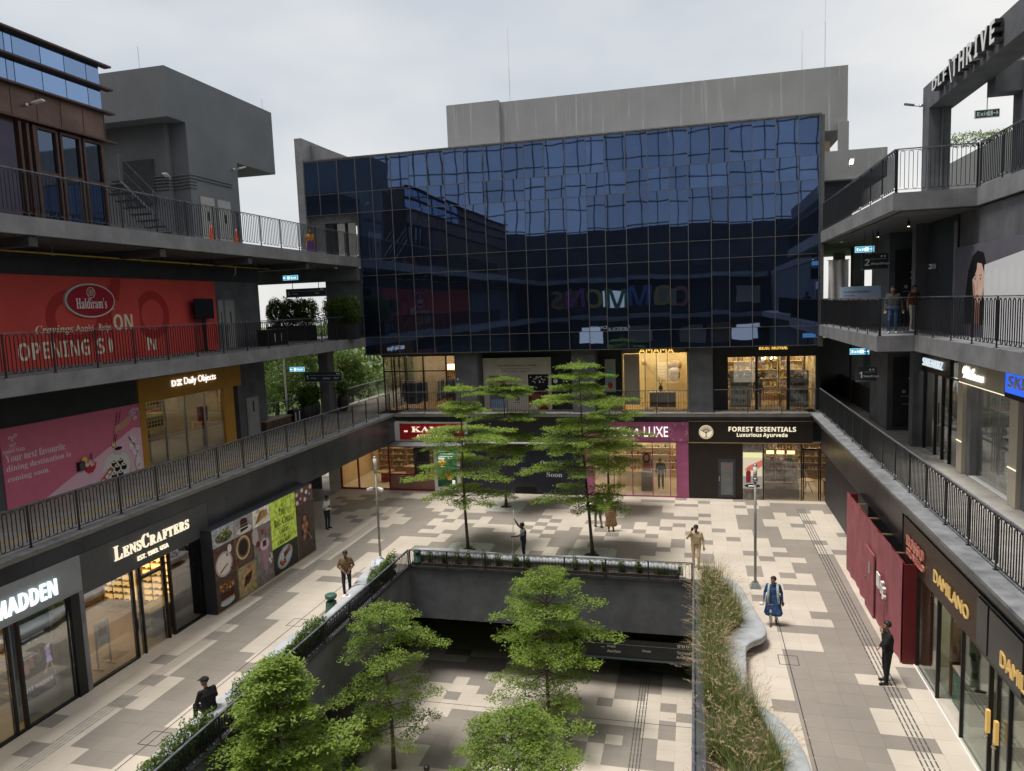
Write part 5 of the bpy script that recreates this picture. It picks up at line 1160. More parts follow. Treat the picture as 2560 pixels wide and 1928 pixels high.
shelf_unit('lit back shelves of bottles in the wellness shop', 'y-', 44.6, 3.2, 8.0, .02, [.6,1.0,1.4,1.8,2.2], .3, wood, 26, 'jar', bays=5)
cs = thing('cafe_table', 'small round cafe table behind the wellness shop door', 'table', (5.85, 41.6, 0)); MB().lathe((5.85,41.6,.72),[(.38,0),(.38,.04)],22).build('top', mat('pale_wood', (.6,.45,.27), .5, .05), cs)
for k in range(3): MB().tube([(5.85,41.6,.72),(5.85+.3*math.cos(k*2.09),41.6+.3*math.sin(k*2.09),.013)], .018, 5).build('leg', wood_dk, cs)
counter('dark brown sales desk in the wellness shop', 6.6, 8.1, 41.0, 41.6, 0, .85, wood, MATS['plinth_brown'])

# ================================================================== far building, first floor (shop fronts at Y = 41.3)
SY = 41.3; Z1 = F1; ZT = 8.1
cl = thing('clothes_shop', 'open clothes shop with black framed glass on the first floor, left', 'shop', (-16, SY, F1))
facade_room(cl, -18.3, -13.9, Z1, 8.0, mat('shop_taupe', (.45,.38,.29), .7, .06), mat('parquet', (.35,.22,.12), .5, .15, 3), lamp_warm, 4.5, SY+.05, 3, skip='x0')
pane_x(cl, -18.35, SY+.1, SY+4.5, Z1+.02, 7.9)
for y in (42.4, 43.6, 44.8): post_x(cl, -18.35, y, Z1, 7.95, .06, .06)
MB().box(-18.5, -13.5, SY-.1, SY, 7.92, 8.11).build('head_beam', mat('dark_red_beam', (.10,.03,.03), .6, .1), cl)
for x in (-18.4, -17.7, -17.0, -15.85, -14.4): post_y(cl, SY, x, Z1, 7.92, .07, .1)
MB().box(-18.4, -14.4, SY-.03, SY+.03, 7.0, 7.07).build('transom', frame_blk, cl)
for a, b in ((-18.36,-17.74),(-17.66,-17.04),(-16.96,-15.89),(-15.81,-14.44)): pane_y(cl, SY, a, b, Z1+.02, 6.99); pane_y(cl, SY, a, b, 7.08, 7.91)
def rail_of_clothes(label, x0, x1, y, z, n, seed):
    t = thing('clothes_rail', label, 'clothes rail', ((x0+x1)/2, y, z)); q = random.Random(seed)
    MB().tube([(x0,y,z+1.75),(x1,y,z+1.75)], .015, 6).build('rail', gold, t)
    for x in (x0, x1): MB().tube([(x,y,z+.013),(x,y,z+1.75)], .015, 6).build('upright', gold, t)
    for k in range(n):
        x = x0+.1+(x1-x0-.2)*k/(n-1); L = q.uniform(.8,1.35); m = mat('garment_%d' % q.randrange(9), q.choice([(.10,.12,.22),(.25,.2,.16),(.4,.34,.28),(.06,.06,.07),(.3,.16,.14),(.5,.46,.4)]), .85, .1)
        g_ = MB(); g_.add([(x-.03,y-.2,z+1.62),(x+.03,y-.2,z+1.62),(x+.03,y+.2,z+1.62),(x-.03,y+.2,z+1.62),(x-.04,y-.26,z+1.62-L),(x+.05,y-.24,z+1.62-L),(x+.05,y+.24,z+1.62-L),(x-.04,y+.26,z+1.62-L)], [(0,1,2,3),(7,6,5,4),(0,4,5,1),(1,5,6,2),(2,6,7,3),(3,7,4,0)])
        g_.add([(x-.012,y-.02,z+1.62),(x+.012,y-.02,z+1.62),(x+.012,y+.02,z+1.62),(x-.012,y+.02,z+1.62),(x,y,z+1.74)], [(0,1,4),(1,2,4),(2,3,4),(3,0,4)]); g_.build('garment', m, t)
rail_of_clothes('clothes rail of dark garments behind the first floor glass', -17.6, -15.9, 42.0, F1, 22, 1)
rail_of_clothes('clothes rail of pale garments deeper in the clothes shop', -15.8, -14.2, 43.2, F1, 18, 2)
shelf_unit('pine shelves at the back of the clothes shop', 'y-', 45.3, -15.9, -14.1, F1, [F1+.5,F1+1.0,F1+1.5,F1+2.0], .3, wood, 8, 'box')
lp = thing('wall_lantern', 'warm lit cube lantern inside the clothes shop', 'lamp', (-15.2, 44.5, 6.9)); MB().cbox((-15.2,44.5,7.0), (.4,.2,.34)).build('shade', glow('lantern_glow', (1,.65,.25), 3, True), lp); MB().cbox((-15.2,44.5,7.2), (.44,.24,.04)).build('cap', wood_dk, lp)
wh = thing('white_hoarding', 'off white hoarding reading something beautiful is coming on the first floor', 'hoarding', (-10.1, SY, F1))
MB().box(-12.1, -8.03, SY-.08, SY, F1, 7.73).build('board', mat('hoarding_white', (.62,.58,.52), .65, .04), wh); dr_ = MB().box(-10.72, -9.46, SY-.11, SY-.081, F1, 6.88).build('door_leaf', mat('hoarding_door', (.55,.50,.45), .65, .04), wh)
p = Print(PF(SY-.08)); k_ = hexc('4a4340'); p.text('Something beautiful is coming.', -11.2, 7.20, w=2.35, h=.15, col=k_, style='italic'); p.rect(-11.0,-9.2,7.08,7.11,hexc('8a8078')); p.text('OPENING SOON', -10.95, 6.88, w=1.7, h=.14, col=hexc('8a7a70'), style='serif')
p.rect(-11.75,-10.75,4.8,6.7,hexc('6a6a70')); p.rect(-11.75,-10.75,5.6,6.7,hexc('8a7a68')); [p.rect(-11.6+.17*k,-11.52+.17*k,5.6,6.2,hexc('3a3048')) for k in range(5)]; p.oval(-11.3,6.35,.3,.3,hexc('a89080'),18); p.rect(-11.7,-10.8,4.8,5.3,hexc('8aa0c0'))
p.rect(-9.4,-8.2,5.75,6.75,hexc('17171c')); rn = random.Random(3); [p.oval(rn.uniform(-9.25,-8.4),rn.uniform(6.25,6.65),.05,.03,hexc('c8c8d0'),8) for k in range(22)]; p.rect(-9.4,-8.2,5.1,5.74,hexc('5a2a24')); p.oval(-8.9,5.4,.3,.2,hexc('8a4a3c'),14); p.rect(-9.4,-8.2,4.7,5.09,hexc('c8a050')); p.poly([(-9.4,4.7),(-8.8,4.7),(-9.1,5.09)],hexc('e8e0d8')); p.poly([(-8.8,4.7),(-8.2,4.7),(-8.5,5.09)],hexc('6a3020')); p.build('print', ink, wh)
p = Print(PF(SY-.11)); p.ring(-10.08,5.35,.13,.13,.06,hexc('2a2426')); p.rect(-10.25,-9.9,5.1,5.13,hexc('4a4444')); p.ring(-10.1,6.3,.45,.4,.02,hexc('a0948a')); p.build('print', ink, wh)
MB().box(-12.15, -5.3, SY+.3, SY+.4, F1, 8.1).build('dark_infill', black_wall, wh)
rb_ = thing('blade_sign', 'small round white blade sign beside the white hoarding', 'sign', (-7.75, 41.0, 6.4)); disc(PF(40.9, -7.72, 6.38), .12, .12, 0, .03, 20).build('disc', white_paint, rb_); MB().box(-7.86,-7.6,40.93,40.96,6.36,6.40).build('bracket', black_paint, rb_); p = Print(PF(40.87,-7.72,6.38),.001); p.ring(0,0,.06,.06,.015,(.1,.1,.1)); p.rect(-.01,.01,0,.07,(.1,.1,.1)); p.build('print', ink, rb_)
dp = thing('window_display', 'lit bathroom style window display between the column and the jewellery shop', 'display', (-4.7, 41.8, F1)); MB().box(-5.3, -3.95, 41.9, 42.0, F1, 8.0).build('back_wall', black_wall, dp); MB().box(-5.0,-4.4,41.8,41.89,5.6,7.5).build('panel', mat('display_panel', (.5,.5,.48), .5, .05), dp); MB().box(-5.2,-4.0,41.5,41.9,F1,5.4).build('plinth', wood, dp); p = Print(PF(41.8)); p.oval(-4.7,6.6,.2,.5,hexc('8ac0c0'),16); p.oval(-4.7,6.0,.15,.2,hexc('b84a3c'),14); p.build('print', ink, dp)
am = thing('jewellery_shop', 'cream lit jewellery shop with neon letters on the first floor', 'shop', (-2.2, SY, F1))
facade_room(am, -3.9, -.42, Z1, 7.85, mat('cream_lit', (.78,.66,.40), .6, .04), mat('tan_floor', (.5,.38,.2), .5, .06), lamp_warm, 3.2, SY+.05, 3)
MB().box(-4.0, -.4, SY-.06, SY, 7.84, 8.12).build('sign_fascia', mat('fascia_taupe', (.13,.11,.09), .6, .05), am)
m_ = MB(); put_text(m_, PF(41.0), 'AMAMA', -3.0, 7.86, w=1.9, h=.30, style='sans', depth=.03, c=.03); m_.build('letters', glow('neon_amber', (1,.6,.12), .7), am)
for x in (-3.85, -2.69, -2.07, -1.46): post_y(am, SY, x, Z1, 7.84, .035, .06, steel if x > -3 else MATS['mustard_panel'])
MB().box(-3.83, -3.0, SY-.03, SY+.03, Z1+.3, 7.8).build('wall_panel', mat('warm_grey_panel', (.36,.32,.26), .6, .04), am)
for a, b in ((-2.98,-2.71),(-2.67,-2.09),(-2.05,-1.48),(-1.44,-.45)): pane_y(am, SY, a, b, Z1+.02, 7.83)
sc2 = thing('wall_sculpture', 'shell like sculpture hung on the cream wall of the jewellery shop', 'sculpture', (-1.1, 43.9, 6.4)); b = MB(); b.ell((-1.15,43.9,6.9),(.42,.2,.32),14,8).ell((-1.15,43.88,6.3),(.34,.16,.36),14,8); b.build('shell', mat('shell_tan', (.42,.3,.16), .6, .2, 8), sc2, True); MB().ell((-1.15,43.75,6.62),(.3,.1,.2),12,6).build('rim', mat('shell_white', (.6,.56,.5), .6, .1), sc2, True)
gd = thing('garland', 'string garland on the cream wall of the jewellery shop', 'garland', (-2.2, 44.3, 6.8)); [MB().tube([(-2.9,44.3,7.0)]+[(-2.9+1.5*k/8,44.3,7.0-.1*j*math.sin(math.pi*k/8)-.06*k*j*.3) for k in range(1,9)], .006, 4).build('string', wood_dk, gd) for j in range(1,6)]; MB().ell((-2.95,44.28,7.05),(.14,.06,.16),12,6).build('rosette', gold, gd, True)
counter('low jewellery counter with vase behind the glass', -2.6, -1.0, 42.2, 42.7, F1, .9, cream, plaster)
vz = thing('vase', 'dark vase with branches on the jewellery counter', 'vase', (-1.9, 42.45, F1+.9)); MB().lathe((-1.9,42.45,F1+.9),[(.08,0),(.14,.15),(.1,.3),(.05,.36)],14).build('body', black_paint, vz, True); [MB().tube([(-1.9,42.45,F1+1.2),(-1.9+.12*math.cos(k),42.45+.1*math.sin(k),F1+1.45),(-1.9+.25*math.cos(k),42.45+.15*math.sin(k),F1+1.6)], .012, 4).build('branch', wood_dk, vz) for k in range(6)]
bmn = thing('gift_shop', 'black fronted gift shop with amber letters on the first floor, right', 'shop', (3.6, SY, F1))
facade_room(bmn, 1.1, 6.2, Z1, 7.6, mat('gift_wall', (.62,.48,.28), .6, .05), mat('gift_floor', (.36,.25,.14), .5, .1), lamp_warm, 4.2, SY+.05, 4)
for a, b in ((.95,1.75),(3.16,3.29),(4.76,4.92),(6.22,6.45)): MB().box(a, b, SY-.04, SY+.04, Z1, 7.52).build('black_pier', black_paint, bmn)
MB().box(.95, 6.45, SY-.06, SY+.04, 7.521, 8.12).build('sign_fascia', black_paint, bmn)
m_ = MB(); put_text(m_, PF(SY-.06), 'BEAU MONDE', 3.34, 7.90, w=1.45, h=.22, style='serif', depth=.03, c=.02); m_.build('letters', glow('sign_amber', (1,.62,.12), .6), bmn)
for a, b in ((1.76,3.15),(3.30,4.75),(4.93,6.21)): pane_y(bmn, SY, a, b, Z1+.02, 7.5)
gm = [mat('gift2_%d' % k, c, .5, .05) for k, c in enumerate([(.05,.05,.06),(.6,.5,.35),(.3,.25,.2),(.7,.62,.5),(.35,.2,.1),(.5,.4,.12)])]
shelf_unit('lit gift shelves at the back of the black fronted shop, left bay', 'y-', 45.0, 1.3, 3.2, F1, [F1+.3,F1+.8,F1+1.3,F1+1.8,F1+2.3], .3, mat('shelf_cream', (.7,.56,.33), .5, .04), 8, 'box', hmin=.1, hmax=.34, w=.16, mats=gm)
shelf_unit('lit gift shelves at the back of the black fronted shop, middle bay', 'y-', 45.0, 3.3, 4.7, F1, [F1+.3,F1+.8,F1+1.3,F1+1.8,F1+2.3], .3, MATS['shelf_cream'], 6, 'box', hmin=.1, hmax=.34, w=.16, mats=gm)
shelf_unit('lit gift shelves at the back of the black fronted shop, right bay', 'y-', 45.0, 4.8, 6.1, F1, [F1+.3,F1+.8,F1+1.3,F1+1.8,F1+2.3], .3, MATS['shelf_cream'], 6, 'box', hmin=.1, hmax=.34, w=.16, mats=gm)
ch = thing('chandelier', 'small chandelier in the middle of the gift shop', 'chandelier', (4.0, 43, 7.1)); MB().tube([(4,43,7.6),(4,43,7.25)], .012, 5).build('stem', black_paint, ch); [MB().tube([(4,43,7.2),(4+.25*math.cos(k),43+.25*math.sin(k),7.1),(4+.36*math.cos(k),43+.36*math.sin(k),7.25)], .012, 4).build('arm', black_paint, ch) for k in range(6)]; [MB().ell((4+.36*math.cos(k),43+.36*math.sin(k),7.3),(.03,.03,.05),8,5).build('bulb', glow('bulb', (1,.8,.5), 6), ch) for k in range(6)]
shelf_unit('glass fronted rack of ornaments beside the gift shop door', 'y-', 42.2, 1.9, 3.0, F1, [F1+.25,F1+.7,F1+1.15,F1+1.6], .3, steel, 5, 'jar', hmin=.12, hmax=.3, w=.15, mats=gm)
shelf_unit('glass fronted rack of ornaments at the right of the gift shop', 'y-', 42.2, 5.0, 6.0, F1, [F1+.25,F1+.7,F1+1.15,F1+1.6], .3, steel, 5, 'jar', hmin=.12, hmax=.3, w=.15, mats=gm)
tb = thing('gift_table', 'wooden table of ornaments in the gift shop', 'table', (4.0, 42.6, F1)); MB().box(3.4,4.6,42.3,42.9,F1+.7,F1+.75).build('top', wood, tb); [MB().box(x-.03,x+.03,y-.03,y+.03,F1+.013,F1+.7).build('leg', wood, tb) for x in (3.45,4.55) for y in (42.35,42.85)]

# ================================================================== right wing, ground floor (front plane X = 6.12)
RX = 6.12
rhd = thing('maroon_hoarding', 'wrinkled maroon cloth hoarding with a flush door on the right', 'hoarding', (5.9, 26, 0))
maroon = mat('maroon_cloth', (.33,.095,.115), .7, .10, 2); 
b = MB(); ny_, nz_ = 60, 6; q = random.Random(6); ph_ = [q.uniform(0,6) for _ in range(6)]
for i in range(ny_+1):
    y = 22.25+(30.1-22.25)*i/ny_
    for j in range(nz_+1):
        z = .02+3.05*j/nz_; b.v.append((5.70-.03*math.sin(y*3.1+ph_[0]+.3*z)*(.4+.6*math.sin(y*.9+ph_[1])**2)-.018*math.sin(y*7.3+ph_[2]-.5*z), y, z))
for i in range(ny_):
    for j in range(nz_): a0 = i*(nz_+1)+j; b.f.append((a0, a0+1, a0+nz_+2, a0+nz_+1)); b.m.append(0)
b.build('cloth_front', maroon, rhd, True)
MB().box(5.74, 5.78, 22.26, 30.1, .009, 3.0).box(5.74, 6.1, 22.2, 22.25, .009, 2.98).box(5.74, 6.1, 30.1, 30.15, .009, 2.98).build('board', mat('maroon_board', hexc('6a1c20'), .5, .08), rhd)
for y in (23.4, 25.2, 27, 28.8): MB().box(5.8, 6.2, y-.02, y+.02, 2.9, 2.94).build('roof_batten', wood, rhd)
dl_ = MB().box(5.62, 5.66, 25.3, 26.5, .03, 2.15).build('door_leaf', maroon, rhd); MB().box(5.60, 5.619, 25.75, 25.95, 1.35, 1.75).build('vision_panel', steel, dl_); MB().box(5.57, 5.62, 26.35, 26.41, 1.0, 1.08).build('lock', steel, dl_)
MB().box(5.60, 5.64, 24.45, 24.85, 1.35, 1.8).build('notice', white_paint, rhd)
m_ = MB(); put_text(m_, PR(5.66), 'fig', -24.15, 1.28, w=.42, h=.5, style='serif', depth=.09, c=.02); m_.build('letters', white_paint, rhd)
rs_ = thing('footwear_shop', 'brown fronted footwear and bag shop with raised letters on the right', 'shop', (RX, 20, 0))
room(rs_, RX+.12, 10.5, 14.0, 22.2, 0, 2.85, 'x0', mat('shop_sand', (.48,.42,.30), .6, .05), mat('stone_floor', (.5,.46,.4), .4, .06), lamp=lamp_neutral, nl=4)
MB().box(6.06, 6.12, 17.66, 23.59, 2.74, 4.018).build('sign_fascia', mat('bronze_brown', hexc('4a352c'), .45, .1, 1.2, metal=.4), rs_)
pr2 = PR(6.06); m_ = MB(); put_text(m_, pr2, 'ROSSO', -23.1, 3.30, w=1.62, h=.30, style='serif', depth=.05, c=.02); put_text(m_, pr2, 'BRUNELLO', -23.05, 3.02, w=1.62, h=.20, style='sans', depth=.05, c=.02); m_.build('letters', mat('rose_letter', (.55,.25,.2), .4, 0, metal=.4, emit=(1,.3,.2), es=.05), rs_)
m_ = MB(); put_text(m_, pr2, 'DAMILANO', -20.56, 3.14, w=2.5, h=.33, style='sans', depth=.03, c=.03); m_.build('letters', glow('gold_halo', (1,.66,.22), .14), rs_)
MB().box(6.05, 6.12, 14.0, 17.64, 2.74, 4.018).build('black_fascia', black_paint, rs_); m_ = MB(); put_text(m_, PR(6.05), 'DAMILANO', -16.2, 3.02, w=2.1, h=.33, style='sans', depth=.03, c=.03); m_.build('letters', MATS['gold_halo'], rs_)
for y0, y1 in ((16.95, 17.6),(15.2,16.9)): MB().box(6.02, 6.049, y0+.03, y1-.03, 2.85, 3.95).build('fascia_tile', mat('smoke_panel', (.05,.05,.052), .35, .05), rs_)
for y in (22.2, 20.4, 18.6, 16.92, 16.5, 15.9): post_x(rs_, RX, y, .0, 2.74, .05, .09)
pane_x(rs_, RX, 20.43, 22.17, .03, 2.73, green_glass); pane_y(rs_, 20.4, RX+.05, 7.3, .03, 2.73, green_glass); pane_x(rs_, 7.3, 18.63, 20.37, .03, 2.73, green_glass); pane_x(rs_, RX, 16.95, 18.57, .03, 2.73, green_glass); pane_y(rs_, 18.6, RX+.05, 7.3, .03, 2.73, green_glass); pane_x(rs_, RX, 14.0, 16.47, .03, 2.73, green_glass)
MB().box(6.02, 6.06, 14.0, 22.2, .009, .03).build('threshold', white_paint, rs_)
for y, n in ((16.75, 'first'), (16.3, 'second')): MB().box(5.98, 6.05, y-.05, y+.05, 1.25, 1.75).build('door_handle', glow('brass_lit', (1,.62,.18), .15), rs_); MB().tube([(6.0,y-.06,1.2),(5.96,y-.06,1.15),(5.96,y+.06,1.15),(6.0,y+.06,1.2)], .012, 5).build('handle_loop', gold, rs_)
MB().box(6.4, 6.46, 21.3, 22.1, .013, 2.7).build('brown_panel', mat('cognac_panel', (.16,.06,.03), .4, .1), rs_); MB().box(6.5,6.9,20.55,20.75,.013,2.7).build('copper_column', mat('copper', (.5,.18,.07), .4, .1, metal=.5), rs_)
tc_ = thing('tiled_plinth', 'green tiled display plinth with a black loafer in the right shop window', 'plinth', (7.0, 19.6, 0)); MB().box(6.45, 7.2, 19.1, 20.3, .013, .95).build('body', mat('green_grout', (.03,.05,.04), .6, 0), tc_); gt = mat('green_tile', (.05,.11,.075), .2, .3, 7)
tm = MB().box(-.004,.004,-.055,.055,-.105,.105).mesh('tile', gt)
for k in range(10):
    for j in range(4): inst('tile', tm, tc_, (6.445, 19.17+.118*k, .13+.22*j))
for k in range(6):
    for j in range(4): inst('tile', tm, tc_, (6.52+.118*k, 19.095, .13+.22*j), R(90))
MB().box(6.43, 7.2, 19.08, 20.3, .951, 1.0).build('top', mat('plinth_top', (.3,.25,.2), .5, .05), tc_)
def loafer(label, x, y, z, rz, m):
    t = thing('loafer', label, 'shoe', (x,y,z)); b = MB(); b.tube([(x-.02,y-.14,z+.08),(x,y-.06,z+.09),(x,y+.03,z+.06),(x,y+.12,z+.045),(x,y+.17,z+.03)], [.045,.06,.055,.05,.02], 10); b.build('upper', m, t, True); MB().box(x-.045,x+.045,y-.17,y+.16,z,z+.022).build('sole', black_paint, t); MB().box(x-.05,x+.05,y+.0,y+.03,z+.1,z+.115).build('buckle', steel, t)
loafer('black buckled loafer on the green tiled plinth', 6.75, 19.75, 1.0, 0, black_paint)
loafer('black shoe on a raised stand above the tiled plinth', 6.8, 20.05, 1.35, 0, black_paint); tag(MB().box(6.7,6.9,19.95,20.15,1.0,1.348).build('shoe_stand', steel), 'metal riser carrying a black shoe on the tiled plinth', 'stand')
hb = thing('handbag', 'beige handbag on a stand in the right shop window', 'bag', (6.9, 17.3, 0)); MB().lathe((6.9,17.3,1.2),[(.15,0),(.2,.12),(.17,.3),(.12,.36)],14).build('body', mat('tan_leather', (.5,.36,.22), .5, .05), hb, True); MB().tube([(6.9,17.18,1.54),(6.9,17.2,1.74),(6.9,17.4,1.74),(6.9,17.42,1.54)], .012, 6).build('strap', gold, hb); MB().box(6.7,7.1,17.1,17.5,.013,1.2).build('stand', cream, hb)
shelf_unit('pale shelves of bags at the back of the right shop', 'x-', 10.0, 14.6, 17.8, .02, [.5,1.0,1.5,2.0], .35, cream, 7, 'box', hmin=.15, hmax=.3, w=.22)

# ================================================================== right wing, first floor (front plane X = 8.6)
SX = 8.6
sn = thing('sneaker_shop', 'black fronted sneaker shop with lit letters on the right first floor', 'shop', (SX, 29.5, F1))
room(sn, SX+.12, 12, 27.1, 31.1, F1, 8.2, 'x0', mat('shop_mid_grey', (.24,.24,.24), .7, .05), mat('grey_floor', (.32,.32,.31), .4, .06), lamp=lamp_neutral, nl=2)
MB().box(8.54, 8.66, 28.02, 31.24, 7.66, 8.6).box(8.54, 8.66, 27.08, 28.02, 7.66, 7.72).build('sign_fascia', black_paint, sn); m_ = MB(); put_text(m_, PR(8.54), 'SNEAKRZ', -31.0, 7.88, w=2.3, h=.30, style='bold', depth=.04, c=.02, slant=.1); m_.build('letters', glow_cool, sn)
for y in (31.0, 29.67, 28.84, 28.07, 27.08): post_x(sn, SX, y, F1, 7.66, .07, .1)
for a, b in ((29.70,30.97),(28.10,28.81),(27.11,28.04)): pane_x(sn, SX, a, b, F1+.03, 7.64)
MB().tube([(8.5,28.78,5.3),(8.44,28.78,5.3),(8.44,28.78,6.7),(8.5,28.78,6.7)], .018, 6).build('door_pull', black_paint, sn)
m_ = MB(); put_text(m_, PR(9.2), 'saucony', -28.0, 7.3, w=.7, h=.14, style='bold', depth=.02, c=.02); m_.build('letters', glow_cool, sn)
MB().bar((9.3,30.3,6.95), (9.3,29.9,7.4), .02, .12).bar((9.3,29.6,6.95), (9.3,29.75,7.4), .02, .1).build('wall_logo', glow_cool, sn)
shelf_unit('black wall rack of sneakers in the sneaker shop', 'x-', 11.6, 27.5, 29.2, F1, [F1+.4,F1+.8,F1+1.2,F1+1.6,F1+2.0], .3, black_paint, 6, 'shoe', mats=[white_paint, black_paint, GOODS[5]])
bxd = thing('display_box', 'pale display box with a white shoe near the sneaker shop door', 'display', (9.2, 27.6, F1)); MB().box(8.9,9.6,27.3,27.9,F1+.013,F1+.65).build('case', mat('pale_box', (.55,.52,.45), .5, .04), bxd); MB().box(8.88,9.62,27.28,27.92,F1+.65,F1+.69).build('top', plaster, bxd)
wi = thing('sports_shop', 'cream fronted sports shop with white script letters on the right first floor', 'shop', (SX, 25, F1))
room(wi, SX+.3, 12.5, 22.9, 26.9, F1, 8.2, 'x0', mat('shop_grey2', (.30,.30,.29), .7, .05), mat('pale_floor', (.5,.51,.47), .4, .06), lamp=lamp_neutral, nl=2, back=mat('charcoal_wall2', (.06,.06,.065), .7, .1))
wcr = mat('wilson_cream', (.52,.47,.37), .55, .03)
for a, b in ((27.07,25.9),(25.88,24.6),(24.58,23.32)): MB().box(8.5, 8.62, b, a, 7.69, 8.6).build('sign_panel', wcr, wi)
MB().box(8.52, 8.6, 23.32, 27.07, 7.655, 7.689).build('light_strip', glow('strip_warm', (1,.88,.6), .6), wi)
m_ = MB(); put_text(m_, PR(8.5), 'Wilson', -26.5, 7.86, w=1.72, h=.40, style='script', depth=.05, c=.02); m_.build('letters', glow('script_white', (1,1,.93), .55), wi)
for a, b in ((26.58,27.07),(22.35,22.90)): MB().box(8.5, 8.9, a, b, F1, 7.65).build('pier', wcr, wi); MB().box(8.48, 8.499, a, b, F1+1.05, F1+1.08).build('light_line', MATS['strip_warm'], wi)
MB().box(8.62, 8.9, 26.2, 26.57, F1, 7.65).build('grey_reveal', plaster_lt, wi)
for a, b in ((25.2,26.19),(24.45,25.18),(23.7,24.43),(22.92,23.68)): pane_x(wi, SX+.2, a, b, F1+.03, 7.65)
for y in (24.72, 24.55, 24.35, 24.18): MB().tube([(8.74,y,F1+.5),(8.74,y,F1+2.1)], .018, 6).build('door_pull', steel, wi)
MB().box(8.6, 8.9, 22.9, 26.2, F1-.005, F1+.03).build('threshold', white_paint, wi)
ws2 = thing('sports_poster', 'dark wall poster of a seated tennis player inside the sports shop', 'poster', (11.8, 24.2, F1)); MB().box(12.3, 12.36, 23.0, 25.4, F1+.3, F1+2.4).build('panel', black_wall, ws2)
p = Print(PR(12.3)); p.text('Wilson', -24.6, F1+2.1, w=.5, h=.16, col=(.75,.75,.75), style='script'); p.oval(-24.0,F1+1.5,.1,.13,hexc('7a5a4c'),14); p.oval(-24.0,F1+1.6,.11,.08,hexc('1a1412'),12); p.poly([(-24.3,F1+.6),(-23.7,F1+.6),(-23.75,F1+1.35),(-24.25,F1+1.35)],hexc('6a5a54')); p.ring(-23.5,F1+1.0,.16,.3,.02,hexc('d8d4cc')); p.line([(-24.2,F1+.6),(-24.4,F1+.35)],.1,hexc('8a6450')); p.build('print', ink, ws2)
bsg = thing('blue_sign', 'bright blue shop sign cut by the right edge of the view', 'sign', (8.5, 22.6, 8)); MB().box(8.45, 8.55, 18.5, 23.13, 7.80, 8.58).build('panel', glow('blue_screen', (.03,.12,.75), .55), bsg); m_ = MB(); put_text(m_, PR(8.45), 'SKECHERS', -22.85, 7.98, w=3.4, h=.32, style='bold', depth=.03, c=.02, slant=.15); m_.build('letters', white_paint, bsg); MB().box(8.5,8.62,18.0,23.3,7.64,7.799).build('surround', black_paint, bsg)

# ================================================================== right wing, second floor
bh = thing('portrait_hoarding', 'grey violet hoarding with a dark haired face on the right second floor', 'hoarding', (8.7, 25.5, F2))
MB().box(8.60, 8.659, 18.0, 28.0, F2, 12.12).build('board', mat('hoarding_violet', (.13,.12,.15), .6, .06), bh)
p = Print(PR(8.60)); hair = hexc('151316'); skn = (.78,.52,.42)
p.poly([(-27.087,9.6),(-26.902,10.6),(-26.732,11.3),(-26.377,11.75),(-25.951,11.9),(-25.454,11.8),(-25.198,11.4),(-25.170,10.8),(-25.241,9.6)],hair,'c')
p.poly([(-26.306,10.6),(-26.334,11.0),(-26.235,11.3),(-25.951,11.52),(-25.596,11.48),(-25.383,11.2),(-25.340,10.85),(-25.454,10.5),(-25.710,10.2),(-25.951,10.15),(-26.164,10.3)],skn,'c')
p.poly([(-26.334,11.0),(-26.306,11.35),(-25.951,11.55),(-25.994,11.3),(-26.192,11.1)],hair,'c')
for a in (-26.1, -25.66): p.oval(a,11.0,.11,.036,hexc('e8e0d8'),14); p.oval(a,11.0,.034,.034,hexc('1c1412'),10); p.line([(a-.1,11.1),(a+.02,11.15),(a+.1,11.11)],.022,hexc('241814')); p.line([(a-.09,11.02),(a,11.045),(a+.09,11.02)],.014,hair)
p.line([(-25.923,11.0),(-25.880,10.72),(-25.965,10.68)],.018,hexc('90604c')); p.oval(-25.880,10.5,.10,.03,hexc('8a3c3c'),14); p.oval(-25.880,10.47,.08,.03,hexc('a04c48'),14); p.poly([(-26.093,9.6),(-25.667,9.6),(-25.667,10.25),(-26.050,10.3)],hexc('9a6a56'))
p.poly([(-26.334,11.0),(-26.306,10.6),(-26.164,10.3),(-25.99,10.16),(-26.02,10.5),(-26.1,10.8)],(.50,.31,.24),'c'); p.poly([(-25.74,10.72),(-25.45,10.78),(-25.45,10.6),(-25.62,10.42)],(.84,.58,.47),'c'); p.poly([(-26.334,11.0),(-26.42,10.2),(-26.3,9.6),(-26.12,10.25),(-26.24,10.6)],hair,'c')
p.poly([(-25.35,F2+.02),(-22.0,F2+.02),(-22.0,11.75),(-25.35,11.43)],(.72,.72,.74)); [p.oval(-25.0+.55*k,10.9+.1*(k%2),.2,.34,(.76,.76,.78),20) for k in range(5)]; p.build('print', ink, bh)
MB().box(8.62, 8.66, 27.98, 28.25, F2, 13.0).build('edge_post', plaster_lt, bh)
bn = thing('beauty_banner', 'pale blue banner board with flowers announcing beauty brands on the right second floor', 'banner', (7.2, 36.4, F2))
MB().box(6.5, 8.42, 36.4, 36.44, F2+.1, 11.03).build('board', mat('banner_blue', (.50,.66,.86), .6, .02), bn); MB().box(8.16, 8.42, 36.34, 36.399, F2+.1, 10.45).build('flower_column', mat('flower_bg', hexc('d8a0a8'), .6, .05), bn)
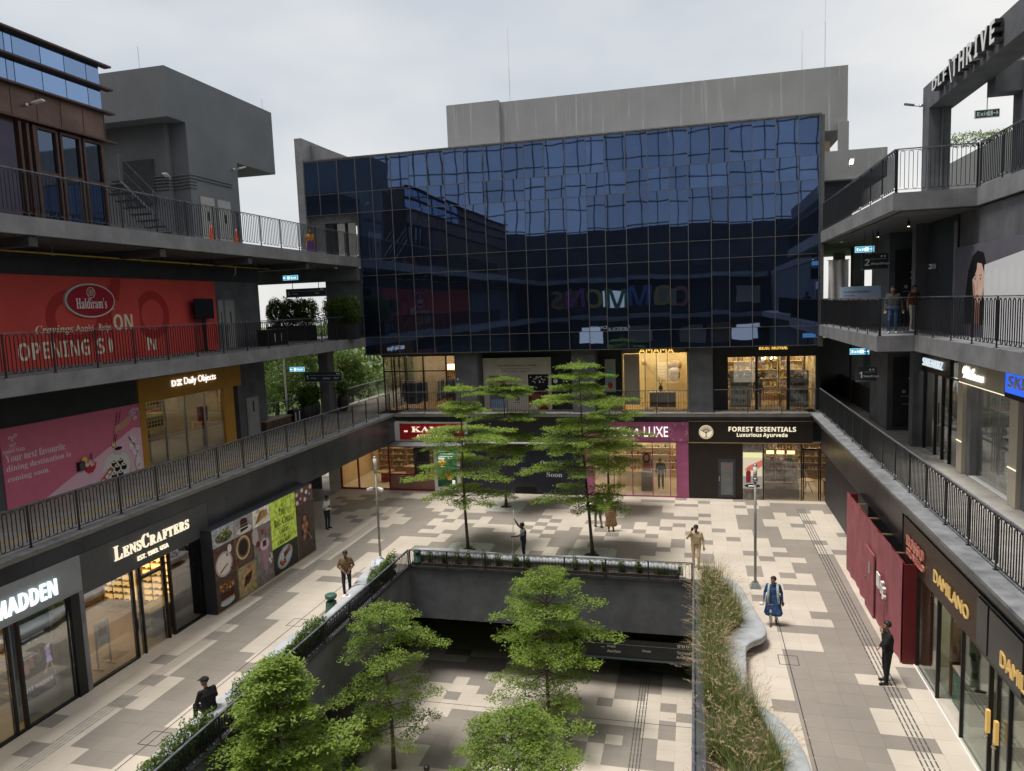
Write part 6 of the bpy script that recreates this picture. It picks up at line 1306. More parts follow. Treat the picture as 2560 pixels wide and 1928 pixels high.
p = Print(PF(36.40)); k_ = hexc('3a4a6a'); p.text('Your Favourite Beauty Brands,', 6.62, 10.72, w=1.15, h=.12, col=k_, style='serif'); p.text('coming soon.', 6.62, 10.57, w=.5, h=.1, col=k_, style='serif'); rn = random.Random(2); [p.oval(rn.uniform(6.55,8.1),10.35+rn.random()*.12,.06,.05,hexc(rn.choice(['e8b4b0','f0d0c4','d88a90'])),8) for k in range(40)]; p.line([(8.28,10.8),(8.34,10.9),(8.3,10.95),(8.36,10.99)],.02,k_); p.rect(8.2,8.4,10.68,10.7,k_); p.build('print', ink, bn)
p = Print(PF(36.34)); [p.oval(rn.uniform(8.2,8.38),9.5+rn.random()*.9,.07,.07,hexc(rn.choice(['c8384c','e06a74','f0b4b0','f0d8c8'])),10) for k in range(30)]; p.build('print', ink, bn)
MB().box(6.52, 6.56, 36.38, 36.5, F2, F2+.1).build('foot', black_paint, bn); MB().box(8.3, 8.34, 36.45, 36.55, F2, F2+.1).build('foot', black_paint, bn)
cv = thing('dust_sheet', 'white dust sheet hung beside the glass on the right second floor', 'sheet', (6.6, 39, F2)); b = MB()
for i in range(13):
    for j in range(9): x = 6.4+.9*i/12; z = 9.6+2.75*j/8; b.v.append((x, 38.9+.05*math.sin(i*1.3+j*.2)+.03*math.sin(j*.9), z))
for i in range(12):
    for j in range(8): a0 = i*9+j; b.f.append((a0, a0+9, a0+10, a0+1)); b.m.append(0)
b.build('cloth', mat('sheet_white', (.6,.58,.56), .8, .06), cv, True); MB().tube([(6.35,38.92,12.36),(7.35,38.92,12.36)], .02, 6).build('pole', steel, cv)

# ================================================================== hanging signs
def exit_sign(label, x, y, z, w=.8, arrow=1, up=.5, lit=True):
    t = thing('exit_sign', label, 'exit sign', (x, y, z), 'hanging exit signs'); fm = exit_blue if lit else mat('exit_green', hexc('1c4a44'), .5, 0)
    MB().box(x-w/2, x+w/2, y-.03, y+.03, z, z+.25).build('frame', glow('exit_rim', (.35,.75,.95), .45) if lit else white_paint, t); MB().box(x-w/2+.02, x+w/2-.02, y-.034, y-.0301, z+.02, z+.23).build('face', fm, t)
    p = Print(PF(y-.034, x, z), .002); W = (.95,1,1); s = arrow
    tx = -w/2+.06 if s > 0 else w/2-.40
    p.text('Exit', tx, .06, w=.32, h=.13, col=W, style='bold'); ax = w/2-.1 if s > 0 else -w/2+.1
    p.line([(ax-s*.09,.125),(ax+s*.05,.125)],.025,W); p.line([(ax,.125+.06),(ax+s*.055,.125),(ax,.125-.06)],.025,W); mx_ = .08 if s > 0 else -.10
    p.rect(mx_-.07,mx_+.07,.05,.20,W); p.oval(mx_,.175,.016,.016,hexc('1c5a6a'),8); p.line([(mx_,.155),(mx_-.01,.11),(mx_+.03,.07)],.02,hexc('1c5a6a')); p.build('print', ink_lcd if lit else ink, t)
    MB().tube([(x,y,z+.25),(x,y,z+.25+up)], .012, 5).build('hanger', rail_paint, t)
exit_sign('lit exit sign with left arrow under the third floor slab on the left', -22.1+.9, 36.0, 12.56, .88, -1, .47)
exit_sign('lit exit sign with left arrow under the second floor slab on the left', -21.18, 36.0, 7.58, .88, -1, .8)
exit_sign('lit exit sign with right arrow under the third floor slab on the right', 7.0, 34.0, 12.42, .74, 1, .58)
exit_sign('lit exit sign with right arrow under the second floor slab on the right', 6.66, 33.0, 8.18, .74, 1, .17)
exit_sign('unlit green exit sign hung from the roof beam on the right', 9.08, 27.0, 16.1, .70, 1, .9, False)
def hang_sign(label, x0, x1, y, z0, z1, num, texts, up):
    t = thing('direction_sign', label, 'sign', ((x0+x1)/2, y, z0), 'hanging direction signs'); MB().box(x0, x1, y-.05, y+.05, z0, z1).build('board', MATS['sign_board'], t); MB().box(x0, x1, y-.08, y+.08, z0-.05, z0).build('edge_strip', MATS['sign_edge'], t)
    p = Print(PF(y-.05)); W = (.8,.8,.8); h = z1-z0; p.text(num, x0+.1, z0+h*.2, h=h*.45, col=W, style='bold'); p.rect(x0+.3, x1-.05, z0+h*.62, z0+h*.64, W)
    for f_, tx in texts: p.text(tx, x0+(x1-x0)*f_, z0+h*.2, h=h*.2, col=W, style='bold')
    for k in range(2): p.oval(x1-.25+.12*k, z0+h*.8, .04, .04, W, 10)
    p.line([(x0+.32,z0+h*.3),(x0+.45,z0+h*.3)],.02,W); p.build('print', ink, t)
    for x in (x0+.4, x1-.4): MB().tube([(x,y,z1),(x,y,z1+up)], .018, 6).build('hanger', rail_paint, t)
hang_sign('dark direction sign marked 2 over the left second floor corner', -22.1, -19.7, 37, 11.7, 12.12, '2', ((.2,'Shops'),(.75,'Shops')), 1.15)
hang_sign('dark direction sign marked 1 over the left first floor corner', -21.3, -19.05, 37, 6.95, 7.45, '1', ((.2,'Shops'),(.5,'Anchor'),(.8,'Shops')), 1.15)
hang_sign('dark direction sign marked 2 under the right third floor slab', 6.7, 7.68, 33, 11.7, 12.3, '2', ((.35,'Shops'),(.7,'Shops')), .95)
hang_sign('dark direction sign marked 1 under the right second floor slab', 6.34, 7.1, 32, 7.2, 7.75, '1', ((.35,'Shops'),(.7,'Shops')), .85)
def dome_cam(label, x, y, z): t = thing('dome_camera', label, 'camera', (x, y, z), 'ceiling dome cameras'); MB().lathe((x,y,z),[(.03,0),(.075,.03),(.08,.09),(.05,.12)],12).build('body', white_paint, t, True); MB().ell((x,y,z+.01),(.05,.05,.05),10,6).build('lens', black_paint, t, True)
dome_cam('white dome camera under the left third floor slab', -19.6, 38.2, 13.16); dome_cam('white dome camera near the glass under the right third floor slab', 6.9, 38.5, 13.13); dome_cam('white dome camera near the glass under the right second floor slab', 6.8, 38.8, 8.48)
wc = thing('wall_camera', 'white box camera on the black wall of the right second floor', 'camera', (8.6, 30.2, 11.4)); MB().box(8.45, 8.62, 30.1, 30.35, 11.5, 11.68).build('body', white_paint, wc); MB().ell((8.44,30.22,11.59),(.03,.05,.05),10,6).build('lens', black_paint, wc, True)
for y, n in ((29.0,'near'),(33.5,'far')):
    t = thing('spot_light', 'small black spotlight under the right third floor slab, %s one' % n, 'spotlight', (7.4, y, 12.95)); MB().lathe((7.4,y,13.0),[(.05,0),(.05,.16),(.02,.18),(.012,.25)],10).build('can', rail_paint, t, True); MB().lathe((7.4,y,12.99),[(.04,0),(.04,.008)],10).build('lens', glow('spot_lens', (1,.8,.5), 4), t)

# ------------------------------------------------------------------ railings round the court
railing('low looping bar railing along the left side of the sunken court', (CX0+.02, CY0+.2), (CX0+.02, CY1-.05), .10, .68, .05, 1.75)
railing('low looping bar railing along the far side of the sunken court', (CX0+.08, CY1-.03), (CX1-.08, CY1-.03), .10, .68, .05, 1.75)
railing('low looping bar railing along the right side of the sunken court, by the grasses', (CX1-.02, CY1-.05), (CX1-.02, CY0+.2), .10, .68, .05, 1.75)

# ------------------------------------------------------------------ benches and planting beds
bench_m = mat('pale_cast_stone', (.40,.42,.44), .6, .12, 1.3, .06, 25)
soil = mat('bed_soil', (.05,.035,.025), .95, .3, 8, .5, 20)
def smooth_line(pts, n=6):
    o = []
    P = [pts[0]]+list(pts)+[pts[-1]]
    for i in range(1, len(P)-2):
        p0, p1, p2, p3 = (np.array(P[k]) for k in (i-1, i, i+1, i+2))
        for k in range(n): t = k/n; o.append(tuple(.5*((2*p1)+(-p0+p2)*t+(2*p0-5*p1+4*p2-p3)*t*t+(-p0+3*p1-3*p2+p3)*t**3)))
    o.append(tuple(pts[-1])); return o
def bench(label, outer, inner, z0=.22, z1=.47):
    """a curving stone seat: rounded slab cantilevered over a recessed plinth"""
    t = thing('stone_bench', label, 'bench', (outer[0][0], outer[0][1], 0), 'curving stone benches'); A = smooth_line(outer); B = smooth_line(inner)
    n = 60; A = resample(A, n); B = resample(B, n); b = MB(); rings = []
    for (ax, ay), (bx, by) in zip(A, B):
        dx, dy = ax-bx, ay-by; L = math.hypot(dx, dy) or 1; ux, uy = dx/L, dy/L; e = .05
        rings.append([(ax-ux*.10, ay-uy*.10, z0), (ax-ux*.01, ay-uy*.01, z0+.06), (ax, ay, z1-e), (ax-ux*.015, ay-uy*.015, z1-.015), (ax-ux*e, ay-uy*e, z1), (bx, by, z1), (bx, by, z0)])
    k = len(rings[0]); vs = [v for r in rings for v in r]; fs = []
    for i in range(n-1):
        for j in range(k): fs.append((i*k+j, i*k+(j+1)%k, (i+1)*k+(j+1)%k, (i+1)*k+j))
    fs += [tuple(range(k)), tuple((n-1)*k+j for j in range(k-1,-1,-1))]
    a2 = np.array(A); 
    b.add(vs, fs); b.build('seat', bench_m, t, True)
    pl_ = MB(); r2 = []
    for (ax, ay), (bx, by) in zip(A, B):
        fx, fy = ax+(bx-ax)*.55, ay+(by-ay)*.55; r2.append([(fx,fy,.009),(fx,fy,z0+.01),(bx,by,z0+.01),(bx,by,.009)])
    vs = [v for r in r2 for v in r]; fs = []
    for i in range(n-1):
        for j in range(4): fs.append((i*4+j, i*4+(j+1)%4, (i+1)*4+(j+1)%4, (i+1)*4+j))
    pl_.add(vs, fs); pl_.build('plinth', plaster, t); return A, B
def resample(P, n):
    P = np.array(P); d = np.r_[0, np.cumsum(np.hypot(*np.diff(P, axis=0).T))]; s = np.linspace(0, d[-1], n)
    return [(float(np.interp(q, d, P[:,0])), float(np.interp(q, d, P[:,1]))) for q in s]
RB_out = [(.6,27.3),(1.0,27.15),(1.34,26.75),(1.55,26.25),(1.71,25.22),(1.90,24.1),(2.04,23.28),(2.08,22.78),(1.96,22.38),(1.70,22.12),(1.46,21.80),(1.38,21.37),(1.31,20.12),(1.26,19.2),(1.45,18.6),(1.89,17.87),(2.16,17.27),(2.32,16.64),(2.36,15.9),(2.2,15.0),(1.9,14.0),(1.5,12.8)]
RB_in = [(.55,26.95),(.85,26.85),(1.0,26.55),(1.12,26.1),(1.25,25.1),(1.33,24.2),(1.36,23.6),(1.30,22.95),(1.1,22.55),(.92,22.2),(.80,21.8),(.77,21.3),(.76,20.3),(.80,19.6),(1.0,19.1),(1.26,18.6),(1.5,18.0),(1.68,17.35),(1.80,16.6),(1.78,15.8),(1.6,14.9),(1.3,13.6)]
bench('curving pale stone bench around the grass bed on the right', RB_out, RB_in)
LB_out = [(-12.45,27.0),(-12.63,26.6),(-12.60,25.3),(-12.42,24.2),(-12.30,23.3),(-12.22,21.7),(-12.40,20.5),(-12.58,20.0),(-12.57,19.0),(-12.50,17.87),(-12.42,16.3),(-12.43,15.1),(-12.46,14.5),(-12.37,13.7),(-12.2,13.1),(-12.1,12.0)]
LB_in = [(-12.05,26.9),(-12.12,26.5),(-12.12,25.3),(-12.06,24.2),(-12.03,23.3),(-12.0,21.7),(-12.05,20.5),(-12.10,20.0),(-12.10,19.0),(-12.06,17.87),(-12.04,16.3),(-12.04,15.1),(-12.05,14.5),(-12.02,13.7),(-12.0,13.1),(-11.96,12.0)]
LB_out = [(x-.18, y) for x, y in LB_out]
bench('curving pale stone bench along the left side of the sunken court', LB_out, LB_in)
FB_out = [(-11.9,28.75),(-10.5,28.95),(-9.0,28.85),(-7.5,28.55),(-6.0,28.6),(-4.5,28.8),(-3.0,28.7),(-1.6,28.5),(-.6,28.1)]
FB_in = [(-11.7,28.2),(-10.5,28.3),(-9.0,28.25),(-7.5,28.15),(-6.0,28.15),(-4.5,28.2),(-3.0,28.2),(-1.6,28.1),(-.7,27.98)]
bench('curving pale stone bench behind the far railing of the sunken court', FB_out, FB_in)
# soil beds between railing and bench
def bed(label, poly, z): 
    t = tag(MB().prism(poly, .009, z).build('planting_bed', soil), label, 'planting bed'); return t
bed('narrow soil bed between the left railing and its bench', [(-11.952,12.1)]+[(x+.01,y) for x, y in LB_in[::-1][1:]]+[(-11.952,26.9)], .13)
bed('soil bed of the ornamental grasses between the right railing and its bench', [(.16,12.8)]+[(x-.01,y) for x, y in RB_in[::-1]]+[(.16,26.95)], .30)
bed('narrow soil bed between the far railing and its bench', [(-11.7,27.92),(-.7,27.92)]+[(x,y-.01) for x, y in FB_in[::-1]], .12)

# ------------------------------------------------------------------ tree grates
grate_m = mat('pale_grate', (.46,.48,.42), .6, .06, 3); hole_m = mat('grate_hole', (.03,.03,.028), .8, 0); mulch = mat('bark_mulch', (.09,.035,.02), .95, .3, 14, .6, 30)
def grate(label, cx, cy, s=2.0):
    t = thing('tree_grate', label, 'tree grate', (cx, cy, 0), 'pale tree grates'); n = 28; o = [(cx-s/2,cy-s/2),(cx+s/2,cy-s/2),(cx+s/2,cy+s/2),(cx-s/2,cy+s/2)]
    b = MB(); ring = [(cx+.32*math.cos(2*math.pi*k/n), cy+.32*math.sin(2*math.pi*k/n)) for k in range(n)]; sq = []
    for k in range(n):
        c_, s_ = math.cos(2*math.pi*k/n), math.sin(2*math.pi*k/n); m = max(abs(c_), abs(s_)); sq.append((cx+s/2*c_/m, cy+s/2*s_/m))
    for k in range(n): j = (k+1) % n; b.face([(*ring[k],.018),(*sq[k],.018),(*sq[j],.018),(*ring[j],.018)]); b.face([(*sq[k],.018),(*sq[k],.008),(*sq[j],.008),(*sq[j],.018)]); b.face([(*ring[j],.018),(*ring[j],.008),(*ring[k],.008),(*ring[k],.018)])
    b.build('plate', grate_m, t)
    h = MB()
    for i in range(14):
        for j in range(14):
            x, y = cx-s/2+s*(i+.5)/14, cy-s/2+s*(j+.5)/14
            if math.hypot(x-cx, y-cy) > .42 and (i*7+j*5) % 3: h.box(x-.035, x+.035, y-.012, y+.012, .0182, .0195)
    h.build('slots', hole_m, t, kind='stuff')
    MB().lathe((cx, cy, .009), [(.31,0),(.2,.012),(.02,.02)], 20).build('mulch', mulch, t)
    MB().lathe((cx+.14, cy+.06, .02), [(.07,0),(.07,.16),(.05,.17)], 12).build('spot_fitting', steel, t)
PT = [(-9.85, 30.1), (-4.35, 30.15), (-9.92, 37.15), (-4.4, 37.2)]
for (x, y), n in zip(PT, ('left front plaza tree', 'right front plaza tree', 'left rear plaza tree', 'right rear plaza tree')): grate('square pale grate around the '+n, x, y)

# ------------------------------------------------------------------ lamp posts
pole_m = mat('pole_grey', (.28,.28,.25), .5, .1, 5, metal=.4)
def lamp_post(label, x, y, cams=False):
    t = thing('lamp_post', label, 'lamp post', (x, y, 0)); 
    MB().add([(x-.2,y-.2,.009),(x+.2,y-.2,.009),(x+.2,y+.2,.009),(x-.2,y+.2,.009),(x-.1,y-.1,.22),(x+.1,y-.1,.22),(x+.1,y+.1,.22),(x-.1,y+.1,.22)], [(3,2,1,0),(4,5,6,7),(0,1,5,4),(1,2,6,5),(2,3,7,6),(3,0,4,7)]).build('base', steel, t)
    MB().lathe((x,y,.22), [(.05,0),(.045,3.8)], 14).build('shaft', pole_m, t, True); MB().lathe((x,y,4.02), [(.085,0),(.085,.12),(.07,.13)], 16).build('collar', steel, t, True)
    MB().lathe((x,y,4.15), [(.068,0),(.068,.44)], 16).build('diffuser', mat('lamp_diffuser', (.7,.7,.68), .4, .03), t, True); MB().lathe((x,y,4.59), [(.072,0),(.072,.05),(.03,.07)], 16).build('cap', steel, t, True)
    if cams:
        for d in (-1, 1):
            c = MB(); c.tube([(x+d*.06,y-.04,3.32),(x+d*.15,y-.06,3.3)], .02, 6); c.build('camera_arm', steel, t); MB().bar((x+d*.13,y-.05,3.3), (x+d*.36,y-.16,3.24), .1, .1).build('camera', white_paint, t)
lamp_post('tall slim lamp post with two cameras beside the left bench', -13.09, 27.91, True)
lamp_post('tall slim lamp post on the right of the plaza', 2.1, 27.5)

# ------------------------------------------------------------------ green garden speakers
grn = mat('speaker_green', (.05,.12,.09), .5, .08)
def garden_speaker(label, x, y, z, s=1.0):
    t = thing('garden_speaker', label, 'speaker', (x, y, z)); MB().lathe((x,y,z), [(.22*s,0),(.20*s,.03),(.17*s,.34*s),(.15*s,.36*s)], 20).build('body', grn, t, True); MB().lathe((x,y,z+.36*s), [(.09*s,0),(.09*s,.10*s)], 14).build('grille', black_paint, t)
    MB().lathe((x,y,z+.46*s), [(.17*s,0),(.19*s,.03),(.19*s,.10*s),(.15*s,.13*s)], 20).build('cap', grn, t, True)
garden_speaker('green mushroom shaped garden speaker on the left bench edge', -12.78, 22.95, .009, 1.12)
garden_speaker('green garden speaker in the corner of the far bed', -11.45, 28.05, .12, .85)
# left on the bench: hose loop and plastic bag
hs = thing('hose', 'thin black cable looped on the left bench', 'cable', (-12.2, 23.9, .47)); MB().tube([(-12.25+.32*math.cos(t), 23.9+.55*math.sin(t), .485+.02*math.sin(3*t)) for t in np.linspace(-.5, 4.6, 26)], .012, 5).build('cable', black_paint, hs)
pb = thing('plastic_bag', 'crumpled translucent plastic bag at the end of the left bench', 'bag', (-12.4, 26.2, .47)); b = MB(); b.ell((-12.42,26.2,.62),(.26,.42,.2),16,9); q = random.Random(1)
b.v = [(x+q.uniform(-.04,.04), y+q.uniform(-.05,.05), max(.475, z+q.uniform(-.05,.05))) for x, y, z in b.v]; b.build('film', mat('plastic_film', (.6,.62,.66), .25, .1, 6), pb); MB().tube([(-12.42,26.3,.75),(-12.4,26.42,.86),(-12.36,26.5,.82)], .03, 6).build('knot', MATS['plastic_film'], pb)
pa = thing('paper_scrap', 'white and red paper scrap on the left bench', 'paper', (-12.3, 23.3, .48)); MB().box(-12.5,-12.2,23.2,23.42,.474,.486).build('sheet', white_paint, pa); MB().box(-12.4,-12.3,23.26,23.36,.487,.495).build('packet', mat('packet_red', (.5,.08,.06), .5, 0), pa)

# ------------------------------------------------------------------ corner planters
pot_m = mat('pot_black', (.022,.023,.025), .6, .1)
POTS = []
def pot(label, x, y, z, s=1.0):
    t = thing('plant_pot', label, 'plant pot', (x, y, z), 'black corner plant pots'); MB().lathe((x,y,z), [(.22*s,0),(.31*s,.25*s),(.34*s,.55*s),(.29*s,.82*s),(.25*s,.85*s),(.25*s,.78*s)], 18).build('vessel', pot_m, t, True); MB().lathe((x,y,z+.76*s), [(.25*s,0),(.02,.02)], 14).build('soil', soil, t); POTS.append((t, x, y, z+.78*s)); return t
pot('black pot nearest the wooden box on the first floor left corner', -21.75, 37.5, F1-.01); pot('second black pot in the row on the first floor left corner', -21.95, 38.4, F1-.01); pot('third black pot in the row on the first floor left corner', -22.1, 39.3, F1-.01); pot('lone black pot by the far rail on the first floor left', -21.3, 41.3, F1-.01, 1.15)
TROUGH = []
for x0, x1, n in ((-23.9,-21.1,'left'),(-20.1,-18.4,'right')):
    t = thing('planter_trough', 'long black planter trough with bushes on the second floor, %s one' % n, 'planter', ((x0+x1)/2, 38, F2)); MB().box(x0, x1, 37.7, 38.3, F2, F2+.85).build('trough', pot_m, t); MB().box(x0+.05, x1-.05, 37.75, 38.25, F2+.851, F2+.87).build('soil', soil, t); TROUGH.append((t, x0, x1, 38.0, F2+.87))
wbx = thing('wooden_box', 'wooden seat box at the edge of the first floor left corner', 'box', (-22.0, 34.7, F1)); 
for k in range(4): MB().box(-22.3+.0, -21.7, 33.5+.62*k, 34.08+.62*k, F1-.009, F1+.5).build('side_board', wood_dk, wbx)
MB().box(-22.33, -21.67, 33.45, 36.0, F1+.5, F1+.56).build('lid', mat('box_lid', (.3,.22,.15), .6, .1), wbx)
ab = thing('sandwich_board', 'black lettered board standing beside the plant pots', 'sign', (-22.0, 36.7, F1)); MB().box(-21.75, -21.70, 36.2, 37.1, F1-.009, F1+.75).build('front_board', black_paint, ab); MB().box(-22.1,-22.05,36.2,37.1,F1-.009,F1+.75).build('rear_board', black_paint, ab); MB().box(-22.05,-21.75,36.2,36.23,F1+.3,F1+.34).build('stay', black_paint, ab); p = Print(PL(-21.70)); p.rect(36.35,36.45,F1+.12,F1+.6,(.7,.7,.7)); p.rect(36.75,36.85,F1+.12,F1+.65,(.7,.7,.7)); p.build('print', ink, ab)
railing('dark railing behind the plant pots on the first floor left', (-23.3, 34.3), (-23.3, 41.8), F1-.01, 1.1)
railing('dark railing running back past the clothes shop on the first floor', (-22.2, 42.2), (-22.2, 55.0), F1-.01, 1.1)
railing('dark railing behind the bush planters on the second floor left', (-25.6, 39.5), (-19, 39.5), F2, 1.1)
wd = thing('timber_door', 'dark timber door with diagonal braces on the second floor left corner', 'door', (-20.6, 39.7, F2)); MB().box(-21.1, -20.0, 39.66, 39.74, F2, F2+2.2).build('leaf', wood_dk, wd); MB().bar((-21.0,39.64,F2+.2), (-20.1,39.64,F2+2.0), .03, .08, (0,1,0)).build('brace', black_paint, wd); MB().bar((-21.0,39.63,F2+2.0), (-20.1,39.63,F2+.2), .03, .08, (0,1,0)).build('brace', black_paint, wd)
bs = thing('bench_screen', 'low black screened seats on the second floor by the grey doors', 'seat', (-20.6, 32, F2)); MB().box(-21.0,-20.3,32.2,33.8,F2,F2+.75).build('body', black_paint, bs); MB().box(-21.05,-20.25,32.15,33.85,F2+.75,F2+.8).build('top', black_paint, bs); p = Print(PL(-20.3)); p.rect(32.6,32.68,F2+.2,F2+.6,(.6,.6,.6)); p.rect(33.2,33.28,F2+.2,F2+.6,(.6,.6,.6)); p.build('print', ink, bs)
hr = thing('stair_handrail', 'short black handrail end in the sunken court', 'handrail', (-4.6, 17.2, -4.6)); MB().bar((-3.95,19.6,-3.62), (-3.95,18.4,-3.0), .05, .09).build('rail', black_paint, hr); MB().box(-3.975,-3.925,19.5,19.55,-4.591,-3.62).build('post', black_paint, hr); MB().box(-3.975,-3.925,18.42,18.47,-4.591,-3.05).build('post', black_paint, hr)

# ------------------------------------------------------------------ foliage
def leaf_mat(name, trans=.42, rough=.5):
    m = bpy.data.materials.new(name); m.use_nodes = True; t = m.node_tree; b = t.nodes['Principled BSDF']; L = t.links
    a = t.nodes.new('ShaderNodeVertexColor'); a.layer_name = 'ink'; L.new(a.outputs[0], b.inputs['Base Color']); b.inputs['Roughness'].default_value = rough; b.inputs['Specular IOR Level'].default_value = .35
    tr = t.nodes.new('ShaderNodeBsdfTranslucent'); mul = t.nodes.new('ShaderNodeMixRGB'); mul.blend_type = 'MULTIPLY'; mul.inputs[0].default_value = 1; mul.inputs[2].default_value = (1.25, 1.3, .55, 1)
    L.new(a.outputs[0], mul.inputs[1]); L.new(mul.outputs[0], tr.inputs[0]); mx = t.nodes.new('ShaderNodeMixShader'); mx.inputs[0].default_value = trans
    L.new(b.outputs[0], mx.inputs[1]); L.new(tr.outputs[0], mx.inputs[2]); L.new(mx.outputs[0], t.nodes['Material Output'].inputs[0]); MATS[name] = m; return m
leafm = leaf_mat('tree_leaf'); grassm = leaf_mat('grass_blade', .25, .6)
bark = mat('tree_bark', (.11,.085,.065), .85, .25, 9, .5, 40)
def quads_obj(name, V, C, material, parent=None, off=(0,0,0), kind=None, n=4):
    """V: (k,n,3) polygons, C: (k,3) colours"""
    k = len(V); me = bpy.data.meshes.new(name); me.vertices.add(k*n); me.vertices.foreach_set('co', (V.reshape(-1,3)-np.array(off)).astype(np.float32).ravel())
    me.loops.add(k*n); me.loops.foreach_set('vertex_index', np.arange(k*n, dtype=np.int32)); me.polygons.add(k); me.polygons.foreach_set('loop_start', np.arange(0, k*n, n, dtype=np.int32)); me.polygons.foreach_set('loop_total', np.full(k, n, dtype=np.int32))
    me.update(calc_edges=True); ca = me.color_attributes.new('ink', 'FLOAT_COLOR', 'CORNER'); c4 = np.ones((k, n, 4), np.float32); c4[:, :, :3] = C[:, None, :]; ca.data.foreach_set('color', c4.ravel()); me.materials.append(material)
    o = bpy.data.objects.new(name, me); COL.objects.link(o)
    if parent: o.parent = parent
    else: o.location = off
    if kind: o['kind'] = kind
    ORG[o] = tuple(off); return o
def leaves(rng, P, size, up=.75, colA=(.075,.125,.024), colB=(.25,.345,.060), tone=None):
    """leaf shaped quads at points P"""
    k = len(P); yaw = rng.uniform(0, 2*np.pi, k); tilt = rng.normal(0, 1-up, k)*1.3; roll = rng.normal(0, 1-up, k)*1.3
    d = np.stack([np.cos(yaw)*np.cos(tilt), np.sin(yaw)*np.cos(tilt), np.sin(tilt)], 1); s = np.stack([-np.sin(yaw), np.cos(yaw), np.zeros(k)], 1)
    nrm = np.cross(d, s); s = s*np.cos(roll)[:,None]+nrm*np.sin(roll)[:,None]; L = size*rng.uniform(.7,1.25,k)[:,None]; W = L*.42
    V = np.stack([P-d*L*.5, P+s*W*.5+d*L*.08, P+d*L*.5, P-s*W*.5+d*L*.08], 1)
    t = np.clip((tone if tone is not None else .5)+rng.normal(0,.22,k), 0, 1)[:,None]; C = np.array(colA)*(1-t)+np.array(colB)*t
    return V, C
def tiered_tree(name, label, base, tiers, seed, dens=1.0, leaf=.085, lean=(0,0), group=None, tr=.075, tone=.5, flat=.03, nb=(6,9), lv=(.72,1.08), wide=1.0):
    """tapered trunk with flat tiers of branches, like an umbrella tree"""
    rng = np.random.default_rng(seed); t = thing(name, label, 'tree', base, group); bx, by, bz = base; tiers = [(z, r*wide) for z, r in tiers]; top = max(z for z, r in tiers)+.15; Hh = top-bz
    def axis(z): q = (z-bz)/Hh; return np.array([bx+lean[0]*q+.04*math.sin(5*q+seed), by+lean[1]*q+.04*math.cos(4*q+seed), z])
    MB().tube([tuple(axis(bz+Hh*k/14)) for k in range(15)], [tr*(1.25 if k == 0 else 1)*(1-.86*(k/14)) for k in range(15)], 9).build('trunk', bark, t, True)
    limbs = MB(); pts = []; tn = []
    for ti, (z, r) in enumerate(tiers):
        n = rng.integers(*nb); a0 = rng.uniform(0, 6.28); c = axis(z-.05)
        for k in range(n):
            a = a0+2*np.pi*k/n+rng.normal(0,.18); Lr = r*rng.uniform(*lv); drop = rng.uniform(-.05,.16)*r; P = []
            m = 7
            for q in range(m+1): u = q/m; P.append(c+np.array([math.cos(a+.25*math.sin(u*3+k))*Lr*u, math.sin(a+.25*math.sin(u*3+k))*Lr*u, .10*r*u*(1-u)-.5*drop*u*u+.03*r*u]))
            P = np.array(P); limbs.tube([tuple(p) for p in P], [max(.004, .018*(r/1.5)*(1-u/m)) for u in range(m+1)], 4, False)
            bt = np.clip(tone+rng.normal(0,.12), 0, 1)
            # side twigs and leaf rosettes
            for u in np.linspace(.22, 1.0, max(4, int(8*Lr*.9))):
                i = min(int(u*m), m-1); f = u*m-i; p = P[i]*(1-f)+P[i+1]*f; d = P[i+1]-P[i]; d /= np.linalg.norm(d)+1e-9; s = np.array([-d[1], d[0], 0])
                tw = r*.34*(1.12-u)*rng.uniform(.6,1.2)+.10
                for sg in (-1, 1, 0):
                    kk = 3 if sg else 1
                    for w_ in range(kk):
                        v = (w_+1)/kk*tw if sg else 0; cpt = p+s*sg*v+d*v*.6+np.array([0,0,rng.normal(.01,.018)])
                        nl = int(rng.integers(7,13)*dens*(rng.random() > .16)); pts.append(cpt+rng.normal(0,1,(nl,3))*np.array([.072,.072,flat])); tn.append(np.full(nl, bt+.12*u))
    limbs.build('branches', bark, t, kind='stuff')
    # leader shoot on top
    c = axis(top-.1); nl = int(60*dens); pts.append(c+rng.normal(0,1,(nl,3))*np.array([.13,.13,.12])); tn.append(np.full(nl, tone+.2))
    P = np.concatenate(pts); V, C = leaves(rng, P, leaf, .72, tone=np.concatenate(tn)); quads_obj('crown', V, C, leafm, t, base); return t
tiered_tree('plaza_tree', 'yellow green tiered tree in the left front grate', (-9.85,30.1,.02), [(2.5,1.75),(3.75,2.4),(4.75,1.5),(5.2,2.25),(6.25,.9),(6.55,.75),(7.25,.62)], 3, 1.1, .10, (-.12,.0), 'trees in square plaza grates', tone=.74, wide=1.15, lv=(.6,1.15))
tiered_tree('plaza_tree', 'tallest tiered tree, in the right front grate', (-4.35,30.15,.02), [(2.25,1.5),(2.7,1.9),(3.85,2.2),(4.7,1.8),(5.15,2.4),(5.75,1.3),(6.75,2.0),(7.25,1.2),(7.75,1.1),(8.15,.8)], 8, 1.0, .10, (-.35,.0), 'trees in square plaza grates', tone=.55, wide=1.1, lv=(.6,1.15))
tiered_tree('plaza_tree', 'darker tiered tree in the left rear grate', (-9.92,37.15,.02), [(3.1,1.5),(3.9,2.0),(4.9,1.9),(6.2,2.1),(6.5,1.4),(6.9,.8)], 12, 1.1, .11, (.15,0), 'trees in square plaza grates', tone=.36, lv=(.6,1.15))
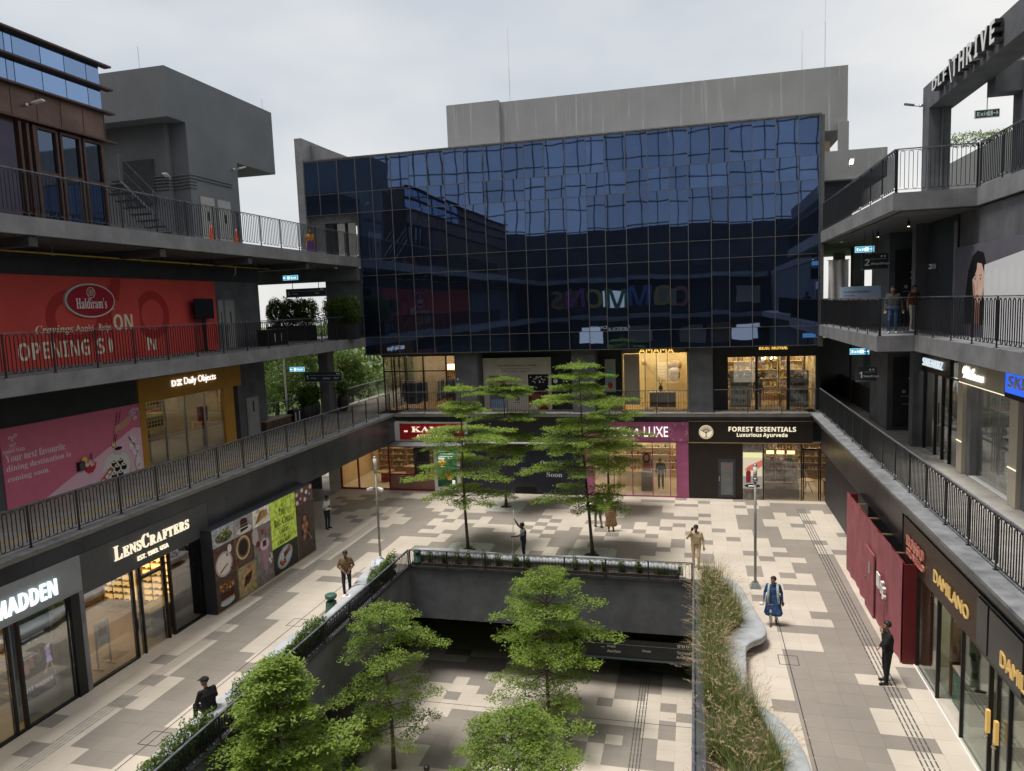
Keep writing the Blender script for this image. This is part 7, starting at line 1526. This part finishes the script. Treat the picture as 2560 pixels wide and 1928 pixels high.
tiered_tree('plaza_tree', 'shorter tiered tree in the right rear grate, half hidden', (-4.4,37.2,.02), [(2.6,1.5),(3.4,2.0),(4.2,1.8),(5.0,1.6),(5.6,1.1)], 15, .9, .1, (.1,0), 'trees in square plaza grates', tone=.4)
tiered_tree('court_tree', 'tall tiered tree in the middle of the sunken court', (-5.35,24.85,-4.59), [(-3.4,1.5),(-2.5,2.0),(-1.75,1.7),(-1.1,2.25),(-.55,1.5),(.05,1.85),(.75,.95),(1.1,.7)], 21, .95, .095, (.1,0), 'trees in the sunken court', tone=.56, wide=1.16, lv=(.55,1.18), nb=(5,8))
tiered_tree('court_tree', 'tiered tree by the left wall of the sunken court', (-9.95,21.3,-4.59), [(-3.1,1.3),(-2.3,1.5),(-1.5,1.75),(-.3,1.7),(.25,1.3),(.75,1.05),(1.0,.7)], 25, .95, .09, (-.1,0), 'trees in the sunken court', tone=.54, wide=1.08, lv=(.55,1.18), nb=(5,8))
tiered_tree('court_tree', 'dense glossy tree filling the lower left beside the court railing', (-10.35,15.55,-4.59), [(-2.0,2.2),(-1.1,2.2),(-.55,2.1),(0,1.9),(.4,1.25),(.85,1.1),(1.3,.95),(1.65,.7),(1.95,.45)], 33, .9, .125, (0,0), 'trees in the sunken court', .09, .62, .06, (5,8), (.5,1.2))
tiered_tree('court_tree', 'broad crowned tree at the bottom centre of the sunken court', (-5.05,18.3,-4.59), [(-2.3,1.8),(-1.75,2.15),(-1.2,2.0),(-.8,1.4),(-.45,.8)], 37, 1.1, .09, (.1,0), 'trees in the sunken court', .08, .55, .05, (7,10), (.55,1.2))
def bush(label, name, c, r, n, seed, leaf=.06, tone=.45, cat='shrub', group=None, thing_=None, colA=(.045,.085,.018), colB=(.16,.24,.045)):
    rng = np.random.default_rng(abs(seed)); d = rng.normal(0,1,(n,3)); d /= np.linalg.norm(d,axis=1)[:,None]; q = rng.uniform(.25,1,n)**.45; lump = 1+.18*np.sin(d[:,0]*5+seed)+.14*np.sin(d[:,1]*7+d[:,2]*4)
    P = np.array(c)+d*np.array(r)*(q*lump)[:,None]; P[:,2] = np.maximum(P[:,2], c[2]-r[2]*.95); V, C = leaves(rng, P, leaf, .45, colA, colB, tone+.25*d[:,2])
    if thing_ is None:
        base = (c[0],c[1],c[2]-r[2]); t = thing(name, label, cat, base, group); st_ = MB()
        for k in range(3): st_.tube([(c[0]+.03*k,c[1],c[2]-r[2]),(c[0]+r[0]*.4*(k-1),c[1]+r[1]*.2*(k%2),c[2]+r[2]*.3)], [.012,.004], 4)
        st_.build('stem', bark, t, kind='stuff'); quads_obj('foliage', V, C, leafm, t, base); return t
    quads_obj('foliage', V, C, leafm, thing_, ORG[thing_]); return thing_
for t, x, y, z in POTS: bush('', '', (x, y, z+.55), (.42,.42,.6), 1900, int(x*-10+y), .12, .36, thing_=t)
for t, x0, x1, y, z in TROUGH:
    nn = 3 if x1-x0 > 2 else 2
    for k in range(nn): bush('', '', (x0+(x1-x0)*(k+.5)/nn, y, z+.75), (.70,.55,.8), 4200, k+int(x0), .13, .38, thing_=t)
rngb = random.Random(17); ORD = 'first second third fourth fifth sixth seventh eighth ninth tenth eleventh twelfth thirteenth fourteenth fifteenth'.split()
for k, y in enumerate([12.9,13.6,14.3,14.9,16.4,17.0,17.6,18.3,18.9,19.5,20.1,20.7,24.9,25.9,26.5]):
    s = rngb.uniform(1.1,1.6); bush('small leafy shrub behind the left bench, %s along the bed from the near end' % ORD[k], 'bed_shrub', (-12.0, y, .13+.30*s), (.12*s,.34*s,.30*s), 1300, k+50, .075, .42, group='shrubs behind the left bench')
for k in range(15):
    x = -11.0+.62*k+rngb.uniform(-.1,.1); s = rngb.uniform(.7,1.2)
    if -6.0 < x < -4.9: continue
    bush('small upright shrub behind the far court railing, %s from the left end' % ORD[k], 'bed_shrub', (x, 28.05, .12+.28*s), (.15*s,.11*s,.30*s), 420, k+80, .06, .45, group='shrubs behind the far court railing')
bush('', '', (12.5, 36.5, 17.15), (2.0,.4,.35), 2600, 5, .10, .7, thing_=ROOF_HEDGE)
for k in range(7): bush('dark low shrub along the left wall of the sunken court, %s from the near end' % ORD[k], 'wall_shrub', (-11.35, 18.5+.9*k, -4.0), (.3,.5,.6), 700, 120+k, .09, .15, group='shrubs along the sunken left wall')

# ------------------------------------------------------------------ ornamental grasses
rng = np.random.default_rng(5); polys = []; cols = []
def arch(base, az, L, lean, w, col, segs=4, droop=1.0):
    d = np.array([math.cos(az), math.sin(az), 0]); s = np.array([-math.sin(az), math.cos(az), 0]); P = []
    for q in range(segs+1):
        u = q/segs; P.append(np.array(base)+d*(L*lean*u**1.6)+np.array([0,0,L*(u-.62*droop*lean*u**2.4)]))
    for q in range(segs):
        w0, w1 = w*(1-.85*(q/segs)), w*(1-.85*((q+1)/segs)); polys.append([P[q]-s*w0, P[q]+s*w0, P[q+1]+s*w1, P[q+1]-s*w1]); cols.append(col)
    return P
inn = resample(smooth_line(RB_in), 80)
def bed_x(y): return min(((abs(py-y), px) for px, py in inn))[1]
ncl = 0; clumps = []
while len(clumps) < 250:
    y = rng.uniform(13, 27.1); xm = bed_x(min(y, 26.8)); x = rng.uniform(.2, max(.35, xm-.06)); clumps.append((x, y))
for x, y in clumps:
    dry = rng.random() < .3
    for b_ in range(62):
        az = rng.uniform(0, 6.28); L = rng.uniform(.55,1.15); lean = abs(rng.normal(.42,.22)); g_ = rng.random()
        c = np.array((.30,.26,.12) if (g_ < .10+.20*dry) else (.17,.21,.065) if g_ < .6 else (.10,.15,.04))*rng.uniform(.75,1.25)
        arch((x+rng.normal(0,.05), y+rng.normal(0,.05), .30), az, L, min(lean,1.0), rng.uniform(.004,.0075), c)
plumes = []; pc = []
for x, y in clumps:
    for b_ in range(rng.integers(2,7)):
        az = rng.uniform(0,6.28); L = rng.uniform(1.0,1.35); P = arch((x,y,.30), az, L, rng.uniform(.4,.75), .003, np.array((.22,.18,.09)), 5, .8)
        a_, b2 = P[-2], P[-1]; ext = b2+(b2-a_)*.4-np.array([0,0,.05]); pink = rng.random(); col = np.array((.55,.42,.27) if pink < .6 else (.36,.22,.18))
        for q in range(30):
            u = rng.random(); p0 = a_*(1-u)+ext*u; dd = rng.normal(0,1,3); dd /= np.linalg.norm(dd); ln = .034*(1-abs(u-.45)); s = np.cross(dd,(0,0,1)); s /= (np.linalg.norm(s)+1e-6)
            polys.append([p0-s*.004, p0+s*.004, p0+dd*ln+s*.002, p0+dd*ln-s*.002]); cols.append(col*rng.uniform(.8,1.25))
gr = quads_obj('ornamental_grass', np.array(polys), np.array(cols), grassm, kind='stuff'); tag(gr, 'arching fountain grass with pinkish seed heads in the right bed', 'grass')
# a few tufts by the far right corner of the court
polys = []; cols = []
for k in range(14):
    x = rng.uniform(-1.7,-.5)
    for b_ in range(26): arch((x+rng.normal(0,.05), 28.02+rng.normal(0,.03), .12), rng.uniform(0,6.28), rng.uniform(.35,.7), abs(rng.normal(.35,.15)), .004, np.array((.12,.14,.05))*rng.uniform(.7,1.3), 3)
tag(quads_obj('grass_tufts', np.array(polys), np.array(cols), grassm, kind='stuff'), 'thin grass tufts at the far right corner of the court', 'grass')

# ------------------------------------------------------------------ park beyond the left corner
def park_tree(label, x, y, h, r, seed, tone):
    rng = np.random.default_rng(seed); t = thing('park_tree', label, 'tree', (x,y,-.05), 'trees in the park beyond the left corner'); MB().tube([(x,y,-.05),(x+.1,y,h*.3),(x-.1,y+.1,h*.65)], [.2,.14,.05], 7).build('trunk', bark, t, True)
    lim = MB(); P = []
    for k in range(16):
        a = rng.uniform(0,6.28); q = rng.uniform(.3,1); c = np.array([x+math.cos(a)*r*q*.75, y+math.sin(a)*r*q*.75, h*rng.uniform(.35,.93)-.1*r*q]); rr = r*rng.uniform(.28,.5); lim.tube([(x,y,h*.35),tuple((np.array([x,y,h*.5])+c)/2),tuple(c)], [.06,.04,.015], 4)
        d = rng.normal(0,1,(260,3)); d /= np.linalg.norm(d,axis=1)[:,None]; P.append(c+d*np.array([rr,rr,rr*.7])*(rng.uniform(.3,1,260)**.5)[:,None])
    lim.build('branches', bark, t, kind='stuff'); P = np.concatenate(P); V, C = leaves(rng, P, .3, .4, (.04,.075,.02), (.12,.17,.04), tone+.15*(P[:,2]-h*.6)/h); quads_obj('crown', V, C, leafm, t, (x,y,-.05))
PK = [(-33,54,9.5,3.2),(-36.5,58,8.5,3.0),(-40,60,10,3.5),(-29.5,58,7.5,2.4),(-45,66,9.5,3.6),(-33,66,7.0,2.8),(-50,72,11,4),(-27,66,6.5,2.3),(-40,74,9,3.5),(-24.5,60,5.5,1.9),(-56,80,11,4.2),(-31,76,8,3.2),(-22,72,7,2.6),(-47,84,10,4)]
for k, (x, y, h, r) in enumerate(PK): park_tree('leafy park tree beyond the left corner, %s nearest of the park trees' % ORD[k], x, y, h, r, 200+k, .35+.08*(k%4))
tag(MB().box(-120, 20, 62.2, 63.6, -.05, .02).build('road', mat('pale_road', (.4,.38,.34), .9, .1)), kind='structure')
hp = thing('street_pole', 'pale grey street pole seen through the first floor left corner', 'pole', (-30.5, 50, 0)); MB().tube([(-30.5,50,-.05),(-30.5,50,8)], .07, 8).build('shaft', steel, hp); MB().tube([(-30.5,50,8),(-29.8,50,8.2)], .04, 6).build('arm', steel, hp)
rngh = np.random.default_rng(9); P = np.stack([rngh.uniform(-140,60,14000), rngh.uniform(92,110,14000), rngh.uniform(0,1,14000)**.8*8], 1); P[:,2] *= .6+.4*np.sin(P[:,0]*.21)**2; V, C = leaves(rngh, P, 1.1, .3, (.05,.08,.03), (.12,.16,.06), .5); tag(quads_obj('far_wood', V, C, leafm, kind='stuff'), 'hazy belt of distant trees beyond the park', 'woodland')

# ------------------------------------------------------------------ people
def capsule(b, p, q, r0, r1, n=12, m=4):
    p, q = Vector(p), Vector(q); d = q-p; L = d.length
    d = d/L if L > 1e-6 else Vector((0,0,1)); a = d.cross(Vector((.3,.2,1))).normalized(); c = d.cross(a); rings = []
    for k in range(m): t = -math.pi/2*(1-k/m); rings.append((p+d*(r0*math.sin(t)), r0*math.cos(t)))
    rings.append((p, r0)); rings.append((q, r1))
    for k in range(1, m+1): t = math.pi/2*k/m; rings.append((q+d*(r1*math.sin(t)), max(r1*math.cos(t), .0005)))
    vs = []
    for o, r in rings:
        for k in range(n): t = 2*math.pi*k/n; vs.append(tuple(o+(a*math.cos(t)+c*math.sin(t))*max(r, .0005)))
    fs = [tuple(range(n-1,-1,-1)), tuple((len(rings)-1)*n+k for k in range(n))]
    for i in range(len(rings)-1):
        for k in range(n): fs.append((i*n+k, i*n+(k+1)%n, (i+1)*n+(k+1)%n, (i+1)*n+k))
    b.add(vs, fs)
SKIN = mat('skin_brown', (.30,.165,.105), .55, .05, 20); SKIN_D = mat('skin_deep', (.16,.085,.055), .55, .05, 20)
HAIR = mat('hair_black', (.012,.010,.009), .5, .1, 30)
def cloth(name, c, var=.08, scale=14): return mat('cloth_'+name, c, .85, var, scale, .15, 60)
def person(label, loc, rz, h=1.72, J=None, cols=None, build=1.0, hair='short', beard=False, skirt=None, loose=1.0, hands=True, head_yaw=0.0, head_tilt=0.0, cap=None, name='person', group=None, cat='person', sleeve='long', voxel=.0115, plain=None, scarf=None):
    """one continuous body (voxel-fused tapered limbs, torso, head, fingers); hair and extras are children.  local +Y is forward"""
    s = h/1.72; D = dict(pel=(0,0,.95), che=(0,.0,1.27), nec=(0,.0,1.45), hed=(0,.025,1.60), shL=(-.185,0,1.405), shR=(.185,0,1.405), elL=(-.25,-.02,1.13), elR=(.25,-.02,1.13), wrL=(-.26,.06,.88), wrR=(.26,.06,.88),
        hiL=(-.095,0,.92), hiR=(.095,0,.92), knL=(-.105,.03,.50), knR=(.105,.03,.50), anL=(-.11,-.02,.085), anR=(.11,-.02,.085), fL=(-.13,.15,.03), fR=(.13,.15,.03))
    D.update(J or {}); V_ = {k: Vector(v)*s for k, v in D.items()}; pr = []; C = dict(shirt=cloth('white', (.6,.6,.58)), pants=cloth('navy', (.03,.035,.055)), shoe=black_paint, skin=SKIN, hair=HAIR); C.update(cols or {})
    def add(p, q, r0, r1, tg): pr.append((Vector(p), Vector(q), r0*s, r1*s, tg))
    B = build; che, pel, nec, hed = V_['che'], V_['pel'], V_['nec'], V_['hed']; up = (che-pel).normalized(); fw = Vector((0,1,0))
    sx = (V_['shR']-V_['shL']).normalized(); hx = (V_['hiR']-V_['hiL']).normalized(); f2 = up.cross(sx)*-1
    for t_, wd, rr in ((-.02,.085,.112),(.25,.075,.108),(.5,.075,.112),(.78,.095,.112),(1.0,.115,.108),(1.22,.12,.088)):
        c = pel+(che-pel)*t_; ax = (hx*(1-min(t_,1))+sx*min(t_,1)).normalized(); add(c-ax*wd*B*s, c+ax*wd*B*s, rr*B*loose, rr*B*loose, 'pants' if t_ < .12 else 'shirt')
    add(V_['shL'], V_['shR'], .058*B, .058*B, 'shirt'); add(che+up*.12*s, nec, .07, .055, 'shirt'); add(nec-up*.02*s, hed-up*.04*s, .052, .05, 'skin')
    sl = {'long': 'shirt', 'short': 'skin'}[sleeve]
    for S_ in 'LR':
        sh_, el, wr = V_['sh'+S_], V_['el'+S_], V_['wr'+S_]; add(sh_, el, .060*B*loose, .047*B*loose, 'shirt'); add(el, el+(wr-el)*.93, .045*loose, .034*loose, sl); hd_ = (wr-el).normalized(); add(wr-hd_*.03*s, wr+hd_*.01*s, .026, .028, 'skin')
        if hands:
            sd = hd_.cross(fw if abs(hd_.dot(fw)) < .8 else Vector((1,0,0))).normalized(); inn_ = sd.cross(hd_); pc = wr+hd_*.055*s; add(pc-sd*.024*s-hd_*.03*s, pc-sd*.02*s+hd_*.02*s, .017, .015, 'skin'); add(pc+sd*.022*s-hd_*.03*s, pc+sd*.02*s+hd_*.02*s, .017, .015, 'skin')
            for k in range(4): b0 = pc+sd*(-.03+.02*k)*s+hd_*.025*s; ln = (.062,.074,.070,.056)[k]; mid = b0+hd_*ln*.55*s+inn_*.01*s; add(b0, mid, .0098, .0095, 'skin'); add(mid, mid+hd_*ln*.4*s+inn_*.028*s, .0095, .0085, 'skin')
            tb_ = pc-sd*.035*s-hd_*.025*s; add(tb_, tb_-sd*.022*s+hd_*.035*s+inn_*.02*s, .0115, .0105, 'skin'); add(tb_-sd*.022*s+hd_*.035*s+inn_*.02*s, tb_-sd*.015*s+hd_*.065*s+inn_*.03*s, .0105, .009, 'skin')
        hi, kn, an, ft = V_['hi'+S_], V_['kn'+S_], V_['an'+S_], V_['f'+S_]; lt = 'pants'; add(hi, kn, .092*B*loose, .064*loose, lt); add(kn, an+(kn-an)*.06, .062*loose, .050*loose, lt); add(an, an-(kn-an).normalized()*.01*s, .042, .042, 'shoe')
        hl = an+(an-ft).normalized()*.04*s; hl.z = ft.z+.006*s; add(hl, ft, .040, .034, 'shoe'); add(an, (hl+ft)/2, .040, .036, 'shoe')
    if skirt:                                      # long tunic or skirt: stacked rounds from the waist to the hem
        z0, z1, w0, w1, tg = skirt; n = int((z0-z1)/.045)
        for k in range(n+1): u = k/n; z = z0+(z1-z0)*u; c = Vector((pel.x+(V_['knL'].x+V_['knR'].x)/2*u*.5, pel.y+(V_['knL'].y+V_['knR'].y)/2*u*.9, z*s)); w2 = (w0+(w1-w0)*u)*s*(1+.05*math.sin(7*u)); add(c-Vector((w2,0,0)), c+Vector((w2,0,0)), .125*B, .125*B, tg)
    # head: skull, face, jaw, nose, ears
    Rh = Matrix.Rotation(head_yaw, 3, 'Z') @ Matrix.Rotation(head_tilt, 3, 'X'); hp = lambda x, y, z: hed+(Rh @ Vector((x,y,z)))*s
    add(hp(0,-.018,.035), hp(0,.012,.038), .082, .08, 'skin'); add(hp(0,.03,.0), hp(0,.032,-.05), .068, .056, 'skin'); add(hp(0,.05,-.075), hp(0,.06,-.085), .042, .036, 'skin'); add(hp(0,.097,.012), hp(0,.112,-.022), .010, .016, 'skin')
    for e in (-1, 1): add(hp(e*.08,-.005,.015), hp(e*.082,-.008,-.02), .014, .011, 'skin'); add(hp(e*.04,.072,-.012), hp(e*.042,.07,-.02), .022, .022, 'skin')
    add(hp(-.02,.092,-.052), hp(.02,.092,-.052), .012, .012, 'lip')
    b = MB()
    for p, q, r0, r1, tg in pr: capsule(b, p, q, r0, r1)
    me = b.mesh('body', SKIN); o = bpy.data.objects.new('body', me); COL.objects.link(o); md = o.modifiers.new('fuse', 'REMESH'); md.mode = 'VOXEL'; md.voxel_size = voxel*s; sm = o.modifiers.new('soft', 'SMOOTH'); sm.factor = .5; sm.iterations = 3
    dg = bpy.context.evaluated_depsgraph_get(); ev = bpy.data.meshes.new_from_object(o.evaluated_get(dg)); bpy.data.objects.remove(o)
    tags = ['skin','shirt','pants','shoe','lip']+sorted({p[4] for p in pr}-{'skin','shirt','pants','shoe','lip'}); ev.materials.clear(); C.setdefault('lip', mat('lip_brown', (.20,.09,.065), .5, 0))
    for t_ in tags: ev.materials.append(plain or C[t_])
    n = len(ev.polygons); cen = np.zeros(n*3, np.float32); ev.polygons.foreach_get('center', cen); cen = cen.reshape(-1,3); best = np.full(n, 9.0); idx = np.zeros(n, np.int32)
    for p, q, r0, r1, tg in pr:
        p_, q_ = np.array(p), np.array(q); d = q_-p_; L2 = d@d+1e-9; t_ = np.clip((cen-p_)@d/L2, 0, 1); dist = np.linalg.norm(cen-p_-t_[:,None]*d, axis=1)-(r0+(r1-r0)*t_); k = dist < best; best[k] = dist[k]; idx[k] = tags.index(tg)
    ev.polygons.foreach_set('material_index', idx); ev.polygons.foreach_set('use_smooth', np.ones(n, bool)); ev.name = 'body'
    t = thing(name, label, cat, loc, group); t.rotation_euler = (0,0,rz); bo = bpy.data.objects.new('body', ev); COL.objects.link(bo); bo.parent = t
    def part(nm, mb, m, smooth=True): oo = bpy.data.objects.new(nm, mb.mesh(nm, m, (0,0,0), smooth)); COL.objects.link(oo); oo.parent = t; return oo
    if not plain:
        for e in (-1, 1): eb = MB(); c = hp(e*.032,.094,.012); eb.ell(tuple(c), (.013*s,.008*s,.008*s), 8, 5); part('eye', eb, black_paint); bw = MB(); bw.bar(hp(e*.016,.100,.034), hp(e*.05,.088,.036), .008*s, .007*s); part('eyebrow', bw, C['hair'], False)
        if hair and not cap or hair in ('bun',):
            hb = MB(); hb.ell((0,0,0), (.095,.112,.098), 18, 12); vs = []
            for x, y, z in hb.v:
                y0, z0_ = y-.012, z+.052
                if y0 > .035 and z0_ < .085: f_ = min(1, (.085-z0_)/.05)*min(1, (y0-.035)/.03); x, y0 = x*(1-.45*f_), y0-.075*f_
                if z0_ < -.015: x *= .85; z0_ = max(z0_, -.05)
                vs.append(tuple(hp(x, y0, z0_)))
            hb.v = vs; part('hair', hb, C['hair'])
            if hair == 'bun': nb_ = MB(); nb_.ell(tuple(hp(0,-.125,.0)), (.045*s,.05*s,.055*s), 12, 8); part('hair_bun', nb_, C['hair'])
        if cap: cb = MB(); cb.ell((0,0,0), (.10,.122,.085), 18, 10); cb.v = [tuple(hp(x, y-.008, max(z,-.01)+.068)) for x, y, z in cb.v]; part('cap', cb, cap); vb = MB(); vb.bar(hp(0,.09,.058), hp(0,.17,.045), .13*s, .012*s); part('cap_peak', vb, cap, False)
        if beard: bb = MB(); bb.ell((0,0,0), (.058,.05,.05), 14, 8); bb.v = [tuple(hp(x, y+.052, z-.078)) for x, y, z in bb.v]; part('beard', bb, C['hair'])
    return t, V_, part
khaki = cloth('khaki', (.55,.43,.27)); white_s = cloth('white_shirt', (.68,.68,.67)); jean_d = cloth('dark_jeans', (.025,.03,.045)); brown_s = cloth('brown_check', (.21,.13,.065), .3, 22); blk = cloth('black_suit', (.009,.009,.010)); blue_k = cloth('blue_kurta', (.035,.085,.22), .35, 9); white_l = cloth('white_lace', (.62,.58,.54)); grey_s = cloth('grey_shirt', (.085,.085,.09), .2, 10); jean_b = cloth('blue_jeans', (.05,.10,.22), .2, 9); rust_s = cloth('rust_shirt', (.22,.055,.03)); cream_p = cloth('cream_trousers', (.6,.53,.42)); navy_v = cloth('navy_overall', (.02,.025,.05)); steel_s = cloth('steel_shirt', (.24,.25,.29)); floral = cloth('floral_skirt', (.36,.22,.13), .4, 25); blue_shirt = cloth('slate_shirt', (.10,.11,.13)); brown_sh = mat('brown_shoe', (.10,.05,.03), .5, 0); tan_p = cloth('grey_trousers', (.22,.2,.19))
FACE = lambda dx, dy: math.atan2(-dx, dy)          # yaw so that local +Y points along (dx,dy)
def phone(part, V_, side, m=black_paint):
    b = MB(); w_ = V_['wr'+side]; e_ = V_['el'+side]; d = (w_-e_).normalized(); c = w_+d*.08+Vector((0,.025,.012)); b.bar(c-Vector((0,0,.07)), c+Vector((0,.02,.07)), .07, .009, (0,1,0)); return part('phone', b, m, False)
# standing man looking at his phone near the food hoarding
t, V_, part = person('man in a white long sleeved shirt looking at his phone by the food hoarding', (-15.0-2.87+.0, 32.25, .009), FACE(1,-.25), 1.68, dict(elR=(.24,-.03,1.13), wrR=(.17,.24,1.20), elL=(-.25,-.05,1.14), wrL=(-.20,.08,.92), anR=(.12,.02,.085), fR=(.16,.19,.03), hed=(.01,.05,1.595)), dict(shirt=white_s, pants=jean_d), head_tilt=R(-22)); phone(part, V_, 'R')
# bearded man in a brown shirt by the bench
person('bearded man in a brown patterned shirt standing at the left bench', (-12.93, 24.5, .009), FACE(.55,-1), 1.72, dict(elL=(-.29,.0,1.15), wrL=(-.11,.17,.98), elR=(.29,.0,1.15), wrR=(.09,.18,.97), knR=(.12,.10,.5), anR=(.11,.04,.085)), dict(shirt=brown_s, pants=jean_d, skin=SKIN_D, shoe=brown_sh), beard=True, loose=1.05)
# man in black seated on the left bench, back to the camera
person('man in black with a dark cap seated on the left bench, seen from behind', (-12.42, 15.62, -.40), FACE(-.93,.42), 1.74, dict(pel=(0,.0,.95), che=(0,.05,1.27), nec=(0,.09,1.45), hed=(.0,.14,1.60), shL=(-.185,.06,1.405), shR=(.185,.06,1.405), elL=(-.27,.12,1.14), wrL=(-.14,.36,1.04), elR=(.27,.12,1.14), wrR=(.12,.36,1.04), hiL=(-.10,.02,.93), hiR=(.10,.02,.93), knL=(-.14,.44,.93), knR=(.14,.44,.93), anL=(-.13,.50,.50), anR=(.13,.46,.50), fL=(-.14,.68,.44), fR=(.14,.64,.44)), dict(shirt=blk, pants=blk), cap=blk, loose=1.08, head_yaw=R(20))
# man in black on the right, hand at his mouth
person('man in black standing on the guide strip by the maroon hoarding, hand at his face', (5.05, 21.0, .02), FACE(-1,-.12), 1.74, dict(elL=(-.23,.15,1.17), wrL=(-.05,.16,1.42), elR=(.25,-.03,1.13), wrR=(.20,.12,.93), anL=(-.12,.06,.085), fL=(-.14,.23,.03)), dict(shirt=blk, pants=blk), loose=1.1)
# woman in blue walking
t, V_, part = person('woman in a blue tunic and white trousers walking towards the camera', (2.42, 24.35, .009), FACE(-.12,-1), 1.62, dict(elL=(-.27,-.05,1.13), wrL=(-.30,.04,.87), elR=(.28,-.02,1.14), wrR=(.31,.12,.92), knR=(.09,.14,.51), anR=(.08,.10,.10), fR=(.09,.27,.04), knL=(-.09,.0,.50), anL=(-.09,-.16,.11), fL=(-.10,.0,.03)), dict(shirt=blue_k, pants=white_l, kurta=blue_k, shoe=brown_sh), build=1.08, hair='bun', skirt=(1.02,.46,.09,.17,'kurta'), head_yaw=R(-28), sleeve='long')
b = MB(); scm = cloth('pale_scarf', (.42,.50,.50), .3, 20)
for e in (-1,1): b.tube([(e*.06,-.05,1.40),(e*.125,.06,1.36),(e*.14,.135,1.2),(e*.15,.15,1.0),(e*.17,.15,.78)], [.03,.04,.045,.045,.04], 8)
part('scarf', b, scm); phone(part, V_, 'L'); b = MB(); b.ell((.36,.18,.74),(.09,.06,.06),12,8); part('carrier_bag', b, white_paint)
# security guard in beige on the phone
t, V_, part = person('guard in a beige uniform talking on the phone beyond the court', (-.02, 29.25, .009), FACE(-.05,-1), 1.76, dict(elR=(.34,.05,1.20), wrR=(.16,.12,1.53), elL=(-.27,-.02,1.13), wrL=(-.29,.05,.87), knL=(-.10,.12,.50), anL=(-.09,.08,.1), fL=(-.09,.25,.03), anR=(.10,-.10,.09), fR=(.11,.06,.03)), dict(shirt=khaki, pants=khaki, shoe=brown_sh), beard=True, build=1.05, head_tilt=R(-12)); b = MB(); b.tube([(.17*math.cos(q), .125*math.sin(q), 1.0) for q in np.linspace(0, 2*math.pi, 20)], .018, 6); part('belt', b, brown_sh); phone(part, V_, 'R')
# cleaner with a long mop
t, V_, part = person('cleaner in dark overalls reaching with a long mop behind the far railing', (-7.05, 29.05, .009), FACE(-.9,-.35), 1.66, dict(elR=(.29,.18,1.52), wrR=(.24,.30,1.76), elL=(-.16,.22,1.20), wrL=(-.02,.44,1.14), che=(0,.03,1.27), hed=(0,.06,1.59)), dict(shirt=steel_s, pants=navy_v, skin=SKIN_D, vest=navy_v), sleeve='short', skirt=(1.32,.98,.085,.085,'vest'))
b = MB(); b.tube([(.20,.36,2.2),(.04,.50,.35)], .014, 6); part('mop_handle', b, white_paint); b = MB(); b.ell((.03,.52,.22),(.09,.09,.16),10,7); part('mop_head', b, cloth('mop_blue', (.35,.45,.65)))
# couple behind the right plaza tree
person('person in grey trousers half hidden behind the right plaza tree', (-4.55, 34.1, .009), FACE(-.6,1), 1.72, dict(knL=(-.1,.12,.5), anL=(-.1,.12,.09), fL=(-.1,.28,.03), anR=(.1,-.14,.1), fR=(.1,.02,.03)), dict(shirt=blue_shirt, pants=tan_p), voxel=.013)
person('woman in a long floral dress half hidden behind the right plaza tree', (-3.9, 33.6, .009), FACE(.2,-1), 1.62, dict(), dict(shirt=floral, pants=SKIN, dress=floral, shoe=brown_sh), hair='bun', skirt=(1.0,.36,.08,.19,'dress'), voxel=.013)
# two men on the right second floor walkway
person('man in a dark grey shirt and blue jeans on the right second floor', (7.0, 29.25, F2), FACE(-.25,-1), 1.70, dict(anR=(.12,.04,.085), knR=(.12,.1,.5), fR=(.14,.2,.03), elL=(-.28,-.03,1.13), wrL=(-.32,.02,.87)), dict(shirt=grey_s, pants=jean_b, shoe=white_paint), build=1.15, head_yaw=R(-25))
person('man in a rust shirt and cream trousers behind the railing on the right second floor', (8.05, 30.6, F2), FACE(.5,-1), 1.72, dict(elR=(.30,.02,1.14), wrR=(.36,.1,.90)), dict(shirt=rust_s, pants=cream_p, shoe=white_paint), sleeve='short')
# others
person('person in orange and violet clothes far back on the left terrace', (-21.2, 38.4, F3), FACE(.6,-1), 1.62, dict(), dict(shirt=cloth('saffron', (.5,.22,.03)), pants=cloth('violet', (.12,.05,.2)), kur=cloth('violet', (.12,.05,.2))), hair='bun', skirt=(1.0,.35,.08,.14,'kur'), voxel=.014)
person('man in a slate shirt seen at the bottom edge of the sunken court', (-7.9, 19.2, -4.59), FACE(-.3,1), 1.72, dict(), dict(shirt=blue_shirt, pants=jean_d), voxel=.013)
person('shop visitor in a grey top inside the gift shop', (3.4, 42.4, F1+.012), FACE(.4,1), 1.72, dict(), dict(shirt=cloth('dove', (.2,.2,.21)), pants=jean_d), voxel=.014)
person('shop assistant in black inside the beauty shop', (-1.95, 41.9, .012), FACE(0,-1), 1.74, dict(), dict(shirt=blk, pants=blk), voxel=.014)
person('second shop assistant in black inside the beauty shop, near the screen', (-2.05-.75+.0, 43.2, .012), FACE(.3,-1), 1.74, dict(), dict(shirt=blk, pants=blk), voxel=.014)
mann = mat('mannequin_white', (.62,.62,.6), .4, .02)
person('white running mannequin in the sneaker shop window', (9.15, 30.1, F1+.03), FACE(-.9,-.35), 1.72, dict(elL=(-.25,-.16,1.15), wrL=(-.2,.10,1.08), elR=(.25,-.14,1.15), wrR=(.2,.14,1.02), knL=(-.1,.16,.52), anL=(-.1,.1,.12), fL=(-.1,.28,.05), anR=(.1,-.2,.12), fR=(.1,-.06,.05), che=(0,.08,1.27), nec=(0,.11,1.45), hed=(0,.16,1.6), shL=(-.185,.08,1.4), shR=(.185,.08,1.4)), plain=mann, name='mannequin', cat='mannequin', hair=None, voxel=.014)

bpy.context.view_layer.update()
